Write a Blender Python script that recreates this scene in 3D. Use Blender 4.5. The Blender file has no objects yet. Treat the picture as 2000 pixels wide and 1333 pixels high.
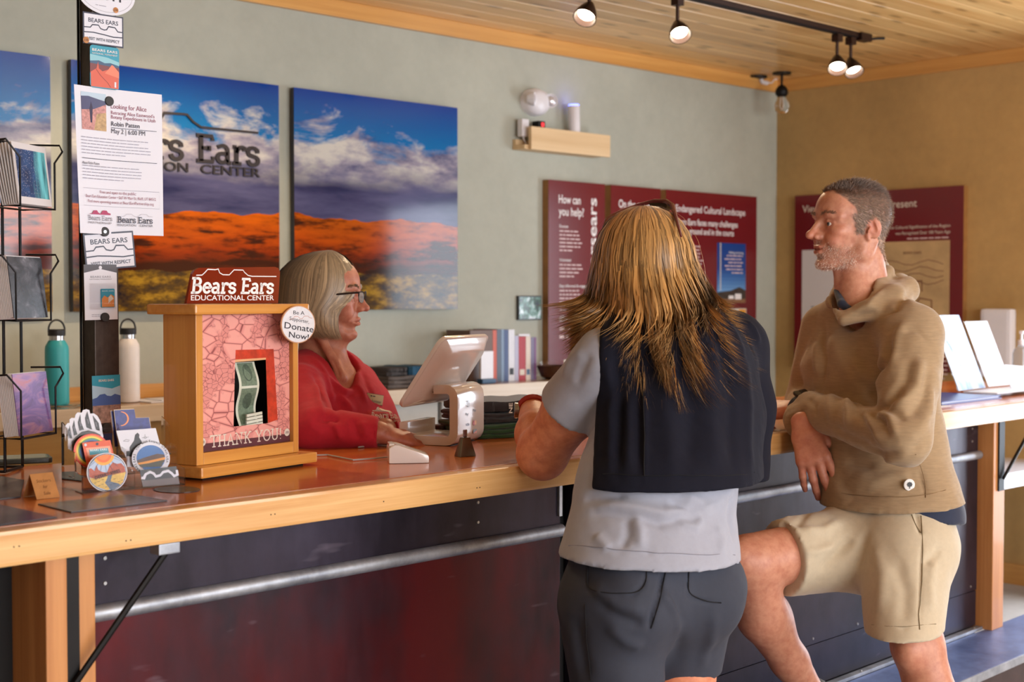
import bpy, bmesh, math, random
import numpy as np
from mathutils import Vector, Matrix

random.seed(7)
RNG = np.random.default_rng(11)
SC = bpy.context.scene
COL = SC.collection

# ------------------------------------------------------------------ camera
CAM_H = 1.27
FPX = 2722.0
YAW = math.radians(46.3)
PITCH = math.atan(83.5 / FPX)
cam_d = bpy.data.cameras.new('camera')
cam = bpy.data.objects.new('camera', cam_d)
COL.objects.link(cam)
cam.location = (0, 0, CAM_H)
cam.rotation_euler = (math.pi / 2 - PITCH, 0, YAW - math.pi / 2)
cam_d.sensor_width = 36.0
cam_d.lens = FPX / 2000.0 * 36.0
cam_d.clip_start = 0.05
cam_d.dof.use_dof = True
cam_d.dof.focus_distance = 2.85
cam_d.dof.aperture_fstop = 5.0
SC.camera = cam

# ------------------------------------------------------------------ world, lights, exposure
vs = SC.view_settings
vs.view_transform = 'Standard'
vs.look = 'None'
vs.gamma = 1.0
vs.use_curve_mapping = False
vs.exposure = 0.28
world = bpy.data.worlds.new('daylight_sky')
SC.world = world
world.use_nodes = True
_bg = world.node_tree.nodes['Background']
_bg.inputs[0].default_value = (0.80, 0.90, 1.0, 1)
_bg.inputs[1].default_value = 1.3


def area_light(name, loc, look, sx, sy, power, color):
    d = bpy.data.lights.new(name, 'AREA')
    d.shape = 'RECTANGLE'
    d.size = sx
    d.size_y = sy
    d.energy = power
    d.color = color
    o = bpy.data.objects.new(name, d)
    COL.objects.link(o)
    o.location = loc
    o.rotation_euler = (Vector(look) - Vector(loc)).to_track_quat('-Z', 'Y').to_euler()
    return o


# daylight through the glass door in the end wall and the shop windows behind the camera
area_light('daylight_door', (5.74, 1.84, 1.03), (0.0, 1.45, 0.98), 1.45, 1.65, 46, (0.80, 0.89, 1.0))
area_light('daylight_window', (1.30, -2.85, 1.45), (1.6, 4.0, 1.1), 2.3, 1.5, 100, (0.96, 0.97, 1.0))
area_light('daylight_window', (4.20, -2.85, 1.45), (2.6, 4.0, 1.1), 2.3, 1.5, 90, (0.93, 0.96, 1.0))


# ------------------------------------------------------------------ picture measuring (pixels of the 2000x1333 photo -> points on known planes)
CAM0 = np.array([0, 0, CAM_H])
_f0 = np.array([math.cos(YAW), math.sin(YAW), 0.0])
AX_R = np.array([math.sin(YAW), -math.cos(YAW), 0.0])
AX_Z = np.array([0, 0, 1.0])
AX_F = _f0 * math.cos(PITCH) - AX_Z * math.sin(PITCH)
AX_U = AX_Z * math.cos(PITCH) + _f0 * math.sin(PITCH)


def ray(x, y):
    return AX_F + (x - 1000.0) / FPX * AX_R - (y - 666.5) / FPX * AX_U


def on(x, y, axis, v):
    d = ray(x, y)
    return CAM0 + d * ((v - CAM0[axis]) / d[axis])


def pX(x, y, v): return on(x, y, 0, v)
def pY(x, y, v): return on(x, y, 1, v)
def pZ(x, y, v): return on(x, y, 2, v)
def pD(x, y, t): return CAM0 + ray(x, y) * t


# ------------------------------------------------------------------ materials
MATS = {}


def s2l(c):
    """sRGB 0-255 to linear"""
    out = []
    for v in c[:3]:
        v = v / 255.0
        out.append(v / 12.92 if v <= 0.04045 else ((v + 0.055) / 1.055) ** 2.4)
    return tuple(out)


class NT:
    def __init__(self, name):
        self.m = bpy.data.materials.new(name)
        self.m.use_nodes = True
        self.t = self.m.node_tree
        self.b = self.t.nodes['Principled BSDF']
        MATS[name] = self.m

    def n(self, kind, **kw):
        nd = self.t.nodes.new(kind)
        for k, v in kw.items():
            if k.startswith('i_'):
                key = k[2:]
                key = int(key) if key.isdigit() else key
                nd.inputs[key].default_value = v
            else:
                setattr(nd, k, v)
        return nd

    def l(self, a, b):
        self.t.links.new(a, b)

    def coords(self, scale=(1, 1, 1), loc=(0, 0, 0), rnd=False, kind='Object'):
        tc = self.n('ShaderNodeTexCoord')
        mp = self.n('ShaderNodeMapping')
        mp.inputs['Scale'].default_value = scale
        mp.inputs['Location'].default_value = loc
        src = tc.outputs[kind]
        if rnd:
            oi = self.n('ShaderNodeObjectInfo')
            ml = self.n('ShaderNodeVectorMath', operation='SCALE')
            ml.inputs[0].default_value = (7.3, 5.1, 9.7)
            self.l(oi.outputs['Random'], ml.inputs['Scale'])
            ad = self.n('ShaderNodeVectorMath', operation='ADD')
            self.l(src, ad.inputs[0])
            self.l(ml.outputs[0], ad.inputs[1])
            src = ad.outputs[0]
        self.l(src, mp.inputs['Vector'])
        return mp.outputs[0]

    def noise(self, vec, scale, detail=4, rough=0.55, dist=0.0):
        nd = self.n('ShaderNodeTexNoise')
        nd.inputs['Scale'].default_value = scale
        nd.inputs['Detail'].default_value = detail
        nd.inputs['Roughness'].default_value = rough
        nd.inputs['Distortion'].default_value = dist
        if vec is not None:
            self.l(vec, nd.inputs['Vector'])
        return nd.outputs['Fac']

    def ramp(self, fac, stops, interp='LINEAR'):
        r = self.n('ShaderNodeValToRGB')
        r.color_ramp.interpolation = interp
        el = r.color_ramp.elements
        while len(el) < len(stops):
            el.new(0.5)
        for e, (p, c) in zip(el, stops):
            e.position = p
            e.color = (*c, 1) if len(c) == 3 else c
        self.l(fac, r.inputs[0])
        return r.outputs[0]

    def mix(self, fac, a, b, mode='MIX'):
        m = self.n('ShaderNodeMix', data_type='RGBA', blend_type=mode)
        for sock, v in ((m.inputs[0], fac), (m.inputs[6], a), (m.inputs[7], b)):
            if isinstance(v, (int, float)):
                sock.default_value = v
            elif isinstance(v, tuple):
                sock.default_value = (*v, 1) if len(v) == 3 else v
            else:
                self.l(v, sock)
        return m.outputs[2]

    def math(self, op, a, b=None, clamp=False):
        m = self.n('ShaderNodeMath', operation=op, use_clamp=clamp)
        for sock, v in ((m.inputs[0], a), (m.inputs[1], b)):
            if v is None:
                continue
            if isinstance(v, (int, float)):
                sock.default_value = v
            else:
                self.l(v, sock)
        return m.outputs[0]

    def base(self, v):
        if isinstance(v, tuple):
            self.b.inputs['Base Color'].default_value = (*v, 1)
        else:
            self.l(v, self.b.inputs['Base Color'])

    def set(self, **kw):
        for k, v in kw.items():
            key = {'rough': 'Roughness', 'metal': 'Metallic', 'spec': 'Specular IOR Level', 'coat': 'Coat Weight',
                   'coat_rough': 'Coat Roughness', 'trans': 'Transmission Weight', 'ior': 'IOR', 'alpha': 'Alpha',
                   'sss': 'Subsurface Weight', 'sheen': 'Sheen Weight', 'emit': 'Emission Strength'}[k]
            if isinstance(v, (int, float)):
                self.b.inputs[key].default_value = v
            else:
                self.l(v, self.b.inputs[key])

    def bump(self, h, strength=0.3, dist=0.01):
        bp = self.n('ShaderNodeBump')
        bp.inputs['Strength'].default_value = strength
        bp.inputs['Distance'].default_value = dist
        self.l(h, bp.inputs['Height'])
        self.l(bp.outputs[0], self.b.inputs['Normal'])


def plain(name, rgb, rough=0.5, metal=0.0, var=0.0, scale=20, coat=0.0, bump=0.0, **kw):
    """one colour (sRGB 0-255) with a little procedural variation"""
    if name in MATS:
        return MATS[name]
    t = NT(name)
    c = s2l(rgb)
    if var > 0:
        f = t.noise(t.coords(), scale, 5)
        lo = tuple(max(0, v * (1 - var)) for v in c)
        hi = tuple(min(1, v * (1 + var)) for v in c)
        t.base(t.ramp(f, [(0.3, lo), (0.7, hi)]))
        if bump:
            t.bump(f, bump, 0.003)
    else:
        t.base(c)
    t.set(rough=rough, metal=metal, coat=coat, **kw)
    return t.m


def wood(name, dark, light, axis=0, rough=0.4, coat=0.0, grain=26.0, knots=False, rnd=True, tint=0.0, bump=0.15):
    t = NT(name)
    sc = [grain, grain, grain]
    sc[axis] = grain * 0.05
    v = t.coords(tuple(sc), rnd=rnd)
    f1 = t.noise(v, 1.0, 6, 0.6, 0.4)
    sc2 = [s * 5 for s in sc]
    sc2[axis] = sc[axis] * 2
    f2 = t.noise(t.coords(tuple(sc2), rnd=rnd), 1.0, 3, 0.6)
    f = t.math('ADD', t.math('MULTIPLY', f1, 0.7), t.math('MULTIPLY', f2, 0.3))
    c = t.ramp(f, [(0.32, s2l(dark)), (0.66, s2l(light))])
    if tint > 0:
        oi = t.n('ShaderNodeObjectInfo')
        k = t.math('ADD', t.math('MULTIPLY', oi.outputs['Random'], tint), 1.0 - tint * 0.6)
        cc = t.n('ShaderNodeCombineColor')
        for i in range(3):
            t.l(k, cc.inputs[i])
        c = t.mix(1.0, c, cc.outputs[0], 'MULTIPLY')
    if knots:
        kc = [5.0, 5.0, 5.0]
        kc[axis] = 2.0
        vo = t.n('ShaderNodeTexVoronoi')
        if knots == '2D':
            vo.voronoi_dimensions = '2D'
            kc = [2.2, 8.9, 1.0]
        t.l(t.coords(tuple(kc), rnd=rnd), vo.inputs['Vector'])
        vo.inputs['Scale'].default_value = 1.0
        km = t.ramp(vo.outputs['Distance'], [(0.05, (1, 1, 1)), (0.13, (0, 0, 0))])
        c = t.mix(t.math('MULTIPLY', km, 0.75), c, tuple(v * 0.35 for v in s2l(dark)))
    t.base(c)
    t.set(rough=rough, coat=coat)
    t.b.inputs['Coat Roughness'].default_value = 0.08
    if bump:
        t.bump(f, bump, 0.002)
    return t.m


# ------------------------------------------------------------------ mesh building
def tag(o, label=None, cat=None, group=None, kind=None):
    if label: o['label'] = label
    if cat: o['category'] = cat
    if group: o['group'] = group
    if kind: o['kind'] = kind
    return o


def thing(name, label, cat, mat=None, group=None):
    o = bpy.data.objects.new(name, None)
    o.empty_display_size = 0.05
    COL.objects.link(o)
    if mat is not None:
        o.matrix_world = mat
    return tag(o, label, cat, group)


def frame(o, x, y, z=None):
    """matrix with origin o and local axes x, y (z = x cross y)"""
    x = Vector(x).normalized()
    z = x.cross(Vector(y)).normalized()
    y = z.cross(x)
    m = Matrix.Identity(4)
    for i in range(3):
        m[i][0], m[i][1], m[i][2], m[i][3] = x[i], y[i], z[i], o[i]
    return m


def rotz(o, deg):
    return Matrix.Translation(Vector(o)) @ Matrix.Rotation(math.radians(deg), 4, 'Z')


class MB:
    """collects simple solids into one mesh"""

    def __init__(self):
        self.v, self.f, self.fm = [], [], []
        self.mats = []
        self.cur = 0

    def mat(self, m):
        if m not in self.mats:
            self.mats.append(m)
        self.cur = self.mats.index(m)
        return self

    def add(self, vs, fs):
        o = len(self.v)
        self.v += [tuple(p) for p in vs]
        self.f += [tuple(i + o for i in q) for q in fs]
        self.fm += [self.cur] * len(fs)
        return self

    def box(self, a, b, m=None):
        x0, y0, z0 = a
        x1, y1, z1 = b
        vs = [(x0, y0, z0), (x1, y0, z0), (x1, y1, z0), (x0, y1, z0), (x0, y0, z1), (x1, y0, z1), (x1, y1, z1), (x0, y1, z1)]
        if m is not None:
            vs = [m @ Vector(p) for p in vs]
        return self.add(vs, [(0, 3, 2, 1), (4, 5, 6, 7), (0, 1, 5, 4), (1, 2, 6, 5), (2, 3, 7, 6), (3, 0, 4, 7)])

    def prism(self, pts, z0, z1, m=None):
        """2-D outline (counter-clockwise) extruded along local z"""
        n = len(pts)
        vs = [(p[0], p[1], z0) for p in pts] + [(p[0], p[1], z1) for p in pts]
        if m is not None:
            vs = [m @ Vector(p) for p in vs]
        fs = [tuple(range(n - 1, -1, -1)), tuple(range(n, 2 * n))]
        fs += [(i, (i + 1) % n, n + (i + 1) % n, n + i) for i in range(n)]
        return self.add(vs, fs)

    def lathe(self, prof, seg=24, m=None, cap=True):
        """profile [(r, z)] turned round local z"""
        vs, fs = [], []
        for r, z in prof:
            for k in range(seg):
                a = 2 * math.pi * k / seg
                vs.append((r * math.cos(a), r * math.sin(a), z))
        for i in range(len(prof) - 1):
            for k in range(seg):
                k2 = (k + 1) % seg
                fs.append((i * seg + k, i * seg + k2, (i + 1) * seg + k2, (i + 1) * seg + k))
        if cap:
            fs.append(tuple(range(seg - 1, -1, -1)))
            o = (len(prof) - 1) * seg
            fs.append(tuple(range(o, o + seg)))
        if m is not None:
            vs = [m @ Vector(p) for p in vs]
        return self.add(vs, fs)

    def tube(self, path, r, seg=8, closed=False):
        P = [Vector(p) for p in path]
        n = len(P)
        rr = r if isinstance(r, (list, tuple)) else [r] * n
        vs, fs = [], []
        up = None
        for i in range(n):
            if closed:
                d = P[(i + 1) % n] - P[i - 1]
            else:
                d = P[min(i + 1, n - 1)] - P[max(i - 1, 0)]
            d.normalize()
            if up is None:
                up = Vector((0, 0, 1)) if abs(d.z) < 0.9 else Vector((1, 0, 0))
            s = d.cross(up)
            if s.length < 1e-5:
                s = d.cross(Vector((0, 1, 0.3)))
            s.normalize()
            u = s.cross(d).normalized()
            up = u
            for k in range(seg):
                a = 2 * math.pi * k / seg
                vs.append(P[i] + (s * math.cos(a) + u * math.sin(a)) * rr[i])
        for i in range(n if closed else n - 1):
            j = (i + 1) % n
            for k in range(seg):
                k2 = (k + 1) % seg
                fs.append((i * seg + k, j * seg + k, j * seg + k2, i * seg + k2)[::-1])
        if not closed:
            fs.append(tuple(range(seg)))
            fs.append(tuple(range((n - 1) * seg + seg - 1, (n - 1) * seg - 1, -1)))
        return self.add(vs, fs)

    def build(self, name, m=None, parent=None, smooth=False, bevel=0.0, **tags):
        me = bpy.data.meshes.new(name)
        me.from_pydata(self.v, [], self.f)
        for mm in (self.mats or [m]):
            me.materials.append(mm)
        if self.mats:
            me.polygons.foreach_set('material_index', self.fm)
        if bevel > 0:
            bm = bmesh.new()
            bm.from_mesh(me)
            bmesh.ops.recalc_face_normals(bm, faces=bm.faces)
            es = [e for e in bm.edges if len(e.link_faces) == 2 and e.calc_face_angle(0) > 0.5]
            bmesh.ops.bevel(bm, geom=es, offset=bevel, segments=2, profile=0.7, affect='EDGES', clamp_overlap=True)
            bm.to_mesh(me)
            bm.free()
        if smooth:
            me.polygons.foreach_set('use_smooth', [True] * len(me.polygons))
            if smooth != 'all':
                try:
                    me.set_sharp_from_angle(angle=math.radians(40))
                except Exception:
                    pass
        me.update()
        o = bpy.data.objects.new(name, me)
        COL.objects.link(o)
        if parent is not None:
            o.parent = parent
        return tag(o, **tags)


def box(name, a, b, m, parent=None, bevel=0.0, **tags):
    return MB().box(a, b).build(name, m, parent, bevel=bevel, **tags)


def link_copy(o, parent=None, loc=None, name=None):
    c = o.copy()
    COL.objects.link(c)
    if parent is not None:
        c.parent = parent
    if loc is not None:
        c.location = loc
    return c


# ------------------------------------------------------------------ flat print: shapes and lettering on a card
def arc(cx, cy, rx, ry=None, a0=0, a1=360, n=32):
    ry = rx if ry is None else ry
    full = abs(a1 - a0) >= 360
    k = n if full else n + 1
    return [(cx + rx * math.cos(math.radians(a0 + (a1 - a0) * i / n)), cy + ry * math.sin(math.radians(a0 + (a1 - a0) * i / n))) for i in range(k)]


def rrect(x0, y0, x1, y1, r, n=5):
    p = []
    for cx, cy, a in ((x1 - r, y0 + r, -90), (x1 - r, y1 - r, 0), (x0 + r, y1 - r, 90), (x0 + r, y0 + r, 180)):
        p += arc(cx, cy, r, r, a, a + 90, n)
    return p


_txt_cache = {}


def text_geo(s, weight=0.0, spacing=1.0):
    key = (s, weight, spacing)
    if key not in _txt_cache:
        cu = bpy.data.curves.new('txt', 'FONT')
        cu.body = s
        cu.size = 1.0
        cu.offset = weight
        cu.space_character = spacing
        cu.resolution_u = 3
        ob = bpy.data.objects.new('txt', cu)
        me = ob.to_mesh()
        vs = [(v.co.x, v.co.y) for v in me.vertices]
        fs = [tuple(p.vertices) for p in me.polygons]
        ob.to_mesh_clear()
        bpy.data.objects.remove(ob)
        bpy.data.curves.remove(cu)
        _txt_cache[key] = (vs, fs)
    return _txt_cache[key]


# slab-serif letters drawn with strokes: glyph -> (advance, strokes); cap height 1, x-height 0.68
def _slab():
    g = {}
    A = lambda cx, cy, rx, ry, a0, a1, n=12: arc(cx, cy, rx, ry, a0, a1, n)
    g['B'] = (0.74, [[(0.16, 0), (0.16, 1)], [(0.0, 0), (0.3, 0)], [(0.0, 1), (0.3, 1)],
                     [(0.16, 1)] + A(0.36, 0.77, 0.20, 0.23, 90, -90) + [(0.16, 0.54)],
                     [(0.16, 0.54)] + A(0.38, 0.27, 0.24, 0.27, 90, -90) + [(0.16, 0.0)]])
    g['E'] = (0.70, [[(0.16, 0), (0.16, 1)], [(0.0, 0), (0.58, 0), (0.60, 0.20)], [(0.0, 1), (0.56, 1), (0.58, 0.82)],
                     [(0.16, 0.52), (0.44, 0.52)], [(0.45, 0.62), (0.45, 0.42)]])
    g['e'] = (0.60, [[(0.08, 0.36), (0.50, 0.36)] + A(0.29, 0.34, 0.22, 0.33, 5, 330, 18)])
    g['a'] = (0.62, [[(0.06, 0.60)] + A(0.26, 0.46, 0.17, 0.21, 120, 0, 8) + [(0.43, 0.08), (0.47, 0.0), (0.56, 0.0)],
                     [(0.43, 0.36)] + A(0.24, 0.18, 0.18, 0.18, 80, 330, 12) + [(0.43, 0.12)]])
    g['r'] = (0.52, [[(0.14, 0), (0.14, 0.66)], [(0.0, 0), (0.32, 0)], [(0.02, 0.66), (0.14, 0.66)],
                     [(0.14, 0.42)] + A(0.34, 0.44, 0.18, 0.23, 160, 60, 8) + [(0.45, 0.52)]])
    g['s'] = (0.52, [[(0.42, 0.48), (0.41, 0.60)] + A(0.24, 0.51, 0.18, 0.17, 50, 230, 10) + A(0.25, 0.17, 0.19, 0.18, 50, -140, 10) + [(0.05, 0.18)]])
    g['T'] = (0.72, [[(0.34, 0), (0.34, 1)], [(0.18, 0), (0.5, 0)], [(0.02, 0.82), (0.02, 1), (0.66, 1), (0.66, 0.82)]])
    g['H'] = (0.84, [[(0.16, 0), (0.16, 1)], [(0.62, 0), (0.62, 1)], [(0.16, 0.5), (0.62, 0.5)], [(0, 0), (0.3, 0)], [(0, 1), (0.3, 1)], [(0.48, 0), (0.78, 0)], [(0.48, 1), (0.78, 1)]])
    g['A'] = (0.80, [[(0.1, 0), (0.36, 1), (0.62, 0)], [(0.2, 0.34), (0.52, 0.34)], [(-0.02, 0), (0.22, 0)], [(0.5, 0), (0.76, 0)]])
    g['N'] = (0.84, [[(0.16, 0), (0.16, 1), (0.62, 0), (0.62, 1)], [(0, 0), (0.3, 0)], [(0, 1), (0.16, 1)], [(0.48, 1), (0.78, 1)]])
    g['K'] = (0.80, [[(0.16, 0), (0.16, 1)], [(0.6, 1), (0.16, 0.42)], [(0.3, 0.58), (0.62, 0)], [(0, 0), (0.3, 0)], [(0, 1), (0.3, 1)], [(0.48, 1), (0.74, 1)], [(0.5, 0), (0.76, 0)]])
    g['Y'] = (0.78, [[(0.08, 1), (0.36, 0.46), (0.64, 1)], [(0.36, 0.46), (0.36, 0)], [(0.2, 0), (0.52, 0)], [(-0.04, 1), (0.22, 1)], [(0.52, 1), (0.78, 1)]])
    g['O'] = (0.82, [A(0.38, 0.5, 0.32, 0.51, 0, 360, 24) + [(0.70, 0.5)]])
    g['U'] = (0.84, [[(0.14, 1), (0.14, 0.3)] + A(0.38, 0.3, 0.24, 0.31, 180, 360, 12) + [(0.62, 1)], [(0, 1), (0.28, 1)], [(0.48, 1), (0.76, 1)]])
    g['!'] = (0.30, [[(0.12, 0.30), (0.12, 1)], [(0.12, -0.02), (0.12, 0.08)]])
    g[' '] = (0.34, [])
    return g


SLAB = _slab()


def ribbon(pts, w, closed=False):
    """stroke outline as quads along a polyline"""
    n = len(pts)
    P = [Vector((p[0], p[1], 0)) for p in pts]
    L, R = [], []
    ww = w if isinstance(w, (list, tuple)) else [w] * n
    for i in range(n):
        a = P[i - 1] if (i > 0 or closed) else P[i]
        b = P[(i + 1) % n] if (i < n - 1 or closed) else P[i]
        d = (b - a)
        if d.length < 1e-9:
            d = Vector((1, 0, 0))
        d.normalize()
        nn = Vector((-d.y, d.x, 0))
        k = 1.0
        if 0 < i < n - 1:
            d1 = (P[i] - P[i - 1])
            if d1.length > 1e-9:
                c = abs(d1.normalized().dot(d))
                k = min(1.6, 1.0 / max(c, 0.4))
        L.append(P[i] + nn * ww[i] * 0.5 * k)
        R.append(P[i] - nn * ww[i] * 0.5 * k)
    vs = [(p.x, p.y) for p in L] + [(p.x, p.y) for p in R]
    m = n if closed else n - 1
    fs = [(i, n + i, n + (i + 1) % n, (i + 1) % n) for i in range(m)]
    return vs, fs


class Print:
    """flat coloured shapes laid on the front of a card (local x right, y up, z out)"""

    def __init__(self, z=0.0, step=0.00012, bend=None):
        self.mb = MB()
        self.z = z
        self.step = step
        self.bend = bend

    def _put(self, vs, fs, m):
        self.z += self.step
        self.mb.mat(m)
        self.mb.add([(x, y, self.z) for x, y in vs], fs)
        return self

    def poly(self, pts, m):
        return self._put(pts, [tuple(range(len(pts)))], m)

    def rect(self, x0, y0, x1, y1, m):
        return self.poly([(x0, y0), (x1, y0), (x1, y1), (x0, y1)], m)

    def line(self, pts, w, m, closed=False):
        vs, fs = ribbon(pts, w, closed)
        return self._put(vs, fs, m)

    def ring(self, cx, cy, r0, r1, m, n=40):
        vs = arc(cx, cy, r0, r0, 0, 360, n) + arc(cx, cy, r1, r1, 0, 360, n)
        return self._put(vs, [(i, (i + 1) % n, n + (i + 1) % n, n + i) for i in range(n)], m)

    def text(self, s, x, y, h, m, align='l', weight=0.0, spacing=1.0, width=None, rot=0.0, shear=0.0):
        vs, fs = text_geo(s, weight, spacing)
        if not vs:
            return self
        xs = [v[0] for v in vs]
        w = max(xs) - min(xs)
        sy = h / 0.72
        sx = sy if width is None else width / w
        off = {'l': 0, 'c': -w / 2, 'r': -w}[align] - min(xs)
        c, sn = math.cos(math.radians(rot)), math.sin(math.radians(rot))
        out = []
        for vx, vy in vs:
            ly = vy * sy
            lx = (vx + off) * sx + shear * ly
            out.append((x + c * lx - sn * ly, y + sn * lx + c * ly))
        return self._put(out, fs, m)

    def slab(self, s, x, y, h, m, w=0.13, align='l', width=None, shear=0.0, track=0.0):
        tot = sum(SLAB[c][0] + track for c in s)
        sx = h if width is None else width / tot
        ox = {'l': 0, 'c': -tot / 2, 'r': -tot}[align]
        allv, allf = [], []
        for ch in s:
            adv, st = SLAB[ch]
            for pl in st:
                vs, fs = ribbon(pl, w)
                o = len(allv)
                allv += [(x + (ox + vx) * sx + shear * vy * h, y + vy * h) for vx, vy in vs]
                allf += [tuple(i + o for i in q) for q in fs]
            ox += adv + track
        return self._put(allv, allf, m)

    def arc_text(self, s, cx, cy, r, h, a_mid, m, weight=0.0, inside=False, gap=1.0):
        """letters standing on a circle; a_mid in degrees"""
        wid = []
        for ch in s:
            if ch == ' ':
                wid.append(0.35)
                continue
            vs, _ = text_geo(ch, weight)
            wid.append(max(v[0] for v in vs) - min(v[0] for v in vs) + 0.10)
        sc = h / 0.72
        tot = sum(wid) * sc * gap
        a = math.radians(a_mid) + tot / r / 2
        for ch, w in zip(s, wid):
            da = w * sc * gap / r
            if ch != ' ':
                am = a - da / 2
                self.text(ch, cx + r * math.cos(am), cy + r * math.sin(am), h, m, 'c', weight, rot=math.degrees(am) - 90)
                self.z -= self.step
            a -= da
        self.z += self.step
        return self

    def build(self, name, parent, **tags):
        o = self.mb.build(name, None, parent, **tags)
        if self.bend:
            bm = bmesh.new()
            bm.from_mesh(o.data)
            bmesh.ops.triangulate(bm, faces=bm.faces[:])
            for _ in range(4):
                es = [e for e in bm.edges if e.calc_length() > 0.006]
                if not es:
                    break
                bmesh.ops.subdivide_edges(bm, edges=es, cuts=1)
                bmesh.ops.triangulate(bm, faces=bm.faces[:])
            for v in bm.verts:
                v.co.z += self.bend(v.co.x, v.co.y)
            bm.to_mesh(o.data)
            bm.free()
        return o


# outline of the twin buttes (0..1 wide)
BUTTES = [(0, 0.0), (0.10, 0.02), (0.16, 0.16), (0.20, 0.42), (0.36, 0.46), (0.42, 0.20), (0.50, 0.06), (0.56, 0.10), (0.62, 0.40), (0.66, 0.50), (0.82, 0.48), (0.88, 0.22), (1.0, 0.14)]


def buttes(x, y, w, h):
    return [(x + a * w, y + b * h) for a, b in BUTTES]
# ================================================================== the room
WALL_Y, WALL_X, CEIL = 4.20, 5.87, 2.37
LEFT_X, FRONT_Y = -2.6, -3.0
ZC = 0.94      # worktop height


def plaster(name, c, amp=0.10, bump=0.25):
    t = NT(name)
    v = t.coords()
    f1 = t.noise(v, 1.6, 6, 0.6)
    f2 = t.noise(v, 22, 4, 0.6)
    f = t.math('ADD', t.math('MULTIPLY', f1, 0.75), t.math('MULTIPLY', f2, 0.25))
    b = s2l(c)
    t.base(t.ramp(f, [(0.35, tuple(x * (1 - amp) for x in b)), (0.65, tuple(min(1, x * (1 + amp)) for x in b))]))
    t.set(rough=0.75)
    t.bump(f2, bump, 0.004)
    return t.m


M_SAGE = plaster('sage_plaster', (177, 178, 164))
M_OCHRE = plaster('ochre_plaster', (186, 150, 94), 0.16)
M_OFFWHITE = plaster('offwhite_plaster', (205, 200, 188))
M_CONCRETE = plaster('concrete_floor', (186, 180, 174), 0.15)
M_PLANK = wood('pine_plank', (206, 154, 88), (240, 200, 136), 0, 0.36, 0.25, 16, knots='2D', tint=0.30)
M_TRIM = wood('pine_trim', (196, 136, 66), (226, 170, 96), 0, 0.4, 0.2, 16)
M_TRIMY = wood('pine_trim_y', (196, 136, 66), (226, 170, 96), 1, 0.4, 0.2, 16)

box('floor', (LEFT_X, FRONT_Y, -0.05), (WALL_X + 0.2, WALL_Y, 0.0), M_CONCRETE, kind='structure')
box('wall_back', (LEFT_X, WALL_Y, 0), (WALL_X + 0.2, WALL_Y + 0.15, CEIL + 0.1), M_SAGE, kind='structure')
box('wall_left', (LEFT_X - 0.15, FRONT_Y, 0), (LEFT_X, WALL_Y, CEIL + 0.1), M_OFFWHITE, kind='structure')
# end wall with the glass door opening (beyond the right edge of the picture)
DY0, DY1, DZ = 1.02, 2.65, 1.98
b = MB()
b.box((WALL_X, DY1, 0), (WALL_X + 0.2, WALL_Y, CEIL + 0.1))
b.box((WALL_X, FRONT_Y, 0), (WALL_X + 0.2, DY0, CEIL + 0.1))
b.box((WALL_X, DY0, DZ), (WALL_X + 0.2, DY1, CEIL + 0.1))
b.build('wall_right', M_OCHRE, kind='structure')
# wall behind the camera with two shop windows
b = MB()
WZ0, WZ1 = 0.65, 2.2
WINS = [(0.05, 2.55), (2.95, 5.45)]
b.box((LEFT_X, FRONT_Y - 0.15, 0), (WALL_X + 0.2, FRONT_Y, WZ0))
b.box((LEFT_X, FRONT_Y - 0.15, WZ1), (WALL_X + 0.2, FRONT_Y, CEIL + 0.1))
xs = [LEFT_X] + [v for w in WINS for v in w] + [WALL_X + 0.2]
for i in range(0, len(xs), 2):
    b.box((xs[i], FRONT_Y - 0.15, WZ0), (xs[i + 1], FRONT_Y, WZ1))
b.build('wall_front', M_OFFWHITE, kind='structure')
M_GLASS = NT('window_glass')
M_GLASS.base((1, 1, 1))
M_GLASS.set(rough=0.0, trans=1.0, ior=1.05)
M_GLASS = M_GLASS.m
M_FRAME = plain('dark_bronze_frame', (52, 44, 40), 0.4, 0.4)
for k, (x0, x1) in enumerate(WINS):
    b = MB()
    for a in ((x0, x0 + 0.05), (x1 - 0.05, x1), ((x0 + x1) / 2 - 0.025, (x0 + x1) / 2 + 0.025)):
        b.box((a[0], FRONT_Y - 0.12, WZ0), (a[1], FRONT_Y - 0.06, WZ1))
    b.box((x0 + 0.05, FRONT_Y - 0.12, WZ0), (x1 - 0.05, FRONT_Y - 0.06, WZ0 + 0.05))
    b.box((x0 + 0.05, FRONT_Y - 0.12, WZ1 - 0.05), (x1 - 0.05, FRONT_Y - 0.06, WZ1))
    w = b.build('window_%d' % (k + 1), M_FRAME, kind='structure')
    box('pane', (x0 + 0.05, FRONT_Y - 0.095, WZ0 + 0.05), (x1 - 0.05, FRONT_Y - 0.09, WZ1 - 0.05), M_GLASS, w)
b = MB()
for a in ((DY0, DY0 + 0.06), (DY1 - 0.06, DY1), ((DY0 + DY1) / 2 - 0.05, (DY0 + DY1) / 2 + 0.05)):
    b.box((WALL_X + 0.06, a[0], 0.0), (WALL_X + 0.12, a[1], DZ))
b.box((WALL_X + 0.06, DY0, DZ - 0.08), (WALL_X + 0.12, DY1, DZ))
b.box((WALL_X + 0.06, DY0, 0.0), (WALL_X + 0.12, DY1, 0.18))
dr = b.build('door_1', M_FRAME, kind='structure')
box('pane', (WALL_X + 0.085, DY0 + 0.06, 0.18), (WALL_X + 0.09, DY1 - 0.06, DZ - 0.08), M_GLASS, dr)

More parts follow.
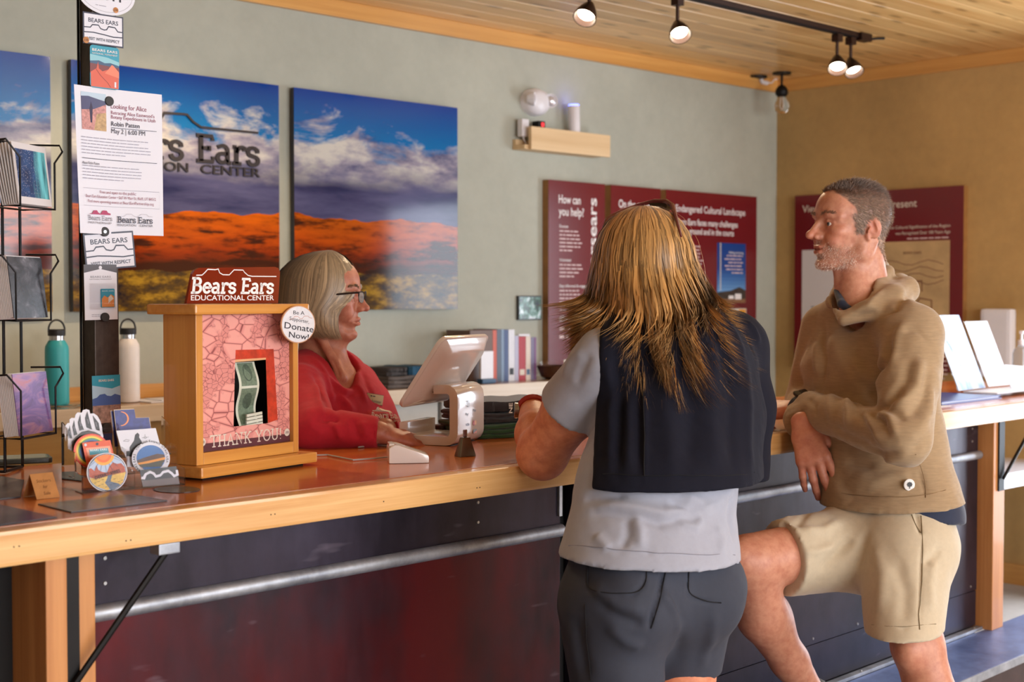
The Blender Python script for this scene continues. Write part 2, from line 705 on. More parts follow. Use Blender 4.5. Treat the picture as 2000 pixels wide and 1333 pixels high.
# ceiling of narrow tongue-and-groove pine boards running along the room
ceil_o = box('ceiling', (LEFT_X, FRONT_Y, CEIL + 0.012), (WALL_X + 0.2, WALL_Y, CEIL + 0.1), plain('ceiling_backing', (60, 38, 18), 0.8), kind='structure')
PW = 0.112
n_pl = int((WALL_Y - FRONT_Y) / PW) + 1
c_ = 0.0035
pl_me = MB()
pl_me.add([(LEFT_X, 0, 0.012), (WALL_X, 0, 0.012), (WALL_X, PW, 0.012), (LEFT_X, PW, 0.012),
           (LEFT_X, 0, 0.006), (WALL_X, 0, 0.006), (WALL_X, PW, 0.006), (LEFT_X, PW, 0.006),
           (LEFT_X, c_, 0), (WALL_X, c_, 0), (WALL_X, PW - c_, 0), (LEFT_X, PW - c_, 0)],
          [(0, 1, 2, 3), (0, 4, 5, 1), (2, 6, 7, 3), (4, 8, 9, 5), (6, 10, 11, 7), (8, 11, 10, 9)])
pl0 = pl_me.build('plank', M_PLANK, ceil_o)
for i in range(n_pl):
    y = WALL_Y - (i + 1) * PW
    o = pl0 if i == 0 else link_copy(pl0, ceil_o)
    o.location = (0, y, CEIL)
box('trim_1', (LEFT_X, WALL_Y - 0.02, CEIL - 0.062), (WALL_X - 0.02, WALL_Y, CEIL), M_TRIM, bevel=0.003, kind='structure')
box('trim_2', (WALL_X - 0.02, FRONT_Y, CEIL - 0.062), (WALL_X, WALL_Y, CEIL), M_TRIMY, bevel=0.003, kind='structure')
box('baseboard_right', (WALL_X - 0.018, DY1 + 0.05, 0), (WALL_X, WALL_Y, 0.09), M_TRIMY, bevel=0.003, kind='structure')
box('baseboard_back', (LEFT_X, WALL_Y - 0.018, 0), (WALL_X - 0.02, WALL_Y, 0.09), M_TRIM, bevel=0.003, kind='structure')

# ================================================================== service counter
# counter frame: u along the counter, v towards the back wall; 2.55 degrees off the wall direction
CO = (0.0, 1.879, 0.0)
CM = rotz(CO, 2.55)
CMI = CM.inverted()


def cuv(p):
    return CMI @ Vector(p)


M_TOP = wood('varnished_fir_top', (150, 72, 20), (206, 118, 46), 0, 0.24, 0.30, 9, rnd=False, bump=0.03)
M_EDGE = wood('fir_edge', (206, 146, 78), (236, 190, 128), 0, 0.35, 0.35, 34, rnd=False, knots=False, bump=0.05)
M_POST = wood('fir_post', (164, 98, 46), (206, 142, 82), 2, 0.5, 0.1, 22, knots=False)
U0, U1 = -0.9, 5.2
ct = thing('counter_worktop', 'long glossy varnished fir worktop with pale front edge board', 'countertop', CM)
b = MB()
VB = 0.70
b.box((U0, 0.042, ZC - 0.045), (U1, VB, ZC))
b.build('worktop_slab', M_TOP, ct, bevel=0.002)
eb = MB().box((U0, 0.0, ZC - 0.052), (U1, 0.041, ZC)).build('edge_board', M_EDGE, ct, bevel=0.006, label='pale fir front edge with fine grain')
b = MB()
M_NAIL = plain('dark_nail', (50, 32, 18), 0.6)
for k in range(26):
    u = U0 + 0.12 + k * 0.232 + random.uniform(-0.05, 0.05)
    zz = ZC - random.uniform(0.012, 0.042)
    for q in range(random.choice((1, 2, 2, 3))):
        b.lathe([(0.0012, 0), (0.0012, 0.0006)], 6, Matrix.Translation((u + q * 0.008, -0.0003, zz)) @ Matrix.Rotation(math.pi / 2, 4, 'X'))
b.build('nail_holes', M_NAIL, ct, kind='stuff')


def steel(name, a, b_, scale=3.0, rough=0.34, metal=0.75, red=None):
    t = NT(name)
    v = t.coords()
    f1 = t.noise(v, scale, 7, 0.65)
    f2 = t.noise(t.coords((1, 1, 0.25)), scale * 9, 4, 0.7)
    f = t.math('ADD', t.math('MULTIPLY', f1, 0.8), t.math('MULTIPLY', f2, 0.2))
    c = t.ramp(f, [(0.35, s2l(a)), (0.62, s2l(b_))])
    if red:
        g = t.noise(t.coords((1, 1, 0.6), loc=(3.1, 0, 1.7)), 1.7, 6, 0.6)
        c = t.mix(t.ramp(g, [(0.41, (0, 0, 0)), (0.57, (1, 1, 1))]), c, s2l(red))
    scr = t.ramp(t.noise(t.coords((0.6, 1, 2.2), loc=(9, 4, 2)), 14, 2, 0.5), [(0.70, (0, 0, 0)), (0.80, (0.5, 0.5, 0.5))])
    c = t.mix(t.math('MULTIPLY', scr, 0.5), c, s2l((150, 135, 150)))
    t.base(c)
    t.set(metal=metal, rough=t.math('ADD', t.math('MULTIPLY', f2, 0.25), rough - 0.1))
    t.bump(f2, 0.08, 0.003)
    return t.m


M_PANEL = steel('patina_steel', (26, 17, 24), (54, 36, 46), metal=0.55, red=(88, 14, 22))
M_PANEL2 = steel('blued_steel', (28, 24, 33), (58, 50, 64), 2.2, metal=0.6)
M_PIPE = steel('bright_steel_pipe', (136, 140, 150), (190, 194, 202), 10, 0.5, 0.8)
M_LEDGE = steel('sky_tinted_steel', (82, 102, 158), (128, 150, 206), 5, 0.38, 0.5)  # blue of the reflected sky is put into the base colour
M_BLACK = plain('black_iron', (26, 24, 24), 0.5, 0.6, 0.2)
M_DARK = plain('dark_recess', (16, 14, 15), 0.8)
M_SCREW = plain('zinc_screw', (170, 170, 172), 0.35, 0.9)

cb = thing('service_counter', 'counter front of dark purple patina steel panels between fir posts', 'counter', CM)
VP = 0.10            # plane of the panels
LZ = 0.22            # top of the foot ledge
b = MB()
b.box((U0, VP + 0.03, 0), (4.17, VB - 0.14, ZC - 0.047))
b.build('carcass', M_DARK, cb)
PIPE_Z = 0.775
secs = [(1.012, 2.13), (2.175, 4.115)]
for (a, e) in secs:
    box('upper_panel', (a, VP, PIPE_Z + 0.01), (e, VP + 0.028, ZC - 0.05), M_PANEL2, cb, bevel=0.001)
    box('lower_panel', (a, VP, LZ + 0.125), (e, VP + 0.028, PIPE_Z - 0.008), M_PANEL if a < 2 else M_PANEL2, cb, bevel=0.001)
    box('kick_panel', (a, VP + 0.002, LZ + 0.012), (e, VP + 0.028, LZ + 0.122), M_PANEL2, cb, bevel=0.001)
    MB().tube([(a, VP - 0.004, PIPE_Z), (e, VP - 0.004, PIPE_Z)], 0.0135, 14).build('pipe_rail', M_PIPE, cb, smooth=True, label='bright steel pipe rail')
    box('foot_strip', (a, VP - 0.022, LZ), (e, VP, LZ + 0.010), M_PIPE, cb, bevel=0.001)
    b = MB()
    n = int((e - a) / 0.22)
    for k in range(n + 1):
        u = a + 0.04 + k * (e - a - 0.08) / n
        for zz in (ZC - 0.08, PIPE_Z + 0.045) if k % 4 == 0 else ():
            b.lathe([(0.004, 0), (0.003, 0.002)], 8, Matrix.Translation((u, VP, zz)) @ Matrix.Rotation(math.pi / 2, 4, 'X'))
        b.lathe([(0.004, 0), (0.003, 0.002)], 8, Matrix.Translation((u, VP - 0.012, LZ + 0.010)))
        b.lathe([(0.004, 0), (0.003, 0.002)], 8, Matrix.Translation((u, VP, LZ + 0.14)) @ Matrix.Rotation(math.pi / 2, 4, 'X'))
    b.build('screws', M_SCREW, cb, kind='stuff')
box('seam_strip', (2.122, VP - 0.006, PIPE_Z + 0.03), (2.131, VP, ZC - 0.052), M_PIPE, cb)
for (a, e, v0, z0) in ((0.913, 0.947, VP - 0.075, 0.0), (0.977, 1.010, VP - 0.045, 0.0), (4.12, 4.20, VP - 0.05, LZ)):
    box('post', (a, v0, z0), (e, VP + 0.06, ZC - 0.053), M_POST, cb, bevel=0.003)
box('steel_angle', (0.948, VP - 0.058, 0.0), (0.976, VP + 0.05, ZC - 0.053), M_BLACK, cb)
box('steel_angle', (4.148, VP - 0.056, 0.66), (4.186, VP - 0.051, ZC - 0.053), M_BLACK, cb)
# slanting braces under the overhang
for (pa, pb) in (((1.115, 0.02, ZC - 0.066), (0.960, VP - 0.064, 0.685)), ((4.36, 0.02, ZC - 0.066), (4.165, VP - 0.062, 0.70))):
    MB().tube([pa, pb], 0.0055, 8).build('brace_rod', M_BLACK, cb, smooth=True, label='black iron brace rod')
    MB().box((pa[0] - 0.022, 0.008, ZC - 0.070), (pa[0] + 0.016, 0.035, ZC - 0.053)).build('brace_bracket', M_PIPE, cb, bevel=0.002)
box('ledge_body', (U0, VP - 0.235, 0.0), (U1, VP - 0.080, LZ - 0.0125), plain('ledge_front', (70, 52, 50), 0.5, 0.3, 0.2), cb)
box('ledge_top', (U0, VP - 0.245, LZ - 0.012), (U1, VP - 0.024, LZ), M_LEDGE, cb, bevel=0.002, label='scuffed steel foot ledge tinted blue for its sky reflection')
box('ledge_nosing', (U0, VP - 0.252, LZ - 0.022), (U1, VP - 0.246, LZ + 0.001), M_PIPE, cb, bevel=0.001)

# ================================================================== back counter along the wall
M_BTOP = wood('back_counter_wood', (150, 108, 66), (196, 158, 112), 0, 0.3, 0.5, 12, rnd=False, bump=0.04)
M_BEDGE = wood('back_counter_edge', (206, 176, 140), (232, 214, 190), 0, 0.4, 0.2, 18, rnd=False, bump=0.04)
BY = 3.90
bc = thing('back_counter', 'narrow wooden back counter fixed along the sage wall', 'counter')
box('worktop', (LEFT_X + 0.003, BY + 0.02, ZC - 0.05), (5.2, WALL_Y - 0.002, ZC), M_BTOP, bc, bevel=0.002)
box('edge_board', (LEFT_X + 0.003, BY, ZC - 0.053), (5.2, BY + 0.019, ZC), M_BEDGE, bc, bevel=0.003)
box('backsplash', (LEFT_X + 0.003, WALL_Y - 0.018, ZC), (2.75, WALL_Y - 0.002, ZC + 0.045), M_TRIM, bc, bevel=0.002)
M_CAB = wood('cabinet_ply', (186, 132, 62), (214, 164, 92), 0, 0.35, 0.4, 10)
M_CABW = plaster('pale_cabinet', (206, 202, 194), 0.08)
for k, (x0, x1) in enumerate(((-0.4, 0.55), (0.57, 1.5), (1.52, 2.45), (2.47, 3.4), (3.42, 4.35), (4.37, 5.2))):
    m = M_CAB if x1 < 2.5 else M_CABW
    box('front_panel', (x0, BY + 0.06, 0.08), (x1, BY + 0.08, ZC - 0.056), m, bc, bevel=0.002)
box('carcass', (LEFT_X + 0.003, BY + 0.085, 0), (5.2, WALL_Y - 0.02, ZC - 0.056), M_DARK, bc)
# ================================================================== pictures and signs on the walls
def landscape(name):
    """sunset mesa photograph printed across three panels, drawn from the wall coordinates"""
    t = NT(name)
    geo = t.n('ShaderNodeNewGeometry')
    sep = t.n('ShaderNodeSeparateXYZ')
    t.l(geo.outputs['Position'], sep.inputs[0])
    X, Zc = sep.outputs[0], sep.outputs[2]
    v = t.math('DIVIDE', t.math('SUBTRACT', Zc, 1.23), 0.80)           # 0 bottom .. 1 top

    def nz(sx, sz, detail=6, rough=0.6, off=0.0, dist=0.0):
        cb_ = t.n('ShaderNodeCombineXYZ')
        t.l(t.math('MULTIPLY', X, sx), cb_.inputs[0])
        t.l(t.math('MULTIPLY', Zc, sz), cb_.inputs[1])
        cb_.inputs[2].default_value = off
        return t.noise(cb_.outputs[0], 1.0, detail, rough, dist)
    S = s2l
    vw = t.math('ADD', v, t.math('MULTIPLY', t.math('SUBTRACT', nz(2.0, 4.0, 5, 0.6, 3.3), 0.5), 0.22))
    sky = t.ramp(v, [(0.60, S((120, 170, 220))), (0.78, S((40, 140, 215))), (1.0, S((8, 74, 180)))])
    cl = nz(3.4, 7.4, 9, 0.60, 1.7, 0.5)
    cover = t.ramp(vw, [(0.50, (1, 1, 1)), (0.66, (0.66, 0.66, 0.66)), (0.82, (0.47, 0.47, 0.47)), (0.93, (0.30, 0.30, 0.30)), (1.0, (0.10, 0.10, 0.10))])
    clm = t.ramp(t.math('ADD', cl, t.math('SUBTRACT', cover, 0.5)), [(0.44, (0, 0, 0)), (0.55, (1, 1, 1))])
    sh = nz(5.0, 13.0, 6, 0.6, 7.7)
    clc = t.ramp(sh, [(0.34, S((120, 122, 158))), (0.47, S((196, 190, 206))), (0.60, S((255, 250, 240)))])
    c = t.mix(clm, sky, clc)
    storm = t.ramp(t.math('ADD', v, t.math('MULTIPLY', t.math('SUBTRACT', nz(1.6, 7.0, 4, 0.5, 9.1), 0.5), 0.16)), [(0.56, (1, 1, 1)), (0.66, (0, 0, 0))])
    stc = t.ramp(nz(2.0, 11.0, 5, 0.55, 4.2), [(0.35, S((54, 60, 104))), (0.65, S((120, 120, 160)))])
    c = t.mix(storm, c, stc)
    # mesa
    hl = t.math('ADD', 0.42, t.math('MULTIPLY', t.math('SUBTRACT', nz(2.3, 0.0, 4, 0.55, 2.9), 0.5), 0.17))
    rock = t.math('GREATER_THAN', hl, v)
    rv = t.math('ADD', v, t.math('MULTIPLY', t.math('SUBTRACT', nz(6.0, 14.0, 6, 0.6, 5.5), 0.5), 0.10))
    rc = t.ramp(rv, [(0.20, S((96, 30, 14))), (0.25, S((172, 56, 10))), (0.30, S((214, 86, 12))), (0.40, S((236, 110, 14)))])
    st = t.ramp(nz(7.0, 34.0, 7, 0.65, 8.8), [(0.36, (0.22, 0.15, 0.15)), (0.48, (0.85, 0.8, 0.8)), (0.62, (1.1, 1.05, 1.0))])
    rc = t.mix(1.0, rc, st, 'MULTIPLY')
    dk = t.ramp(t.math('ADD', nz(3.2, 17.0, 6, 0.6, 6.1), t.math('MULTIPLY', t.math('SUBTRACT', 0.3, v), 0.7)), [(0.53, (0, 0, 0)), (0.60, (1, 1, 1))])
    rc = t.mix(dk, rc, S((66, 24, 20)))
    c = t.mix(rock, c, rc)
    br = t.math('GREATER_THAN', t.math('ADD', 0.165, t.math('MULTIPLY', t.math('SUBTRACT', nz(8, 0, 4, 0.6, 1.1), 0.5), 0.05)), v)
    bcz = t.ramp(nz(12.0, 26.0, 7, 0.68, 3.8), [(0.36, S((38, 30, 40))), (0.50, S((112, 84, 46))), (0.64, S((206, 164, 84)))])
    c = t.mix(br, c, bcz)
    c = t.mix(1.0, c, (0.62, 0.62, 0.62), 'MULTIPLY')
    hs_ = t.n('ShaderNodeHueSaturation')
    hs_.inputs['Saturation'].default_value = 1.12
    t.l(c, hs_.inputs['Color'])
    t.base(hs_.outputs[0])
    t.set(rough=0.085, spec=0.4)
    return t.m


M_ART = landscape('mesa_photo_print')
M_SIDE = plain('panel_side', (52, 50, 58), 0.5)
AY = 4.165
ka = AY / 4.2
art = []
for nm, lab, x0, x1 in (('landscape_panel', 'leftmost sky and red mesa photo panel, cut by the picture edge', 1.24, 2.0),
                        ('landscape_panel', 'red mesa photo panel with raised dark lettering behind the flyer post', 2.07, 2.86),
                        ('landscape_panel', 'sunset mesa photo panel behind the grey-haired clerk', 2.925, 3.713)):
    x0, x1 = x0 * ka, x1 * ka
    z0, z1 = CAM_H + (1.227 - CAM_H) * ka, CAM_H + (2.032 - CAM_H) * ka
    t_ = thing(nm, lab, 'wall art', Matrix.Translation((x0, AY, z0)), 'mesa photo triptych')
    w, h = x1 - x0, z1 - z0
    box('panel_board', (0, 0.0015, 0), (w, 0.022, h), M_SIDE, t_)
    box('standoff', (w * 0.15, 0.022, h * 0.15), (w * 0.85, 0.0345, h * 0.85), M_SIDE, t_)
    MB().add([(0, 0.001, 0), (w, 0.001, 0), (w, 0.001, h), (0, 0.001, h)], [(0, 1, 2, 3)]).build('photo_print', M_ART, t_)
    art.append((t_, x0, z0))
# raised letters on the middle panel
t_, ax0, az0 = art[1]
M_LET = plain('dark_bronze_letters', (34, 22, 20), 0.45, 0.2)


def raised(print_obj, depth):
    """give flat lettering real thickness"""
    bm = bmesh.new()
    bm.from_mesh(print_obj.data)
    r = bmesh.ops.extrude_face_region(bm, geom=bm.faces[:])
    bmesh.ops.translate(bm, verts=[e for e in r['geom'] if isinstance(e, bmesh.types.BMVert)], vec=(0, 0, depth))
    bmesh.ops.recalc_face_normals(bm, faces=bm.faces)
    bm.to_mesh(print_obj.data)
    bm.free()


def local_at(px, py, o):
    p = pY(px, py, AY)
    return p[0] - o[0], p[2] - o[1]


eL = local_at(383, 314, (ax0, az0))
eR = local_at(507, 319, (ax0, az0))
eT = local_at(383, 264, (ax0, az0))
capz = eT[1] - eL[1]
lw = (eR[0] - eL[0])
p = Print(0.0, 0.0)
p.slab('Ears', eL[0], eL[1], capz, M_LET, 0.15, width=lw)
p.slab('Bears', eL[0] - lw * 1.46, eL[1], capz, M_LET, 0.15, width=lw * 1.27)
p.text('EDUCATION', eL[0] - lw * 1.46, eL[1] - capz * 0.48, capz * 0.36, M_LET, 'l', 0.012, width=lw * 1.33)
p.text('CENTER', eR[0], eL[1] - capz * 0.48, capz * 0.36, M_LET, 'r', 0.012, width=lw * 0.94)
bl = [local_at(x, y, (ax0, az0)) for x, y in ((190, 228), (212, 226), (224, 205), (232, 196), (262, 200), (272, 226), (286, 238), (300, 240), (312, 234), (320, 221), (354, 223), (364, 224), (376, 238), (392, 249), (503, 260))]
p.line(bl, 0.0072, M_LET)
lt = p.build('raised_lettering', t_, label='dark raised letters and butte outline')
lt.matrix_local = frame((0, 0.0, 0), (1, 0, 0), (0, 0, 1))
raised(lt, 0.006)

# maroon information panels
M_MAR = plain('maroon_print', (112, 28, 32), 0.22, 0, 0.08, 3)
M_MDF = plain('panel_edge_wood', (150, 104, 52), 0.6, 0, 0.15)
M_WHITE = plain('white_print', (240, 236, 234), 0.5)
M_PINKW = plain('pale_pink_print', (226, 200, 198), 0.5)
M_CREAM = plain('cream_print', (226, 214, 196), 0.5)
M_GREYT = plain('grey_print', (120, 118, 128), 0.5)
M_INK = plain('dark_ink', (36, 34, 46), 0.5)


def info_panel(label, x0, x1, zt, zb, wall='back'):
    if wall == 'back':
        o = frame((x0, WALL_Y - 0.035, zb), (1, 0, 0), (0, 0, 1))
        w = x1 - x0
    else:
        o = frame((WALL_X - 0.035, x0, zb), (0, -1, 0), (0, 0, 1))
        w = x0 - x1
    t = thing('info_panel', label, 'sign', o, 'maroon information panels')
    h = zt - zb
    MB().box((0, 0, -0.0345), (w, h, 0.0)).build('panel_board', M_MDF, t, bevel=0.001)
    MB().box((0.0, 0.0, 0.0002), (w, h, 0.0016)).build('face', M_MAR, t)
    return t, w, h


def para(p, x, y, w, lines, lh, m, align='l', th=0.32):
    """small print too fine to read: rows of words as short dashes"""
    for i in range(lines):
        ln = w * random.uniform(0.78, 1.0) if i < lines - 1 else w * 0.6
        xx = x if align == 'l' else x + w - ln
        end = xx + ln
        while xx < end - lh * 0.5:
            ww = min(lh * random.uniform(0.8, 2.6), end - xx)
            p.rect(xx, y - i * lh - lh * th, xx + ww, y - i * lh, m)
            p.z -= p.step
            xx += ww + lh * 0.32
    p.z += p.step
    return p


zt = 1.772
t, w, h = info_panel('narrow maroon panel headed How can you help', 4.192, 4.545, zt, 0.965)
p = Print(0.0017)
p.text('How can', 0.062, h - 0.096, 0.037, M_WHITE, 'l', 0.012, width=0.135)
p.text('you help?', 0.062, h - 0.148, 0.037, M_WHITE, 'l', 0.012, width=0.155)
p.text('#bearsears', 0.298, h - 0.52, 0.052, M_WHITE, 'l', 0.012, width=0.455, rot=90)
yy = h - 0.20
for hd, n in (('Donate', 6), ('Volunteer', 4), ('Stay informed & engaged', 6)):
    p.text(hd, 0.066, yy, 0.013, M_WHITE, 'l', 0.008)
    para(p, 0.066, yy - 0.012, 0.15, n, 0.0165, M_PINKW)
    yy -= 0.045 + n * 0.0165
p.text('#bears', 0.066, h - 0.60, 0.026, M_WHITE, 'l', 0.012)
para(p, 0.066, h - 0.625, 0.10, 2, 0.035, M_PINKW, th=0.4)
p.build('lettering', t)
t, w, h = info_panel('narrow maroon panel headed On the ground, behind the blonde woman', 4.583, 4.922, zt, 0.965)
p = Print(0.0017)
p.text('On the ground', 0.052, h - 0.098, 0.037, M_WHITE, 'l', 0.012, width=0.235)
para(p, 0.052, h - 0.15, 0.2, 12, 0.0175, M_PINKW)
p.build('lettering', t)
t, w, h = info_panel('wide maroon panel headed Endangered Cultural Landscape', 4.96, 5.655, zt, 0.965)
p = Print(0.0017)
p.text('Endangered Cultural Landscape', 0.07, h - 0.098, 0.033, M_WHITE, 'l', 0.008, width=0.53)
p.text('Bears Ears faces many challenges', 0.07, h - 0.158, 0.029, M_WHITE, 'l', 0.012, width=0.47)
p.text('on the ground and in the courts', 0.07, h - 0.200, 0.029, M_WHITE, 'l', 0.012, width=0.44)
para(p, 0.09, h - 0.255, 0.19, 7, 0.0165, M_PINKW)
para(p, 0.15, h - 0.43, 0.17, 8, 0.0165, M_PINKW)
M_BLUE1 = plain('photo_blue_deep', (22, 66, 140), 0.3)
M_BLUE2 = plain('photo_blue_light', (86, 146, 206), 0.3)
M_HILL = plain('photo_hill', (62, 52, 44), 0.4, 0, 0.4, 60)
M_GROUND = plain('photo_ground', (130, 92, 62), 0.4, 0, 0.3, 60)
gx0, gx1, gy0, gy1 = 0.38, 0.605, h - 0.525, h - 0.235
p.rect(gx0, gy0, gx1, gy1, M_BLUE1)
for k in range(6):
    p.rect(gx0, gy0, gx1, gy0 + 0.16 - k * 0.018, plain('photo_sky_%d' % k, (34 + 14 * k, 84 + 14 * k, 156 + 10 * k), 0.3))
p.poly([(gx0, gy0), (gx1, gy0), (gx1, gy0 + 0.062), (gx1 - 0.05, gy0 + 0.078), (gx1 - 0.12, gy0 + 0.06), (gx0, gy0 + 0.052)], M_HILL)
p.rect(gx0, gy0, gx1, gy0 + 0.02, M_GROUND)
p.rect(gx0 + 0.09, gy0 + 0.02, gx0 + 0.13, gy0 + 0.036, M_WHITE)
p.rect(gx0 + 0.14, gy0 + 0.018, gx0 + 0.19, gy0 + 0.045, M_WHITE)
p.rect(gx0 + 0.022, gy0 + 0.06, gx0 + 0.028, gy1, M_CREAM)
p.text('Drilling and mining', gx1 - 0.02, gy1 - 0.05, 0.011, M_WHITE, 'r', 0.008)
para(p, gx0 + 0.055, gy1 - 0.058, 0.145, 6, 0.0165, M_PINKW, 'r')
gy1 = h - 0.552
gy0 = gy1 - 0.22
p.rect(gx0 + 0.005, gy0, gx1 + 0.005, gy1, M_CREAM)
p.poly([(gx0 + 0.15, gy0), (gx1, gy0), (gx1, gy1 - 0.005), (gx0 + 0.17, gy1 - 0.005)], plain('print_amber', (226, 152, 28), 0.4))
para(p, gx0 + 0.02, gy1 - 0.02, 0.12, 8, 0.018, plain('print_faint', (170, 160, 156), 0.5), th=0.2)
p.build('lettering', t)
# panel on the ochre end wall
e0, e1 = pX(1553, 383, WALL_X - 0.035), pX(1883, 362, WALL_X - 0.035)
t, w, h = info_panel('maroon map panel on the ochre end wall behind the man', e0[1], e1[1], (e0[2] + e1[2]) / 2, 0.93, 'end')
p = Print(0.0017)
p.text('View', 0.045, h - 0.085, 0.036, M_CREAM, 'l', 0.006)
p.text('Present', w - 0.235, h - 0.085, 0.036, M_CREAM, 'r', 0.006)
p.z += p.step
p.text('The Cultural Significance of the Region', w - 0.065, h - 0.185, 0.0145, M_CREAM, 'r', 0.003, width=0.32)
p.text('was Recognized Over 100 Years Ago', w - 0.065, h - 0.213, 0.0145, M_CREAM, 'r', 0.003, width=0.28)
para(p, w - 0.43, h - 0.23, 0.365, 1, 0.017, M_PINKW, 'r')
M_MAP = plain('map_parchment', (196, 164, 116), 0.6, 0, 0.16, 9)
M_MAPL = plain('map_ink', (120, 72, 52), 0.6)
M_DOC = plain('document_white', (222, 218, 216), 0.5)
p.rect(0.045, h - 0.76, 0.425, h - 0.272, M_DOC)
para(p, 0.1, h - 0.55, 0.2, 5, 0.02, M_GREYT)
mx0, mx1, my0, my1 = w - 0.445, w - 0.065, h - 0.74, h - 0.245
p.rect(mx0, my0, mx1, my1, M_MAP)
p.line([(mx0 + 0.18, my0 + 0.16), (mx0 + 0.18, my0 + 0.31), (mx0 + 0.24, my0 + 0.31), (mx0 + 0.24, my0 + 0.26)], 0.006, M_MAPL)
p.line([(mx0 + 0.20, my0 + 0.13), (mx0 + 0.29, my0 + 0.13), (mx0 + 0.29, my0 + 0.22), (mx0 + 0.23, my0 + 0.23), (mx0 + 0.2, my0 + 0.19)], 0.006, M_MAPL, True)
for k in range(4):
    p.line([(mx0 + 0.03 + i * 0.04, my1 - 0.10 - k * 0.03 + 0.012 * math.sin(i * 1.3 + k)) for i in range(9)], 0.003, M_MAPL)
p.text('BEARS EARS', (mx0 + mx1) / 2, my1 - 0.06, 0.013, M_MAPL, 'c', 0.0)
para(p, w - 0.27, h - 0.775, 0.2, 7, 0.02, M_PINKW, 'r')
p.build('lettering', t)

# small glossy plaque on the sage wall, its window-and-trees reflection painted on
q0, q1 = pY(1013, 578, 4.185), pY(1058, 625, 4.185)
t = thing('glossy_plaque', 'small square glossy plaque with a painted reflection of greenery on the sage wall', 'picture', frame((q0[0], 4.199, q1[2]), (1, 0, 0), (0, 0, 1)))
w, h = q1[0] - q0[0], q0[2] - q1[2]
MB().box((0, 0, 0), (w, h, 0.013)).build('tile_body', plain('tile_black', (30, 30, 34), 0.15), t, bevel=0.003)
tm = NT('painted_reflection')
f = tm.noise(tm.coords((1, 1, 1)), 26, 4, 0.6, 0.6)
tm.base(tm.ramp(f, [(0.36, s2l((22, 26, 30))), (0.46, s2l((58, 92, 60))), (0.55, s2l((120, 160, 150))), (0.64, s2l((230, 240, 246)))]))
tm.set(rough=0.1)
MB().box((0.006, 0.006, 0.0132), (w - 0.006, h - 0.006, 0.0138)).build('picture', tm.m, t)  # plaque face carrying the painted reflection

# ------------------------------------------------------------------ emergency light, shelf and electronics
M_PLW = plain('white_plastic', (232, 228, 232), 0.3, 0, 0.02)
M_LENS = NT('lamp_lens')
M_LENS.base(s2l((225, 225, 232)))
M_LENS.set(rough=0.08, metal=0.5)
M_LENS = M_LENS.m
c0 = pY(1066, 197, 4.12)
t = thing('emergency_light', 'white oval twin-head emergency light on the sage wall', 'lamp', Matrix.Translation((c0[0], 4.2, c0[2])))
prof = [(0.0005, 0.075), (0.05, 0.073), (0.085, 0.060), (0.103, 0.035), (0.105, 0.0)]
M_ = Matrix.Rotation(math.pi / 2, 4, 'X') @ Matrix.Diagonal((0.68, 0.55, 0.85, 1))
MB().lathe(prof[::-1], 36, M_).build('housing', M_PLW, t, smooth=True)
for sx in (-1, 1):
    hd = Matrix.Translation((0.052 * sx, -0.056, 0.006)) @ Matrix.Diagonal((0.66, 0.66, 0.66, 1)) @ Matrix.Rotation(math.radians(-38 * sx), 4, 'Z') @ Matrix.Rotation(math.pi / 2, 4, 'X')
    cup = MB().lathe([(0.030, -0.035), (0.042, -0.010), (0.045, 0.012), (0.041, 0.012), (0.036, 0.004)], 24, hd).build('lamp_head', M_PLW, t, smooth=True)
    MB().lathe([(0.036, 0.003), (0.026, 0.013), (0.0004, 0.018)], 24, hd).build('lens', M_LENS, cup, smooth=True)

s0, s1 = pY(1033, 247, 4.123), pY(1187, 307, 4.123)
sx0, sx1, sz0, sz1 = s0[0], s1[0], pY(1033, 292, 4.123)[2], s0[2]
M_PALE = wood('pale_pine', (214, 178, 130), (236, 206, 162), 0, 0.5, 0.0, 14, knots=True)
t = thing('wall_shelf', 'pale pine box shelf with tall front board on the sage wall', 'shelf', Matrix.Translation((sx0, 4.2, sz0)))
w, h = sx1 - sx0, sz1 - sz0
box('front_board', (0, -0.092, 0), (w, -0.074, h), M_PALE, t, bevel=0.0015)
box('bottom_board', (-0.02, -0.0735, 0.002), (w - 0.02, -0.001, 0.02), M_PALE, t, bevel=0.0015)
box('ledger', (-0.02, -0.02, 0.0205), (w - 0.02, -0.001, 0.045), M_PALE, t)
t = thing('power_adapter', 'white plug-in adapter standing at the left end of the wall shelf', 'adapter', Matrix.Translation((sx0 + 0.01, 4.2, sz0 + 0.05)))
box('body', (-0.022, -0.05, 0.006), (0.018, -0.021, 0.078), M_PLW, t, bevel=0.004)
MB().tube([(0.0, -0.033, 0.007), (0.004, -0.034, -0.006), (0.012, -0.04, -0.025)], 0.003, 6).build('cable', M_PLW, t, smooth=True)
t = thing('router_box', 'small black box with a red light on the wall shelf', 'router', Matrix.Translation((sx0 + 0.075, 4.2, sz0 + 0.0206)))
box('body', (-0.012, -0.07, 0.0), (0.028, -0.03, 0.104), M_BLACK, t, bevel=0.003)
em = NT('red_led')
em.base(s2l((200, 30, 40)))
em.b.inputs['Emission Color'].default_value = (1, 0.05, 0.06, 1)
em.set(emit=0.8)
box('indicator', (0.004, -0.0718, 0.080), (0.020, -0.0702, 0.098), em.m, t)
t = thing('router_tower', 'white cylinder with a blue glowing top on the wall shelf', 'router', Matrix.Translation((sx0 + 0.302, 4.15, sz0 + 0.0206)) @ Matrix.Rotation(math.radians(-2), 4, 'Y'))
MB().lathe([(0.024, 0), (0.025, 0.004), (0.025, 0.186), (0.023, 0.189)], 28).build('body', M_PLW, t, smooth=True)
em = NT('blue_led')
em.base(s2l((60, 70, 255)))
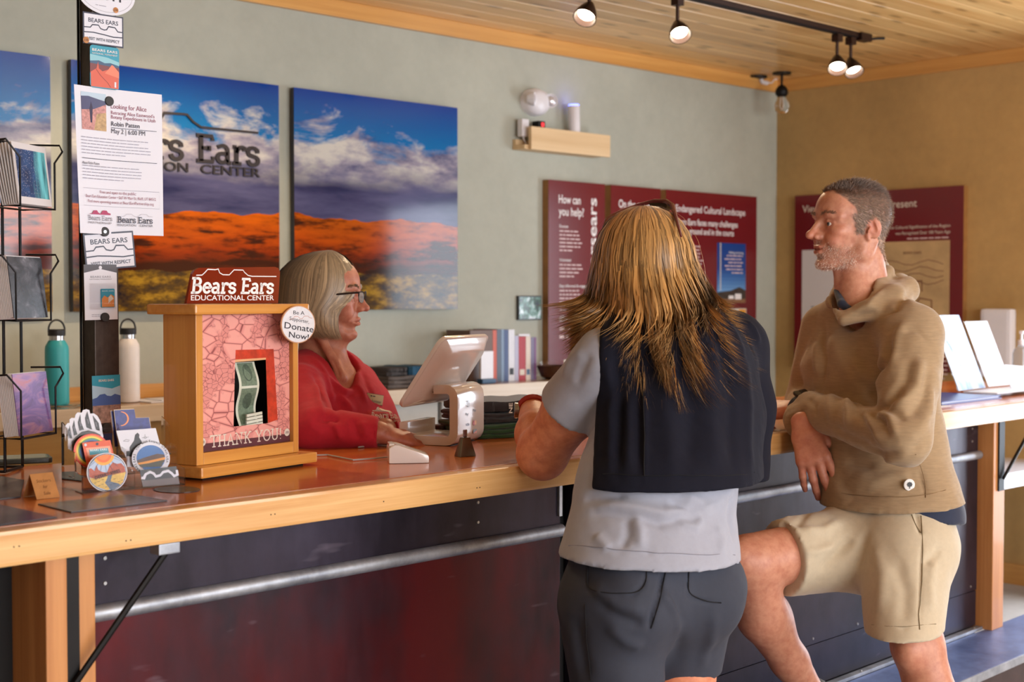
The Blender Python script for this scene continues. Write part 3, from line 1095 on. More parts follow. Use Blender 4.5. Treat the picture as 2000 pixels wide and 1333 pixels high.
em.b.inputs['Emission Color'].default_value = (0.10, 0.13, 1, 1)
em.set(emit=7.0)
MB().lathe([(0.0225, 0.1892), (0.0225, 0.1935), (0.020, 0.195)], 28).build('light_ring', em.m, t, smooth=True)

# ------------------------------------------------------------------ ceiling: track lighting, pendant bulb, vents
M_BRONZE = plain('oil_bronze', (58, 40, 34), 0.35, 0.7, 0.1)
TY, TZ = 3.215, CEIL
tr = thing('light_track', 'dark bronze lighting track fixed to the plank ceiling', 'light track', Matrix.Translation((0, TY, TZ)))
box('rail', (0.9, -0.018, -0.020), (5.04, 0.018, -0.0005), M_BRONZE, tr, bevel=0.002)
box('rail_lip', (0.9, -0.010, -0.024), (5.04, 0.010, -0.0202), M_BLACK, tr)
box('feed_box', (5.041, -0.03, -0.032), (5.12, 0.012, -0.0005), M_BRONZE, tr, bevel=0.004)
MB().tube([(5.12, -0.01, -0.02), (5.17, -0.02, -0.010), (5.21, -0.03, -0.006)], 0.006, 6).build('feed_cable', M_BLACK, tr, smooth=True)
M_BULB = NT('halogen_face')
M_BULB.base((1, 0.9, 0.75))
M_BULB.b.inputs['Emission Color'].default_value = (1, 0.86, 0.66, 1)
M_BULB.set(emit=14.0)
M_BULB = M_BULB.m
M_REFL = plain('chrome_reflector', (190, 180, 172), 0.15, 1.0)
heads = [(3.43, (1.9, 2.7, 0.9), 'spot head nearest the left end of the visible track'),
         (3.89, (2.7, 1.5, 0.7), 'spot head in the middle of the visible track'),
         (4.905, (3.7, 2.3, 0.9), 'left of the paired spot heads near the track end'),
         (5.005, (4.3, 1.9, 0.6), 'right of the paired spot heads near the track end'),
         (2.45, (2.3, 4.2, 1.7), 'spot head aimed at the photo panels, above the picture edge'),
         (1.55, (1.1, 2.3, 0.94), 'spot head aimed at the counter, above the picture edge')]
for i, (hx, tgt, lab) in enumerate(heads):
    t = thing('track_spot_head', 'bronze ' + lab, 'spotlight', Matrix.Translation((hx, TY, TZ - 0.0245)), 'track spot heads')
    box('adapter', (-0.018, -0.016, -0.030), (0.018, 0.016, -0.0003), M_BRONZE, t, bevel=0.002)
    MB().tube([(0, 0, -0.0302), (0, 0, -0.088)], 0.0065, 10).build('stem', M_BRONZE, t, smooth=True)
    d = (Vector(tgt) - Vector((hx, TY, TZ - 0.11))).normalized()
    d = (d + Vector((0, 0, -0.30))).normalized()
    q = Matrix.Translation((0, 0, -0.098)) @ d.to_track_quat('Z', 'Y').to_matrix().to_4x4()
    sh_ = MB().lathe([(0.011, -0.014), (0.016, -0.006), (0.027, 0.016), (0.036, 0.038), (0.040, 0.060), (0.037, 0.060), (0.033, 0.038), (0.024, 0.017), (0.002, 0.012)], 24, q, cap=False)
    sh = sh_.build('shade', M_BRONZE, t, smooth=True)
    MB().lathe([(0.022, 0.018), (0.030, 0.036), (0.029, 0.040), (0.0004, 0.044)], 20, q, cap=False).build('bulb', M_BULB, sh, smooth=True)
    ld_ = bpy.data.lights.new('track_spot', 'SPOT')
    ld_.energy = 26 if i < 4 else 32
    ld_.color = (1.0, 0.74, 0.46)
    ld_.spot_size = math.radians(75)
    ld_.spot_blend = 0.8
    ld_.shadow_soft_size = 0.03
    lo = bpy.data.objects.new('track_spot', ld_)
    COL.objects.link(lo)
    lo.parent = t
    lo.matrix_local = Matrix.Translation(Vector((0, 0, -0.098)) + d * 0.07) @ (-d).to_track_quat('Z', 'Y').to_matrix().to_4x4()

c0 = pZ(1527, 142, CEIL)
t = thing('pendant_bulb', 'bare clear bulb in a black socket hanging at the ceiling corner', 'lamp', Matrix.Translation((c0[0], c0[1], CEIL)))
MB().lathe([(0.045, -0.008), (0.045, -0.0006)], 24).build('canopy', M_BLACK, t, smooth=True)
MB().tube([(0, 0, -0.009), (0, 0, -0.060)], 0.006, 8).build('stem', M_BLACK, t, smooth=True)
MB().lathe([(0.008, -0.060), (0.020, -0.068), (0.031, -0.085), (0.031, -0.105), (0.022, -0.116), (0.020, -0.118)][::-1], 20).build('socket', M_BLACK, t, smooth=True)
M_CLEAR = NT('clear_glass')
M_CLEAR.base((0.96, 0.95, 0.95))
M_CLEAR.set(rough=0.02, trans=1.0, ior=1.25)
M_CLEAR = M_CLEAR.m
bp_ = Matrix.Rotation(math.radians(12), 4, 'Y')
MB().lathe([(0.0185, -0.119), (0.024, -0.130), (0.033, -0.148), (0.036, -0.165), (0.030, -0.186), (0.016, -0.198), (0.001, -0.202)][::-1], 20).build('glass_bulb', M_CLEAR, t, smooth=True)
MB().tube([(-0.006, 0, -0.12), (-0.012, 0, -0.165), (0, 0, -0.180), (0.012, 0, -0.165), (0.006, 0, -0.12)], 0.002, 6).build('filament', plain('filament_white', (235, 225, 215), 0.5), t, smooth=True)
c1 = pZ(1478, 149, CEIL)
t = thing('ceiling_junction', 'flat black ceiling box with a white plug and cord beside the bare bulb', 'junction box', Matrix.Translation((c1[0], c1[1], CEIL)))
MB().lathe([(0.05, -0.010), (0.052, -0.0006)], 24).build('cover', M_BLACK, t, smooth=True)
MB().tube([(0.02, -0.01, -0.0105), (0.03, -0.01, -0.026), (0.07, -0.012, -0.028)], 0.011, 8).build('plug', M_PLW, t, smooth=True)
MB().tube([(0.07, -0.012, -0.028), (0.10, -0.02, -0.024), (0.11, -0.025, -0.008), (0.13, -0.03, -0.004)], 0.003, 6).build('cord', M_PLW, t, smooth=True)
for px, py, lab in ((1137, 97, 'small dark slot vent in the plank ceiling by the wall trim'), (1368, 148, 'second slot vent in the plank ceiling, nearer the room corner')):
    c0 = pZ(px, py, CEIL)
    t = thing('ceiling_vent', lab, 'vent', Matrix.Translation((c0[0], c0[1], CEIL)), 'ceiling slot vents')
    b = MB()
    b.box((-0.075, -0.045, -0.006), (0.075, -0.036, -0.0006)).box((-0.075, 0.036, -0.006), (0.075, 0.045, -0.0006))
    b.box((-0.075, -0.036, -0.006), (-0.066, 0.036, -0.0006)).box((0.066, -0.036, -0.006), (0.075, 0.036, -0.0006))
    b.build('frame', M_BLACK, t)
    for k in range(5):
        box('slat', (-0.0655, -0.030 + k * 0.014, -0.005), (0.0655, -0.023 + k * 0.014, -0.0008), M_BLACK if px < 1200 else plain('dim_slat', (110, 78, 40), 0.6), t)

# wall device and outlet
d0, d1 = pX(1914, 603, WALL_X - 0.06), pX(1972, 740, WALL_X - 0.06)
t = thing('wall_dispenser', 'white rounded dispenser on the ochre wall behind the leaflets', 'dispenser', Matrix.Translation((WALL_X, d1[1], d1[2])))
w, h = d0[1] - d1[1], d0[2] - d1[2]
box('body', (-0.06, 0, 0), (-0.0005, w, h), M_PLW, t, bevel=0.018)
box('slot', (-0.0612, w * 0.25, 0.02), (-0.0602, w * 0.75, 0.03), M_GREYT, t)
q0, q1 = pY(1014, 653, 4.19), pY(1036, 702, 4.19)
t = thing('wall_outlet', 'white outlet plate with a grey cable above the back counter', 'outlet', frame((q0[0], 4.1995, q1[2]), (1, 0, 0), (0, 0, 1)))
w, h = q1[0] - q0[0], q0[2] - q1[2]
MB().box((0, 0, 0), (w, h, 0.006)).build('cover_plate', M_PLW, t, bevel=0.002)
MB().box((w * .3, h * .42, 0.0062), (w * .7, h * .62, 0.016)).build('plug', M_PLW, t, bevel=0.002)
MB().tube([(w * .6, h * .5, 0.017), (w * .95, h * .45, 0.03), (w * 1.1, h * .1, 0.03), (w * 1.15, -0.02, 0.02)], 0.002, 6).build('cable', M_GREYT, t, smooth=True)
# ================================================================== things on the counter, left part
class Plane:
    """a real plane in the room; L() gives local coordinates of a point seen in the photo"""

    def __init__(self, m):
        self.m = m
        self.i = m.inverted()
        self.o = np.array(m.translation)
        self.n = np.array(m.col[2][:3])

    def W(self, px, py):
        d = ray(px, py)
        return CAM0 + d * (((self.o - CAM0) @ self.n) / (d @ self.n))

    def L(self, px, py):
        v = self.i @ Vector(self.W(px, py))
        return (v.x, v.y)


def inkmat(name, rgb, rough=0.4):
    return plain(name, rgb, rough)


CI = inkmat
M_KRAFT = plain('kraft_card', (176, 120, 66), 0.8, 0, 0.1, 60)
M_PAPER = plain('white_paper', (226, 226, 236), 0.6)
M_NAVY = CI('navy_ink', (26, 28, 58))
M_MAG = plain('black_magnet', (38, 36, 36), 0.55)
M_PENNY = plain('kraft_price_dot', (186, 122, 62), 0.5, 0.0, 0.2, 150)
M_PLUM = CI('plum_ink', (140, 52, 84))

# steel post standing on the counter, up to the ceiling
PY = 2.50
p0 = pY(185, 650, PY)
PX0 = float(p0[0])
M_TUBE = steel('raw_steel_tube', (48, 40, 36), (86, 76, 70), 9, 0.45, 0.7)
po = thing('steel_post', 'square raw steel post rising from the counter, hung with papers', 'post', Matrix.Translation((PX0, PY, ZC)))
box('tube', (0, 0, 0.0003), (0.051, 0.051, CEIL - ZC - 0.0005), M_TUBE, po, bevel=0.002)
box('seam_flange', (-0.004, 0.0505, 0.0003), (0.0, 0.054, CEIL - ZC - 0.001), M_BLACK, po)


def hung(name, label, cat, TL, TR, BL, off, group=None, extra=None):
    """flat thing on the front of the post"""
    y = PY - off
    a, b_, c = pY(*BL, y), pY(*TL, y), pY(*TR, y)
    w = float(np.linalg.norm(c - b_))
    h = float(np.linalg.norm(b_ - a))
    m = frame(b_, c - b_, b_ - a)
    m = m @ Matrix.Translation((0, -h, 0))
    return thing(name, label, cat, m, group), w, h


# flyer
t, w, h = hung('event_flyer', 'white printed event flyer held to the steel post by round magnets', 'flyer', (138, 166), (316, 185), (136, 456), 0.0040)


def curl(x, y):
    return 0.030 * max(0.0, 1 - x / (w * 0.62)) ** 2 * (1 - 0.55 * y / h)


b = MB()
n = 14
b.add([(w * i / n, h * j / n, curl(w * i / n, h * j / n)) for j in range(n + 1) for i in range(n + 1)],
      [(j * (n + 1) + i, j * (n + 1) + i + 1, (j + 1) * (n + 1) + i + 1, (j + 1) * (n + 1) + i) for j in range(n) for i in range(n)])
b.build('sheet', M_PAPER, t, smooth='all')
p = Print(0.0004, bend=curl)
fp = Plane(t.matrix_world)
px_, py_, pw_, ph_ = w * 0.075, h * 0.705, w * 0.29, h * 0.255
# small photo of a hiker on a slickrock rim
p.rect(px_, py_, px_ + pw_, py_ + ph_, CI('photo_haze', (188, 208, 226)))
p.poly([(px_, py_), (px_ + pw_, py_), (px_ + pw_, py_ + ph_ * .80), (px_ + pw_ * .7, py_ + ph_ * .84), (px_ + pw_ * .3, py_ + ph_ * .90), (px_, py_ + ph_ * .88)], CI('photo_mesa_blue', (84, 88, 122)))
p.poly([(px_, py_), (px_ + pw_, py_), (px_ + pw_, py_ + ph_ * .72), (px_ + pw_ * .5, py_ + ph_ * .56), (px_, py_ + ph_ * .52)], plain('photo_pink_rock', (196, 142, 138), 0.5, 0, 0.35, 180))
p.poly([(px_ + pw_ * .5, py_), (px_ + pw_, py_), (px_ + pw_, py_ + ph_ * .5), (px_ + pw_ * .62, py_ + ph_ * .44)], plain('photo_tan_rock', (190, 158, 118), 0.5, 0, 0.3, 160))
p.poly([(px_ + pw_ * .36, py_ + ph_ * .2), (px_ + pw_ * .43, py_ + ph_ * .2), (px_ + pw_ * .46, py_ + ph_ * .6), (px_ + pw_ * .40, py_ + ph_ * .76), (px_ + pw_ * .33, py_ + ph_ * .55)], CI('photo_figure', (62, 58, 84)))
tx = w * 0.42
p.text('Looking for Alice', tx, h * 0.868, 0.0095, M_PLUM, width=w * 0.40)
p.text("Retracing Alice Eastwood's", tx, h * 0.828, 0.0070, M_PLUM, width=w * 0.49)
p.text('Botany Expeditions in Utah', tx, h * 0.798, 0.0070, M_PLUM, width=w * 0.50)
p.text('Robin Patten', tx, h * 0.748, 0.0088, M_NAVY, weight=0.006, width=w * 0.32)
p.line([(tx, h * 0.735), (w * 0.93, h * 0.735)], 0.0010, M_NAVY)
p.text('May 2 | 6:00 PM', tx, h * 0.698, 0.0092, M_NAVY, width=w * 0.38)
M_FINE = CI('fine_print', (150, 148, 164))
para(p, w * 0.06, h * 0.655, w * 0.86, 6, 0.0060, M_FINE, th=0.22)
p.line([(w * 0.06 + w * 0.87 * i / 8, h * 0.510) for i in range(9)], 0.0010, M_NAVY)
p.text('About Robin Patten', w * 0.06, h * 0.470, 0.0055, M_NAVY, width=w * 0.21)
para(p, w * 0.06, h * 0.462, w * 0.82, 5, 0.0060, M_FINE, th=0.22)
p.line([(w * 0.06, h * 0.190), (w * 0.95, h * 0.190), (w * 0.95, h * 0.308), (w * 0.06, h * 0.308)], 0.0005, M_FINE, True)
p.text('Free and open to the public:', w * 0.48, h * 0.278, 0.0058, M_PLUM, 'c', width=w * 0.42)
p.text('Bears Ears Education Center • 567 W Main St, Bluff, UT 84512', w * 0.5, h * 0.246, 0.0056, M_PLUM, 'c', width=w * 0.82)
p.text('Find more upcoming events at BearsEarsPartnership.org', w * 0.5, h * 0.212, 0.0056, M_PLUM, 'c', width=w * 0.77)
p.poly(buttes(w * 0.13, h * 0.135, w * 0.26, h * 0.055) + [(w * 0.39, h * 0.132), (w * 0.13, h * 0.132)], CI('butte_rose', (176, 70, 108)))
p.slab('Bears Ears', w * 0.11, h * 0.093, 0.0085, M_GREYT, 0.10, width=w * 0.30)
p.text('PARTNERSHIP', w * 0.11, h * 0.068, 0.0042, M_GREYT, width=w * 0.29)
p.line(buttes(w * 0.50, h * 0.125, w * 0.37, h * 0.045), 0.0005, M_FINE)
p.slab('Bears Ears', w * 0.47, h * 0.085, 0.0110, M_NAVY, 0.14, width=w * 0.40)
p.text('EDUCATION', w * 0.47, h * 0.060, 0.0045, M_NAVY, width=w * 0.21)
p.text('CENTER', w * 0.87, h * 0.060, 0.0045, M_NAVY, 'r', width=w * 0.15)
p.build('printing', t)


def respect_sticker(label, TL, TR, BL, off):
    t, w, h = hung('rectangular_sticker', label, 'sticker', TL, TR, BL, off, 'visit with respect stickers')
    MB().box((0, 0, 0), (w, h, 0.0012)).build('backing', M_NAVY, t)
    e = h * 0.045
    p = Print(0.0013)
    p.rect(e, e, w - e, h - e, M_PAPER)
    p.text('BEARS EARS', w * 0.5, h * 0.70, h * 0.135, M_NAVY, 'c', 0.018, width=w * 0.74)
    p.line([(w * a, h * b_) for a, b_ in ((0.03, 0.52), (0.18, 0.53), (0.23, 0.62), (0.38, 0.63), (0.43, 0.53), (0.52, 0.50), (0.58, 0.52), (0.63, 0.63), (0.79, 0.62), (0.86, 0.50), (0.97, 0.50))], h * 0.035, M_NAVY)
    p.line([(w * a, h * b_) for a, b_ in ((0.03, 0.36), (0.25, 0.38), (0.5, 0.35), (0.75, 0.31), (0.97, 0.33))], h * 0.035, M_NAVY)
    p.text('VISIT WITH RESPECT', w * 0.5, h * 0.13, h * 0.095, M_NAVY, 'c', 0.016, width=w * 0.80)
    p.build('printing', t)
    return t


# oval town sticker cut by the top of the picture
y_ = PY - 0.004
oc = pY(207, -14, y_)
t = thing('oval_sticker', 'white oval town sticker at the top of the steel post', 'sticker', frame(oc, (1, 0.0, -0.03), (0, 0, 1)))
MB().prism(arc(0, 0, 0.061, 0.043, 0, 360, 40), 0, 0.0012).build('backing', M_PAPER, t)
p = Print(0.0013)
p.line(arc(0, 0, 0.055, 0.037, 0, 360, 40), 0.0005, M_GREYT, True)
p.text('BLUFF', 0, -0.013, 0.030, M_INK, 'c', 0.02, width=0.078)
para(p, -0.022, -0.026, 0.044, 1, 0.006, M_FINE, th=0.2)
p.build('printing', t)
respect_sticker('black-edged visit with respect sticker near the top of the post', (161, 22), (240, 34), (162, 84), 0.0060)
respect_sticker('black-edged visit with respect sticker below the flyer', (161, 457), (259, 451), (164, 530), 0.0066)

# national monument fridge magnet
t, w, h = hung('picture_magnet', 'teal and red rock souvenir magnet above the flyer', 'magnet', (174, 87), (231, 95), (174, 170), 0.0085)
MB().prism(rrect(0, 0, w, h, 0.007), 0, 0.003).build('backing', M_MAG, t)
p = Print(0.0031)
M_TEAL = CI('print_teal', (40, 150, 176))
M_TEALL = CI('print_teal_light', (140, 196, 208))
M_RED1 = CI('print_red_rock', (214, 92, 66))
M_RED2 = CI('print_pale_rock', (230, 128, 98))
M_REDD = CI('print_dark_rock', (116, 44, 46))
M_SLATE = CI('print_slate', (44, 82, 116))
p.poly(rrect(0, 0, w, h, 0.006), M_TEAL)
p.poly([(w * a, h * b_) for a, b_ in ((0, .60), (1, .50), (1, .66), (.6, .74), (0, .78))], M_TEALL)
p.poly([(w * a, h * b_) for a, b_ in ((0, .40), (1, .40), (1, .57), (.7, .62), (.5, .60), (.3, .65), (0, .62))], M_SLATE)
p.poly([(w * a, h * b_) for a, b_ in ((0, .34), (1, .34), (1, .52), (0, .57))], M_REDD)
p.poly([(w * a, h * b_) for a, b_ in ((.03, .02), (.97, .02), (.99, .42), (.80, .56), (.74, .58), (.62, .46), (.42, .40), (.3, .46), (.27, .62), (.22, .46), (.02, .36))], M_RED1)
p.poly([(w * a, h * b_) for a, b_ in ((.5, .36), (.99, .28), (.99, .42), (.80, .56), (.74, .58), (.62, .46))], M_RED2)
p.rect(w * .83, h * .05, w * .89, h * .18, M_PAPER)
p.line([(w * a, h * b_) for a, b_ in ((.2, .44), (.35, .3), (.6, .14), (.7, .04))], 0.0008, M_REDD)
p.text('BEARS EARS', w * .5, h * .86, h * .060, M_WHITE, 'c', 0.012, width=w * .86)
p.text('NATIONAL MONUMENT', w * .5, h * .79, h * .036, M_WHITE, 'c', 0.006, width=w * .86)
p.build('printing', t)

# enamel pin on its card
t, w, h = hung('pin_card', 'white card with a bagged enamel pin on the steel post', 'pin', (163, 517), (227, 517), (163, 626), 0.0100)
MB().box((0, 0, 0), (w, h, 0.0010)).build('card', M_PAPER, t)
p = Print(0.0011)
p.poly([(0, h), (0, h * .85), (w * .5, h * .92), (w, h * .85), (w, h)], CI('charcoal_ink', (70, 64, 72)))
p.poly(arc(w * .5, h * .945, w * .05), M_PAPER)
p.text('BEARS EARS', w * .5, h * .76, h * .036, M_GREYT, 'c', 0.0, width=w * .62)
p.text('NATIONAL MONUMENT', w * .5, h * .725, h * .018, M_GREYT, 'c', 0.0, width=w * .68)
para(p, w * .2, h * .1, w * .6, 2, h * .03, M_FINE, th=.3)
p.build('printing', t)
b = MB().prism(rrect(w * .48, h * .22, w * .90, h * .56, 0.002), 0.0022, 0.0040)
pin = b.build('enamel_pin', M_TEAL, t)
p = Print(0.0041)
p.poly([(w * a, h * b_) for a, b_ in ((.5, .23), (.88, .23), (.88, .42), (.78, .46), (.68, .40), (.58, .44), (.5, .38))], CI('pin_orange', (226, 138, 62)))
p.poly([(w * a, h * b_) for a, b_ in ((.70, .30), (.86, .38), (.78, .45), (.70, .40))], M_CREAM)
p.text('BEARS EARS', w * .69, h * .51, h * .022, M_WHITE, 'c', 0.0, width=w * .36)
p.build('pin_face', pin)
MB().box((w * .14, h * .19, 0.0045), (w * .92, h * .66, 0.0047)).build('plastic_bag', M_CLEAR, t)
# brochure card at the foot of the post
t, w, h = hung('picture_bookmark', 'tall blue mesa souvenir card at the foot of the steel post', 'card', (179, 735), (234, 732), (184, 868), 0.0045)
MB().box((0, 0, 0), (w, h, 0.0010)).build('card', M_TEAL, t)
p = Print(0.0011)
p.poly([(0, h * .62), (w, h * .66), (w, h * .84), (w * .7, h * .80), (0, h * .86)], CI('print_cloud', (168, 198, 216)))
p.poly([(0, h * .5), (w, h * .5), (w, h * .69), (w * .8, h * .72), (w * .66, h * .69), (w * .52, h * .70), (w * .44, h * .73), (w * .26, h * .72), (w * .16, h * .68), (0, h * .66)], CI('print_mesa_blue', (62, 92, 152)))
p.rect(0, 0, w, h * .56, plain('print_desert', (158, 126, 112), 0.4, 0, 0.5, 120))
p.rect(0, 0, w, h * .30, plain('print_desert_dark', (84, 52, 46), 0.4, 0, 0.5, 120))
p.rect(0, 0, w, h * .14, CI('print_blue_foot', (30, 44, 92)))
p.text('BEARS EARS', w * .5, h * .91, h * .034, M_CREAM, 'c', 0.01, width=w * .54)
p.build('printing', t)

M_HOLE = plain('magnet_hole', (150, 150, 156), 0.3, 0.8)
for k, (x, y, r, off, m, lab) in enumerate(((226, 20, 0.0055, 0.0055, M_PENNY, 'kraft price dot on the oval town sticker'), (168, 78, 0.0062, 0.0075, M_PENNY, 'kraft price dot on the corner of the upper respect sticker'),
                                            (212, 198, 0.0092, 0.0048, M_MAG, 'plain black round magnet at the top of the flyer'), (203, 453, 0.0092, 0.0080, M_MAG, 'black ring magnet with a hole at the bottom of the flyer'),
                                            (204, 620, 0.0088, 0.0113, M_MAG, 'black round magnet at the bottom of the pin card'), (207, 836, 0.0095, 0.0060, M_MAG, 'black round magnet low on the blue souvenir card'))):
    c = pY(x, y, PY - off)
    dot = m is M_PENNY
    t = thing('price_dot' if dot else 'round_magnet', lab, 'sticker' if dot else 'magnet', frame(c, (1, 0, 0), (0, 0, 1)))
    MB().lathe([(r, 0), (r, 0.0006 if dot else 0.004), (r * .9, 0.0007 if dot else 0.0048)], 24).build('disc', m, t, smooth=True)
    if k == 3:
        MB().lathe([(r * .35, 0.0049), (r * .35, 0.0053)], 16).build('hole', M_HOLE, t, smooth=True)
    if dot:
        p = Print(0.0008)
        p.text('2.95' if k == 0 else '2.50', 0, -r * .3, r * .6, M_INK, 'c', 0.01)
        p.build('price', t)

# ------------------------------------------------------------------ wire postcard rack at the left edge
tdir = AX_F * 0.977 + AX_R * 0.215
tdir = np.array([tdir[0], tdir[1], 0.0])
tdir /= np.linalg.norm(tdir)
ndir = np.array([tdir[1], -tdir[0], 0.0])
M_WIRE = plain('black_wire', (24, 22, 24), 0.4, 0.5)
fA, fB = pD(10, 917, 2.62), pD(44, 909, 2.70)
rk = thing('postcard_rack', 'black wire postcard rack cut by the left picture edge', 'card rack', Matrix.Translation((fA[0], fA[1], ZC)))
rp = rk.matrix_world.translation


def rel(pt):
    return Vector(pt) - rp


bz = ZC + 0.004
posts = [Vector((fA[0], fA[1], bz)), Vector((fB[0], fB[1], bz)), Vector((fA[0] - 0.10 * AX_R[0], fA[1] - 0.10 * AX_R[1], bz)), Vector((fB[0] - 0.10 * AX_R[0], fB[1] - 0.10 * AX_R[1], bz))]
for q in posts:
    MB().tube([rel(q), rel(q + Vector((0, 0, 0.62)))], 0.0030, 8).build('upright', M_WIRE, rk, smooth=True)
MB().tube([rel(posts[i]) for i in (0, 1, 3, 2)], 0.0030, 8, True).build('base_loop', M_WIRE, rk, smooth=True)
MB().tube([rel(posts[i] + Vector((0, 0, 0.62))) for i in (0, 1, 3, 2)], 0.0030, 8, True).build('top_loop', M_WIRE, rk, smooth=True)


def nightsky():
    t = NT('card_night_sky')
    sep = t.n('ShaderNodeSeparateXYZ')
    v = t.coords()
    t.l(v, sep.inputs[0])
    st = t.n('ShaderNodeTexVoronoi')
    st.inputs['Scale'].default_value = 300
    t.l(v, st.inputs['Vector'])
    stars = t.ramp(st.outputs['Distance'], [(0.10, (1, 1, 1)), (0.22, (0, 0, 0))])
    base = t.ramp(t.noise(v, 30, 3), [(0.3, s2l((14, 34, 74))), (0.7, s2l((40, 84, 140)))])
    c = t.mix(t.math('MULTIPLY', stars, 0.8), base, (0.8, 0.9, 1.0))
    aur = t.ramp(t.math('ADD', t.math('MULTIPLY', sep.outputs[0], 9.0), t.math('MULTIPLY', t.noise(t.coords((30, 6, 1)), 1.0, 3), 0.5)), [(0.80, (0, 0, 0)), (0.95, (1, 1, 1))])
    c = t.mix(aur, c, t.ramp(t.noise(t.coords((60, 9, 1)), 1.0, 4), [(0.35, s2l((16, 58, 74))), (0.6, s2l((120, 206, 216)))]))
    t.base(c)
    t.set(rough=0.25)
    return t.m


def splash(name, stops, sc=(10, 22, 1), detail=6, dist=1.2):
    t = NT(name)
    t.base(t.ramp(t.noise(t.coords(sc), 1.0, detail, 0.6, dist), [(a, s2l(c)) for a, c in stops]))
    t.set(rough=0.25)
    return t.m


M_C1 = nightsky()
M_C2 = splash('card_mono_arch', [(0.30, (20, 20, 24)), (0.52, (58, 58, 64)), (0.66, (96, 94, 102)), (0.74, (210, 210, 214))], (24, 30, 1), 5, 0.6)
M_C3 = splash('card_purple_canyon', [(0.30, (88, 62, 112)), (0.46, (124, 92, 156)), (0.56, (170, 120, 160)), (0.66, (196, 110, 104)), (0.74, (226, 168, 110))], (9, 22, 1), 5, 1.8)
M_CBACK = plain('card_stock', (214, 208, 208), 0.6)
pockets = [((35, 397), 2.50, M_C1, 'white-bordered aurora night sky postcard in the top rack pocket', True),
           ((27, 622), 2.50, M_C2, 'black and white rock arch postcard in the middle rack pocket', False),
           ((37, 853), 2.50, M_C3, 'purple slot canyon postcard in the lowest rack pocket', False)]
CW, CH = 0.112, 0.112
for k, ((bx, by), dd, cm, lab, border) in enumerate(pockets):
    o = pD(bx, by, dd)
    lean = 0.12
    up = np.array([0, 0, 1.0]) - ndir * lean
    m = frame(o, tdir, up)
    ml = rk.matrix_world.inverted() @ frame(o, tdir, (0, 0, 1))
    b = MB()
    b.tube([(-0.028, 0.108, -0.062), (-0.030, 0.112, -0.004), (-0.002, 0.082, 0.006), (-0.002, -0.005, 0.006), (CW + 0.002, -0.005, 0.006), (CW + 0.002, 0.082, 0.006),
            (CW + 0.030, 0.106, 0.006), (CW + 0.030, 0.118, 0.0), (CW + 0.010, 0.118, -0.05)], 0.0020, 8)
    pk = b.build('pocket_wire', M_WIRE, rk, smooth=True)
    pk.matrix_local = ml
    lp = MB().tube([(-0.002, -0.0045, 0.004), (CW + 0.002, -0.0045, 0.004), (CW + 0.002, -0.0045, -0.06), (-0.002, -0.0045, -0.06)], 0.0018, 6, True).build('pocket_floor', M_WIRE, rk, smooth=True)
    lp.matrix_local = ml
    # the cards: one facing out, the rest stacked behind it
    t = thing('postcard', lab, 'postcard', m, 'postcards in the wire rack')
    MB().box((0, 0, 0), (CW, CH, 0.0012)).build('card', M_CBACK if border else cm, t)
    if border:
        MB().box((CW * .07, CH * .12, 0.00125), (CW * .95, CH * .90, 0.0013)).build('photo', cm, t)
    for j in range(7 if k == 0 else 9):
        fan = (0.030 if k == 0 else 0.004) * (j + 1) * 0.55
        m2 = m @ Matrix.Translation((0, random.uniform(0, 0.002), -0.0032 * (j + 1) * (1.4 if k == 0 else 1.0))) @ Matrix.Rotation(-fan, 4, 'X')
        c = thing('postcard', 'spare postcard stacked behind the %s in its rack pocket' % ('aurora card', 'black and white card', 'purple canyon card')[k], 'postcard', m2, 'spare postcards behind the %s' % ('aurora card', 'black and white card', 'purple canyon card')[k])
        MB().box((0, 0, 0), (CW, CH, 0.0014 + 0.001 * (k > 0))).build('card', M_CBACK, c)

# dark tray under the rack
q = [pZ(*a, ZC) for a in ((-40, 912), (104, 905), (100, 893), (-30, 897))]
t = thing('phone', 'dark flat phone lying behind the wire rack', 'phone', frame(q[0], q[1] - q[0], q[3] - q[0]))
L = float(np.linalg.norm(q[1] - q[0]))
MB().prism(rrect(0, 0, L, 0.085, 0.012), 0.0003, 0.011).build('body', plain('dark_green_case', (58, 70, 66), 0.35), t, bevel=0.003)
MB().prism(rrect(0.006, 0.006, L - 0.006, 0.079, 0.010), 0.0112, 0.0116).build('screen', plain('dark_screen', (84, 96, 92), 0.1), t)

# ------------------------------------------------------------------ acrylic sticker stand
a0, a1 = pZ(160, 965, ZC), pZ(362, 948, ZC)
ex = a1 - a0
SW = float(np.linalg.norm(ex))
ex = ex / SW
ey = np.array([-ex[1], ex[0], 0])
M_ACR = NT('clear_acrylic')
M_ACR.base((0.97, 0.96, 0.96))
M_ACR.set(rough=0.03, trans=1.0, ior=1.06)
M_ACR = M_ACR.m
sm = frame(a0, ex, ey)
st = thing('sticker_stand', 'clear acrylic stepped stand full of stickers', 'display stand', sm)
tiers = [(0.0, 0.0, 0.040), (0.034, 0.022, 0.075), (0.068, 0.048, 0.112)]
for k, (d, z0, z1) in enumerate(tiers):
    MB().box((0, d, 0.0003 if k == 0 else z0), (SW, d + 0.002, z1 - 0.010)).build('pocket_front', M_ACR, st)
    MB().box((0, d + 0.002, max(z0, 0.0003)), (SW, d + 0.033, z0 + 0.002)).build('pocket_floor', M_ACR, st)
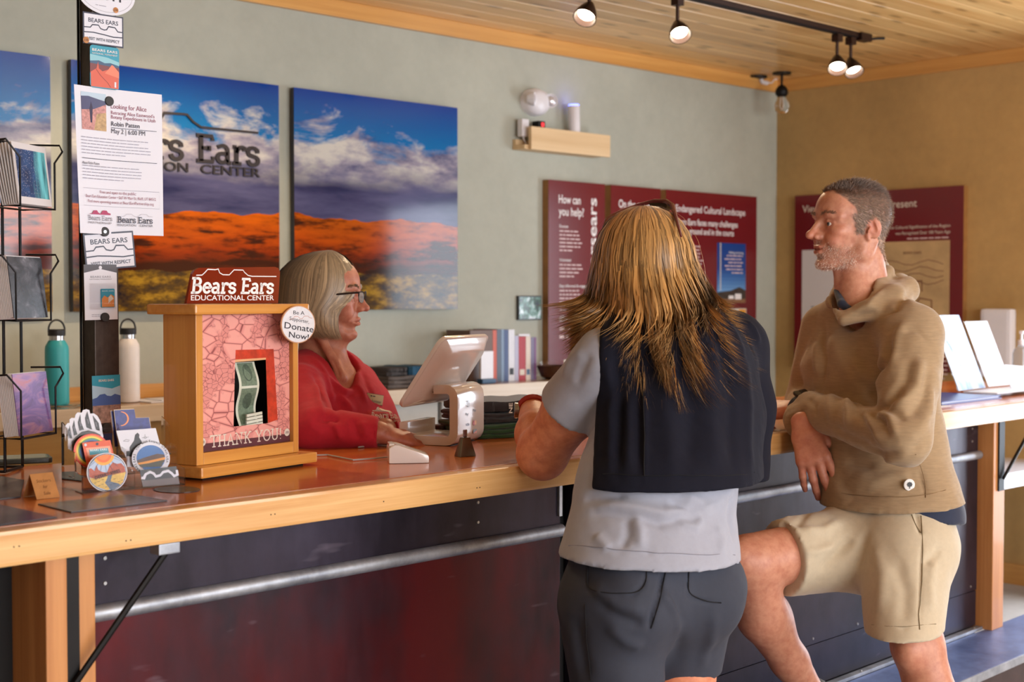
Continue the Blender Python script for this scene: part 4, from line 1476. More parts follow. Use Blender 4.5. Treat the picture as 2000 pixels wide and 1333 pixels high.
for x in (0, SW / 2 - 0.001, SW - 0.002):
    b = MB()
    pr_ = [(0.0, 0.0003), (0.102, 0.0003), (0.102, 0.115), (0.07, 0.105), (0.066, 0.07), (0.036, 0.066), (0.032, 0.034), (0.0, 0.030)]
    b.add([(x, p_[0], p_[1]) for p_ in pr_] + [(x + 0.002, p_[0], p_[1]) for p_ in pr_],
          [tuple(range(8)), tuple(range(15, 7, -1))] + [(i, 8 + i, 8 + (i + 1) % 8, (i + 1) % 8) for i in range(8)])
    b.build('divider', M_ACR, st)


def sticker_plane(d, lean=0.22):
    o = a0 + ey * d + np.array([0, 0, 0.003])
    up = np.array([0, 0, 1.0]) + ey * lean
    return Plane(frame(o, ex, up))


def pxpoly(pl, pts):
    return [pl.L(*p_) for p_ in pts]


def die_cut(name, label, d, base_pts, m, lean=0.22, cat='sticker', th=0.0012):
    pl = sticker_plane(d, lean)
    t = thing(name, label, cat, pl.m, 'stickers in the acrylic stand')
    base = pxpoly(pl, base_pts)
    area = sum(base[i - 1][0] * base[i][1] - base[i][0] * base[i - 1][1] for i in range(len(base)))
    if area < 0:
        base = base[::-1]
    MB().prism(base, 0, th).build('backing', m, t)
    return t, pl, Print(th + 0.0001)


def E2(cx, cy, rx, ry=None, n=36, a0=0, a1=360):
    return arc(cx, cy, rx, rx if ry is None else ry, a0, a1, n)


def zc5(pts):      # zoom window (110,790) at 7.015x
    return [(110 + x / 7.015, 790 + y / 7.015) for x, y in pts]


# bear paw
paw = zc5([(180, 640), (125, 500), (110, 400), (118, 300), (150, 260), (178, 258), (180, 210), (205, 188), (250, 190), (262, 140), (290, 112), (345, 118), (362, 82), (410, 68), (450, 82), (460, 130), (510, 125), (560, 160), (600, 230), (625, 320), (628, 390), (640, 430), (640, 640)])
t, pl, p = die_cut('bear_paw_sticker', 'white bear paw sticker with black claws', 0.070, paw, M_PAPER, 0.12)
M_BLK = CI('black_ink', (34, 32, 36))
for cl in ([(180, 285), (160, 380), (178, 470), (215, 470), (195, 380)], [(240, 215), (215, 310), (235, 430), (285, 415), (255, 320)], [(325, 140), (290, 250), (310, 365), (375, 350), (335, 250)], [(420, 100), (390, 190), (410, 320), (485, 350), (450, 220)], [(495, 155), (520, 260), (540, 350), (590, 365), (575, 260)]):
    q = pxpoly(pl, zc5(cl))
    p.poly(q, M_BLK)
    cx = sum(v[0] for v in q) / 5
    cy = sum(v[1] for v in q) / 5
    p.line([(cx - 0.0012, cy + 0.004), (cx + 0.0005, cy - 0.004)], 0.0018, M_GREYT)
p.poly(pxpoly(pl, zc5([(200, 520), (260, 450), (340, 380), (430, 360), (520, 380), (600, 420), (620, 640), (220, 640)])), CI('paw_dark', (58, 54, 48)))
p.build('printing', t)
# rainbow disc
t, pl, p = die_cut('rainbow_sticker', 'round rainbow sticker behind the orange card', 0.052, zc5(E2(480, 640, 245, 235)), CI('rb_red', (226, 70, 44)), 0.16)
for k, (r, c) in enumerate(((222, (240, 150, 50)), (205, (246, 214, 70)), (185, (96, 150, 90)), (165, (70, 110, 160)), (142, (70, 42, 92)), (110, (54, 30, 62)))):
    p.poly(pxpoly(pl, zc5(E2(480, 640, r, r * .96))), CI('rb_%d' % k, c))
p.build('printing', t)
# orange pin card
t, pl, p = die_cut('orange_card', 'orange souvenir pin card behind the desert sticker', 0.040, zc5([(350, 530), (735, 492), (785, 690), (770, 900), (430, 900)]), CI('orange_ink', (222, 84, 34)), 0.18, 'card')
p.poly(pxpoly(pl, zc5([(400, 600), (730, 572), (760, 700), (440, 740)])), CI('orange_pale', (236, 160, 128)))
p.poly(pxpoly(pl, zc5([(442, 625), (700, 600), (718, 665), (455, 700)])), M_TEAL)
c = pl.L(*zc5([(575, 640)])[0])
p.text('BEARS EARS', c[0], c[1], 0.0035, M_WHITE, 'c', 0.01, width=0.030)
c = pl.L(*zc5([(555, 547)])[0])
p.poly(arc(c[0], c[1], 0.0024), M_NAVY)
c = pl.L(*zc5([(395, 560)])[0])
p.poly(arc(c[0], c[1], 0.0024), M_PAPER)
p.build('printing', t)
# round desert sticker
t, pl, p = die_cut('round_desert_sticker', 'round stained-glass style desert sticker with an orange sun', 0.006, zc5(E2(692, 935, 278, 268)), M_PAPER, 0.20)
p.poly(pxpoly(pl, zc5(E2(692, 935, 266, 257))), M_BLK)
p.poly(pxpoly(pl, zc5(E2(692, 935, 258, 249))), CI('desert_sky', (176, 194, 222)))


def inside(pl, pts, cx, cy, rx, ry):
    out = []
    for x, y in pts:
        dx, dy = (x - cx) / rx, (y - cy) / ry
        k = math.hypot(dx, dy)
        if k > 1:
            x, y = cx + dx / k * rx, cy + dy / k * ry
        out.append((x, y))
    return pxpoly(pl, zc5(out))


D_ = (692, 935, 256, 247)
for r, c in ((150, (236, 166, 52)), (112, (232, 108, 40)), (78, (238, 128, 52))):
    pts = [(640 + r * math.cos(math.radians(a)), 690 + r * math.sin(math.radians(a))) for a in range(0, 181, 12)]
    p.poly(inside(pl, pts + [(640 - r, 690), (640, 650), (640 + r, 690)][1:2], *D_), CI('sun_%d' % r, c))
p.poly(inside(pl, [(430, 1010), (430, 890), (470, 880), (520, 920), (545, 840), (570, 900), (620, 930), (690, 940), (720, 860), (770, 800), (830, 820), (880, 810), (930, 860), (960, 950), (700, 1010), (560, 1030)], *D_), plain('desert_red', (172, 76, 50), 0.4, 0, 0.2, 300))
p.poly(inside(pl, [(430, 1020), (560, 1020), (700, 985), (960, 930), (960, 1100), (880, 1180), (690, 1190), (540, 1130), (470, 1080)], *D_), plain('desert_sand', (216, 178, 84), 0.4, 0, 0.15, 200))
p.poly(inside(pl, [(700, 975), (760, 965), (735, 1060), (850, 1090), (905, 1140), (800, 1190), (740, 1185), (700, 1130), (660, 1080), (690, 1020)], *D_), CI('desert_river', (84, 100, 122)))
for a in range(0, 181, 20):
    p.line(inside(pl, [(640 + 150 * math.cos(math.radians(a)), 690 + 150 * math.sin(math.radians(a))), (640 + 250 * math.cos(math.radians(a)), 690 + 250 * math.sin(math.radians(a)))], *D_), 0.0004, M_SLATE)
for k in range(16):
    x, y = 500 + (k * 53) % 420, 1030 + (k * 37) % 120
    p.line(inside(pl, [(x, y), (x + 30, y - 6)], *D_), 0.0007, M_BLK)
c = pl.L(*zc5([(695, 985)])[0])
p.text('DESERT VIBES', c[0], c[1], 0.0055, M_INK, 'c', 0.02, width=0.046, rot=12)
p.build('printing', t)
# Utah-shaped eclipse stickers
ut = [(782, 75), (1065, 60), (1085, 185), (1270, 178), (1300, 340), (1330, 560), (840, 580)]
for k in (1, 0):
    t, pl, p = die_cut('eclipse_sticker', ('front ' if k == 0 else 'rear ') + 'state-shaped night sky sticker with an orange crescent', 0.072 + 0.006 * k, zc5([(x - 45 * k, y + 12 * k) for x, y in ut]), CI('tan_edge', (190, 166, 140)), 0.12)
    p.poly(pxpoly(pl, zc5([((x - 1040) * .97 + 1040 - 45 * k, (y - 320) * .96 + 320 + 12 * k) for x, y in ut])), plain('eclipse_blue', (38, 44, 122), 0.4, 0, 0.25, 120))
    cr = [(880 + 110 * math.cos(math.radians(a)), 200 + 100 * math.sin(math.radians(a))) for a in range(-90, 91, 12)] + [(870 + 98 * math.cos(math.radians(a)), 200 + 92 * math.sin(math.radians(a))) for a in range(84, -91, -12)]
    p.poly(pxpoly(pl, zc5([(x - 45 * k, y) for x, y in cr])), CI('crescent', (240, 136, 56)))
    p.build('printing', t)
# white card with dark rock silhouette
t, pl, p = die_cut('rock_tower_card', 'white square card with a black rock tower silhouette', 0.050, zc5([(818, 365), (1358, 328), (1420, 560), (1450, 860), (960, 860), (880, 600)]), M_PAPER, 0.16)
p.poly(pxpoly(pl, zc5([(925, 700), (945, 650), (1000, 640), (1000, 590), (1060, 500), (1075, 420), (1110, 390), (1135, 420), (1130, 455), (1165, 510), (1180, 620), (1100, 740)])), M_BLK)
p.line(pxpoly(pl, zc5([(915, 505), (950, 485), (1000, 495), (985, 512), (915, 508)])), 0.0005, M_BLK)
p.line(pxpoly(pl, zc5([(1210, 415), (1210, 440)])), 0.0005, M_BLK)
p.line(pxpoly(pl, zc5([(1170, 462), (1195, 460)])), 0.0005, M_BLK)
p.line(pxpoly(pl, zc5([(1230, 456), (1260, 452)])), 0.0005, M_BLK)
p.line(pxpoly(pl, zc5(E2(1213, 458, 14, 12))), 0.0005, M_BLK, True)
p.build('printing', t)
# round mesa sticker with lettering
t, pl, p = die_cut('round_mesa_sticker', 'round white sticker of a mesa with lettering round its rim', 0.040, zc5(E2(1292, 745, 262, 232)), M_PAPER, 0.18)
p.poly(pxpoly(pl, zc5(E2(1290, 740, 196, 178))), CI('mesa_sky', (64, 112, 176)))
D_ = (1290, 740, 195, 177)
for pts, m in (([(1095, 775), (1180, 740), (1260, 715), (1380, 680), (1490, 690), (1490, 800), (1100, 820)], CI('mesa_brown', (84, 58, 44))),
               ([(1095, 830), (1250, 800), (1490, 735), (1490, 900), (1110, 900)], CI('mesa_green', (62, 62, 44))),
               ([(1095, 812), (1250, 778), (1490, 725), (1490, 760), (1250, 812), (1110, 838)], CI('mesa_gold', (228, 148, 50))),
               ([(1110, 860), (1180, 880), (1170, 915), (1130, 905)], CI('mesa_gold', (228, 148, 50)))):
    p.poly(inside(pl, pts, *D_), m)
c = pl.L(*zc5([(1290, 742)])[0])
R_ = abs(pl.L(*zc5([(1290 + 205, 742)])[0])[0] - c[0]) * 1.04
p.arc_text('Visit with Respect', c[0], c[1], R_, 0.0042, 100, M_BLK, 0.012)
p.arc_text('UTAH, USA', c[0], c[1], R_, 0.0042, 12, M_BLK, 0.012)
p.arc_text('BEARS EARS', c[0], c[1], R_, 0.0042, 196, M_BLK, 0.012)
p.build('printing', t)
# black sticker with white arches
t, pl, p = die_cut('black_arch_sticker', 'small black sticker with white butte arches at the stand front', 0.006, zc5([(1140, 905), (1640, 850), (1690, 1100), (1180, 1140)]), M_BLK, 0.10)
p.line(pxpoly(pl, zc5([(1160, 1010), (1195, 1015), (1220, 960), (1280, 930), (1330, 950), (1360, 990), (1420, 975), (1460, 930), (1530, 915), (1580, 950), (1610, 985), (1655, 965), (1645, 900)])), 0.0042, M_PAPER)
p.poly(pxpoly(pl, zc5([(1165, 1050), (1665, 1000), (1680, 1090), (1180, 1130)])), CI('sticker_grey', (96, 80, 78)))
p.build('printing', t)

# kraft tent card
q = [np.array(pZ(*a, ZC)) for a in ((72, 977), (117, 972), (40, 970))]
ax = (q[1] - q[0]) / np.linalg.norm(q[1] - q[0])
wd = float(np.linalg.norm(q[1] - q[0]))
dp = np.array([-ax[1], ax[0], 0])
t = thing('tent_card', 'folded kraft tent card with handwriting by the sticker stand', 'card', frame(q[0], ax, dp))
b = MB()
hh, ww = 0.040, 0.048
b.add([(0, 0, 0.0004), (wd, 0, 0.0004), (wd, ww / 2, hh), (0, ww / 2, hh), (0, ww, 0.0004), (wd, ww, 0.0004), (0, 0.001, 0.0004), (wd, 0.001, 0.0004), (wd, ww / 2, hh - 0.0016), (0, ww / 2, hh - 0.0016), (0, ww - 0.001, 0.0004), (wd, ww - 0.001, 0.0004)],
      [(0, 1, 2, 3), (3, 2, 5, 4), (6, 9, 8, 7), (9, 10, 11, 8), (0, 6, 7, 1), (4, 5, 11, 10), (0, 3, 9, 6), (3, 4, 10, 9), (1, 7, 8, 2), (2, 8, 11, 5)])
b.build('folded_card', M_KRAFT, t)
pp = Print(0.0002)
for s_, yy, wf in (('Stickers', 0.030, .62), ('for', 0.019, .2), ('Sale', 0.007, .3)):
    pp.text(s_, wd * .5, yy, 0.006, CI('pencil_brown', (110, 66, 34)), 'c', 0, width=wd * wf, shear=.15)
o = pp.build('handwriting', t)
o.matrix_local = frame((0, 0, 0), (1, 0, 0), (0, ww / 2, hh))

# leaflets lying flat
M_MATP = splash('leaflet_dusk_photo', [(0.3, (70, 60, 64)), (0.5, (110, 98, 96)), (0.7, (92, 88, 110))], (14, 5, 1), 4, 0.5)
M_MATD = splash('leaflet_dark', [(0.3, (48, 36, 54)), (0.7, (82, 66, 92))], (8, 8, 1), 3, 0.4)


def flat(name, label, cat, pts, m, th=0.0016, z=0.0004, em=None):
    q = [pZ(*a, ZC) for a in pts]
    o = np.array([q[0][0], q[0][1], ZC])
    t = thing(name, label, cat, Matrix.Translation(o))
    pl = [(float(v[0] - o[0]), float(v[1] - o[1])) for v in q]
    area = sum(pl[i - 1][0] * pl[i][1] - pl[i][0] * pl[i - 1][1] for i in range(len(pl)))
    if area < 0:
        pl = pl[::-1]
    MB().prism(pl, z, z + th).build('sheet', em or M_BLK, t)
    k = 0.97
    cx = sum(v[0] for v in pl) / len(pl)
    cy = sum(v[1] for v in pl) / len(pl)
    MB().prism([(cx + (x - cx) * k, cy + (y - cy) * k) for x, y in pl], z + th, z + th + 0.0002).build('printed_face', m, t)
    return t


flat('leaflet', 'dark landscape leaflet lying flat in front of the sticker stand', 'leaflet', ((74, 987), (139, 1003), (327, 980), (258, 968)), M_MATP)
flat('leaflet', 'purple-black leaflet at the front counter edge, lower left corner', 'leaflet', ((-70, 985), (-10, 1030), (112, 1013), (0, 988)), M_MATD)
flat('leaflet', 'dark grey leaflet half behind the kraft tent card', 'leaflet', ((-60, 940), (-40, 982), (40, 973), (47, 940), (0, 932)), plain('leaflet_grey', (70, 66, 70), 0.3, 0, 0.15, 20))
flat('flat_sticker', 'grey line-drawing sticker lying flat beside the sticker stand', 'sticker', [(345 + 46 * math.cos(a / 10 * math.pi), 957.5 + 6.5 * math.sin(a / 10 * math.pi)) for a in range(20)], splash('sticker_doodle', [(0.4, (44, 42, 40)), (0.55, (110, 104, 92))], (120, 120, 1), 3, 1.0), 0.0006)

# ------------------------------------------------------------------ donation box
b0, b1 = pZ(395, 942, ZC), pZ(620, 908, ZC)
ex = b1 - b0
BW = float(np.linalg.norm(ex))
ex = ex / BW
ey = np.array([-ex[1], ex[0], 0])
M_OAKX = wood('box_oak', (188, 116, 40), (218, 154, 70), 0, 0.38, 0.4, 20)
M_OAKZ = wood('box_oak_upright', (188, 116, 40), (218, 154, 70), 2, 0.38, 0.4, 20)
bm_ = frame(b0, ex, ey)
dbx = thing('donation_box', 'oak donation box with a pink stone wall print and dollar bills inside', 'donation box', bm_)
BD = 0.125
x0, x1 = 0.012, BW - 0.026
y0, y1 = 0.026, 0.110
zb, zt_ = 0.026, 0.300
box('foot', (0.02, 0.02, 0.0002), (BW - 0.02, BD - 0.02, 0.005), M_BLACK, dbx)
box('base_board', (-0.002, 0.0, 0.0052), (BW, BD, 0.0255), M_OAKX, dbx, bevel=0.004)
box('lid_board', (-0.014, 0.0, zt_ + 0.0005), (BW - 0.022, BD, zt_ + 0.0195), M_OAKX, dbx, bevel=0.004)
box('side_board', (x0, y0, zb), (x0 + 0.017, y1, zt_), M_OAKZ, dbx, bevel=0.001)
box('side_board', (x1 - 0.015, y0, zb), (x1, y1, zt_), M_OAKZ, dbx, bevel=0.001)
box('bottom_rail', (x0 + 0.0172, y0, zb), (x1 - 0.0152, y0 + 0.016, zb + 0.022), M_OAKX, dbx, bevel=0.001)
box('back_board', (x0 + 0.0172, y1 - 0.012, zb), (x1 - 0.0152, y1, zt_), M_OAKX, dbx)
ip = Plane(frame(b0 + ey * (y0 + 0.010), ex, (0, 0, 1)))
ix0, ix1, iz0, iz1 = x0 + 0.0172, x1 - 0.0152, zb + 0.0225, zt_ - 0.0005
wn = [ip.L(*a) for a in ((456, 834), (523, 827), (519, 703), (459, 708))]
# stone print with the window cut out
ts = NT('stone_wall_print')
vo = ts.n('ShaderNodeTexVoronoi', feature='DISTANCE_TO_EDGE')
ts.l(ts.coords((26, 1, 44)), vo.inputs['Vector'])
vo.inputs['Scale'].default_value = 1.0
vo2 = ts.n('ShaderNodeTexVoronoi', feature='DISTANCE_TO_EDGE')
ts.l(ts.coords((80, 1, 110)), vo2.inputs['Vector'])
vo2.inputs['Scale'].default_value = 1.0
nz_ = ts.noise(ts.coords((14, 1, 14)), 1.0, 3)
c1 = ts.ramp(vo.outputs['Distance'], [(0.008, s2l((150, 74, 74))), (0.03, s2l((222, 142, 132))), (0.10, s2l((236, 164, 152)))])
c2 = ts.ramp(vo2.outputs['Distance'], [(0.012, s2l((150, 76, 76))), (0.05, s2l((222, 144, 134)))])
ts.base(ts.mix(ts.ramp(nz_, [(0.50, (0, 0, 0)), (0.54, (1, 1, 1))]), c1, c2))
ts.set(rough=0.3)
yy = y0 + 0.010
b = MB()
ov = [(ix0, yy, iz0), (ix1, yy, iz0), (ix1, yy, iz1), (ix0, yy, iz1)]
iv = [(a, yy, z) for a, z in wn]
b.add(ov + iv, [(0, 1, 5, 4), (1, 2, 6, 5), (2, 3, 7, 6), (3, 0, 4, 7)])
b.build('stone_print', ts.m, dbx, label='pink stone wall print with a window cut-out')
p = Print(0.0002)
rv_o = [ip.L(*a) for a in ((459, 708), (460, 684), (534, 682), (542, 820), (523, 827), (519, 703))]
p.poly(rv_o[::-1], plain('print_red_reveal', (196, 62, 34), 0.35, 0, 0.3, 60))
p.poly([ip.L(*a) for a in ((459, 708), (459, 703), (519, 699), (519, 703))], CI('print_lintel', (222, 168, 120)))
bd = [ip.L(*a) for a in ((407, 896), (580, 879), (580, 848), (407, 864))]
zt2 = bd[3][1]
p.rect(ix0, iz0, ix1, zt2 - 0.002, CI('thank_you_band', (92, 44, 50)))
p.slab('THANK YOU!', (ix0 + ix1) / 2 + 0.002, iz0 + 0.007, 0.0205, M_CREAM, 0.10, 'c', width=(ix1 - ix0) * 0.80)
for sx in (ix0 + 0.007, ix1 - 0.009):
    p.poly(arc(sx, iz0 + 0.018, 0.0075), M_CREAM)
    for k in range(4):
        p.line([(sx - 0.004 + k * 0.0026, iz0 + 0.0155), (sx - 0.003 + k * 0.0022, iz0 + 0.0205)], 0.0011, CI('thank_you_band', (92, 44, 50)))
o = p.build('thank_you_print', dbx)
o.matrix_local = frame((0, yy, 0), (1, 0, 0), (0, 0, 1))
pane = box('acrylic_pane', (ix0, y0 + 0.007, iz0), (ix1, y0 + 0.0085, iz1), M_GLASS, dbx)
box('dark_interior', (ix0, y1 - 0.014, iz0 - 0.02), (ix1, y1 - 0.0125, iz1), M_DARK, dbx)
# dollar bills seen through the cut-out
M_BILLW = plain('bill_paper', (214, 214, 196), 0.6)
M_BILLG = plain('bill_green', (112, 128, 106), 0.6, 0, 0.25, 260)
M_BILLD = plain('bill_green_dark', (78, 94, 78), 0.6, 0, 0.3, 260)
cxb = (wn[0][0] + wn[1][0]) / 2 + 0.004
zbb = wn[0][1]
ztb = wn[3][1]
bt = thing('dollar_bill', 'folded dollar bill standing in the donation box window', 'bill', bm_ @ Matrix.Translation((cxb, yy + 0.012, 0)))
wv = lambda s: (0.010 * math.sin(s * 7.0), 0.006 * math.sin(s * 5 + 1))
vs, fs, n = [], [], 28
bw = 0.054
def bill_strip(half, inset, off, s0=0.0, s1=1.0):
    vs = []
    for i in range(n + 1):
        s = s0 + (s1 - s0) * i / n
        dy, dx = wv(s)
        z = zbb - 0.004 + (ztb - zbb + 0.002) * s
        vs += [(dx - half, dy - off, z), (dx + half, dy - off, z)]
    return vs, [(2 * i, 2 * i + 1, 2 * i + 3, 2 * i + 2) for i in range(n)]
MB().add(*bill_strip(bw / 2, 0, 0)).build('note', M_BILLW, bt, smooth='all')
MB().add(*bill_strip(bw / 2 - 0.006, 0, 0.0005, 0.02, 0.60)).build('engraving', M_BILLG, bt, smooth='all')
MB().add(*bill_strip(bw / 2 - 0.006, 0, 0.0005, 0.64, 0.99)).build('engraving', M_BILLG, bt, smooth='all')
for sc_ in (0.40, 0.84):
    vs = []
    for a in range(20):
        x = 0.012 * math.cos(a / 10 * math.pi)
        s = sc_ + 0.13 * math.sin(a / 10 * math.pi)
        dy, dx = wv(s)
        vs.append((dx + x, dy - 0.001, zbb - 0.004 + (ztb - zbb + 0.002) * s))
    MB().add(vs, [tuple(range(20))]).build('portrait_oval', M_BILLD, bt)
bt2 = thing('dollar_bill', 'flat dollar bills lying at the bottom of the donation box', 'bill', bm_ @ Matrix.Translation((cxb, yy + 0.004, zbb)))
b = MB()
for k in range(4):
    b.box((-0.012 + 0.001 * k, 0.0, -0.004 + k * 0.0065), (0.033, 0.003, 0.001 + k * 0.0065), Matrix.Rotation(math.radians(-4), 4, 'Y'))
b.build('note_edges', M_BILLW, bt2)

# red header sign standing on the lid
hp = Plane(frame(b0 + ey * 0.060 + np.array([0, 0, zt_ + 0.0198]), ex, (0, 0, 1)))
ol = [hp.L(*a) for a in ((362, 611), (541, 607), (545, 548), (541, 540), (535, 538), (386, 541), (378, 546), (374, 553))]
zb_ = min(a[1] for a in ol)
ol = [(a[0], max(0.0005, a[1] - zb_ + 0.0005)) for a in ol]
ol[0] = (ol[0][0], 0.0005)
ol[1] = (ol[1][0], 0.0005)
hs = thing('header_sign', 'rust-red acrylic name sign standing on the donation box', 'sign', hp.m)
MB().prism(ol, -0.003, 0.003).build('acrylic_plate', plain('rust_red_acrylic', (122, 42, 22), 0.12, 0, 0.05, 10), hs)
hw = ol[1][0] - ol[0][0]
p = Print(0.0031)
p.slab('Bears Ears', ol[0][0] + hw * .045, 0.0205, 0.0265, M_WHITE, 0.17, width=hw * .90, shear=0.14)
p.text('EDUCATIONAL CENTER', ol[0][0] + hw * .045, 0.0065, 0.0098, M_WHITE, 'l', 0.012, width=hw * .905)
p.line([hp_ for hp_ in [(ol[0][0] + hw * a, b_) for a, b_ in ((.10, .0525), (.16, .0530), (.19, .0580), (.22, .0640), (.30, .0635), (.33, .0650), (.345, .058), (.38, .0545), (.45, .0545), (.46, .0565), (.50, .0640), (.60, .0640), (.615, .0600), (.655, .0540), (.70, .0525), (.98, .0530))]], 0.0018, M_WHITE)
p.build('lettering', hs)
# round badge
bp = Plane(frame(b0 + ey * -0.004, ex, (0, 0, 1)))
c = bp.L(581, 634)
e1_ = bp.L(581 + 33, 634)
bg = thing('donate_badge', 'round white Donate Now badge on the corner of the donation box', 'badge', bp.m @ Matrix.Translation((c[0], c[1], 0)))
rx = abs(e1_[0] - c[0])
ry = 0.0365
MB().prism(arc(0, 0, rx, ry, 0, 360, 40), 0, 0.0025).build('disc', CI('badge_tan', (200, 150, 116)), bg)
p = Print(0.0026)
p.poly(arc(0, 0, rx * .95, ry * .95, 0, 360, 40), plain('badge_white', (222, 220, 224), 0.5, 0, 0.06, 90))
p.line(buttes(-rx * .5, 0.010, rx * 1.3, 0.012), 0.0008, CI('badge_rust', (190, 128, 108)))
p.text('Be A', 0.001, 0.019, 0.0075, M_INK, 'c', width=rx * .65, rot=-3)
p.text('Supporter,', 0.002, 0.005, 0.0075, CI('badge_grey', (90, 86, 94)), 'c', width=rx * 1.15, rot=-8)
p.text('Donate', 0.001, -0.0115, 0.0125, M_INK, 'c', 0.004, width=rx * 1.7, rot=-7)
p.text('Now!', 0.0, -0.0275, 0.0115, M_INK, 'c', 0.002, width=rx * 1.15, rot=-7)
p.build('lettering', bg)
# ================================================================== till, bell, shirts, reader
M_TILL = plain('till_white', (226, 214, 208), 0.16, 0, 0.01, coat=0.5)
c0, c1 = pZ(894, 873, ZC), pZ(945, 861, ZC)
ang = math.degrees(math.atan2(c1[1] - c0[1], c1[0] - c0[0]))
TW = float(np.linalg.norm(c1 - c0))
tm_ = rotz(c0, ang)
pos = thing('till_stand', 'white tilted tablet till on a looped stand facing the clerk', 'till', tm_)


def loop_profile(pts, th):
    """closed loop band: outer polyline offset inwards"""
    return pts


# C-shaped band: profile in local (y, z), extruded along x
def band(path, th, x0, x1, name, m, par):
    n = len(path)
    L, R = [], []
    for i in range(n):
        a = Vector(path[max(i - 1, 0)])
        c = Vector(path[min(i + 1, n - 1)])
        d = (c - a).normalized()
        nn = Vector((-d.y, d.x))
        L.append(Vector(path[i]) + nn * th / 2)
        R.append(Vector(path[i]) - nn * th / 2)
    b = MB()
    vs = [(x0, p_.x, p_.y) for p_ in L] + [(x0, p_.x, p_.y) for p_ in R] + [(x1, p_.x, p_.y) for p_ in L] + [(x1, p_.x, p_.y) for p_ in R]
    fs = []
    for i in range(n - 1):
        fs += [(i, i + 1, n + i + 1, n + i), (2 * n + i, 3 * n + i, 3 * n + i + 1, 2 * n + i + 1), (i, 2 * n + i, 2 * n + i + 1, i + 1), (n + i, n + i + 1, 3 * n + i + 1, 3 * n + i)]
    fs += [(0, n, 3 * n, 2 * n), (n - 1, 3 * n - 1, 4 * n - 1, 2 * n - 1)]
    b.add(vs, fs)
    return b.build(name, m, par, smooth=True, bevel=0.0015)


th = 0.020
hgt = 0.137
cr = []
path = [(0.135, 0.050), (0.135, 0.022)] + [(0.123 + 0.012 * math.cos(a), 0.022 - 0.011 * math.sin(a)) for a in (0.5, 1.0, 1.57)] + [(0.03, 0.011)]
path += [(0.028 - 0.018 * math.sin(a), 0.029 - 0.018 * math.cos(a)) for a in (0.3, 0.8, 1.3, 1.57)] + [(0.010, hgt - 0.03)]
path += [(0.028 - 0.018 * math.cos(a), hgt - 0.028 + 0.018 * math.sin(a)) for a in (0.4, 0.8, 1.2, 1.57)] + [(0.060, hgt - 0.011)]
band(path, th, 0.0, TW, 'looped_stand', M_TILL, pos)
box('base_pad', (0.004, 0.02, 0.0002), (TW - 0.004, 0.12, 0.0008), M_BLACK, pos)
# tablet shell
sw, sl = 0.262, 0.190
# bottom edge towards the clerk (+y), top edge towards the customers

sb = Vector((TW / 2, 0.118, 0.088))
st_ = Vector((TW / 2, 0.012, 0.242))
ydir = (st_ - sb).normalized()
scm = frame(sb, (-1, 0, 0), ydir)       # z looks towards the clerk
sh = MB()
sh.prism(rrect(-sw / 2, 0, sw / 2, sl, 0.022), -0.004, 0.006, scm)
shell = sh.build('tablet_shell', M_TILL, pos, smooth=True, bevel=0.004)
ins_ = 0.030
b = MB()
o_ = rrect(-sw / 2 + 0.004, 0.004, sw / 2 - 0.004, sl - 0.004, 0.02)
i_ = rrect(-sw / 2 + ins_, ins_, sw / 2 - ins_, sl - ins_ * .8, 0.02)
n = len(o_)
b.add([scm @ Vector((p_[0], p_[1], -0.0042)) for p_ in o_] + [scm @ Vector((p_[0], p_[1], -0.022)) for p_ in i_], [(i, (i + 1) % n, n + (i + 1) % n, n + i) for i in range(n)] + [tuple(range(n, 2 * n))])
b.build('tablet_back', M_TILL, pos, smooth=True)
MB().prism(rrect(-sw / 2 + 0.012, 0.012, sw / 2 - 0.012, sl - 0.012, 0.006), 0.0062, 0.0072, scm).build('screen', plain('till_screen', (30, 34, 44), 0.08), pos)
MB().box((-0.055, 0.052, -0.0245), (0.055, 0.056, -0.0222), scm).build('hinge_gap', M_BLACK, pos)
MB().tube([(TW * .3, 0.075, hgt - 0.012), (TW * .7, 0.075, hgt - 0.012)], 0.009, 10).build('hinge', M_TILL, pos, smooth=True)
p = Print(0.0006)
for s_, x, z, c, wd_ in (('VISA', .36, .042, (40, 60, 130), .020), ('Pay', .34, .066, (60, 60, 64), .016), ('Pay', .62, .072, (60, 60, 64), .016)):
    p.text(s_, TW * x, z, 0.006, CI('pay_%s_%d' % (s_, c[0]), c), 'c', 0.012, width=wd_)
p.poly(arc(TW * .60, 0.046, 0.006), CI('pay_red', (206, 60, 60)))
p.poly(arc(TW * .65, 0.046, 0.006), CI('pay_amber', (226, 150, 60)))
p.rect(TW * .56, 0.022, TW * .70, 0.031, CI('pay_grey', (110, 90, 84)))
p.poly([(TW * .56, 0.022), (TW * .70, 0.022), (TW * .70, 0.028)], CI('pay_orange', (216, 106, 40)))
p.line(arc(TW * .34, 0.092, 0.004, 0.007), 0.0016, CI('pay_dark', (50, 50, 56)), True)
p.line(arc(TW * .36, 0.092, 0.006, 0.009, -60, 60, 8), 0.0016, CI('pay_dark', (50, 50, 56)))
o = p.build('payment_marks', pos)
o.matrix_local = frame((0, -0.0002, 0), (1, 0, 0), (0, 0, 1))

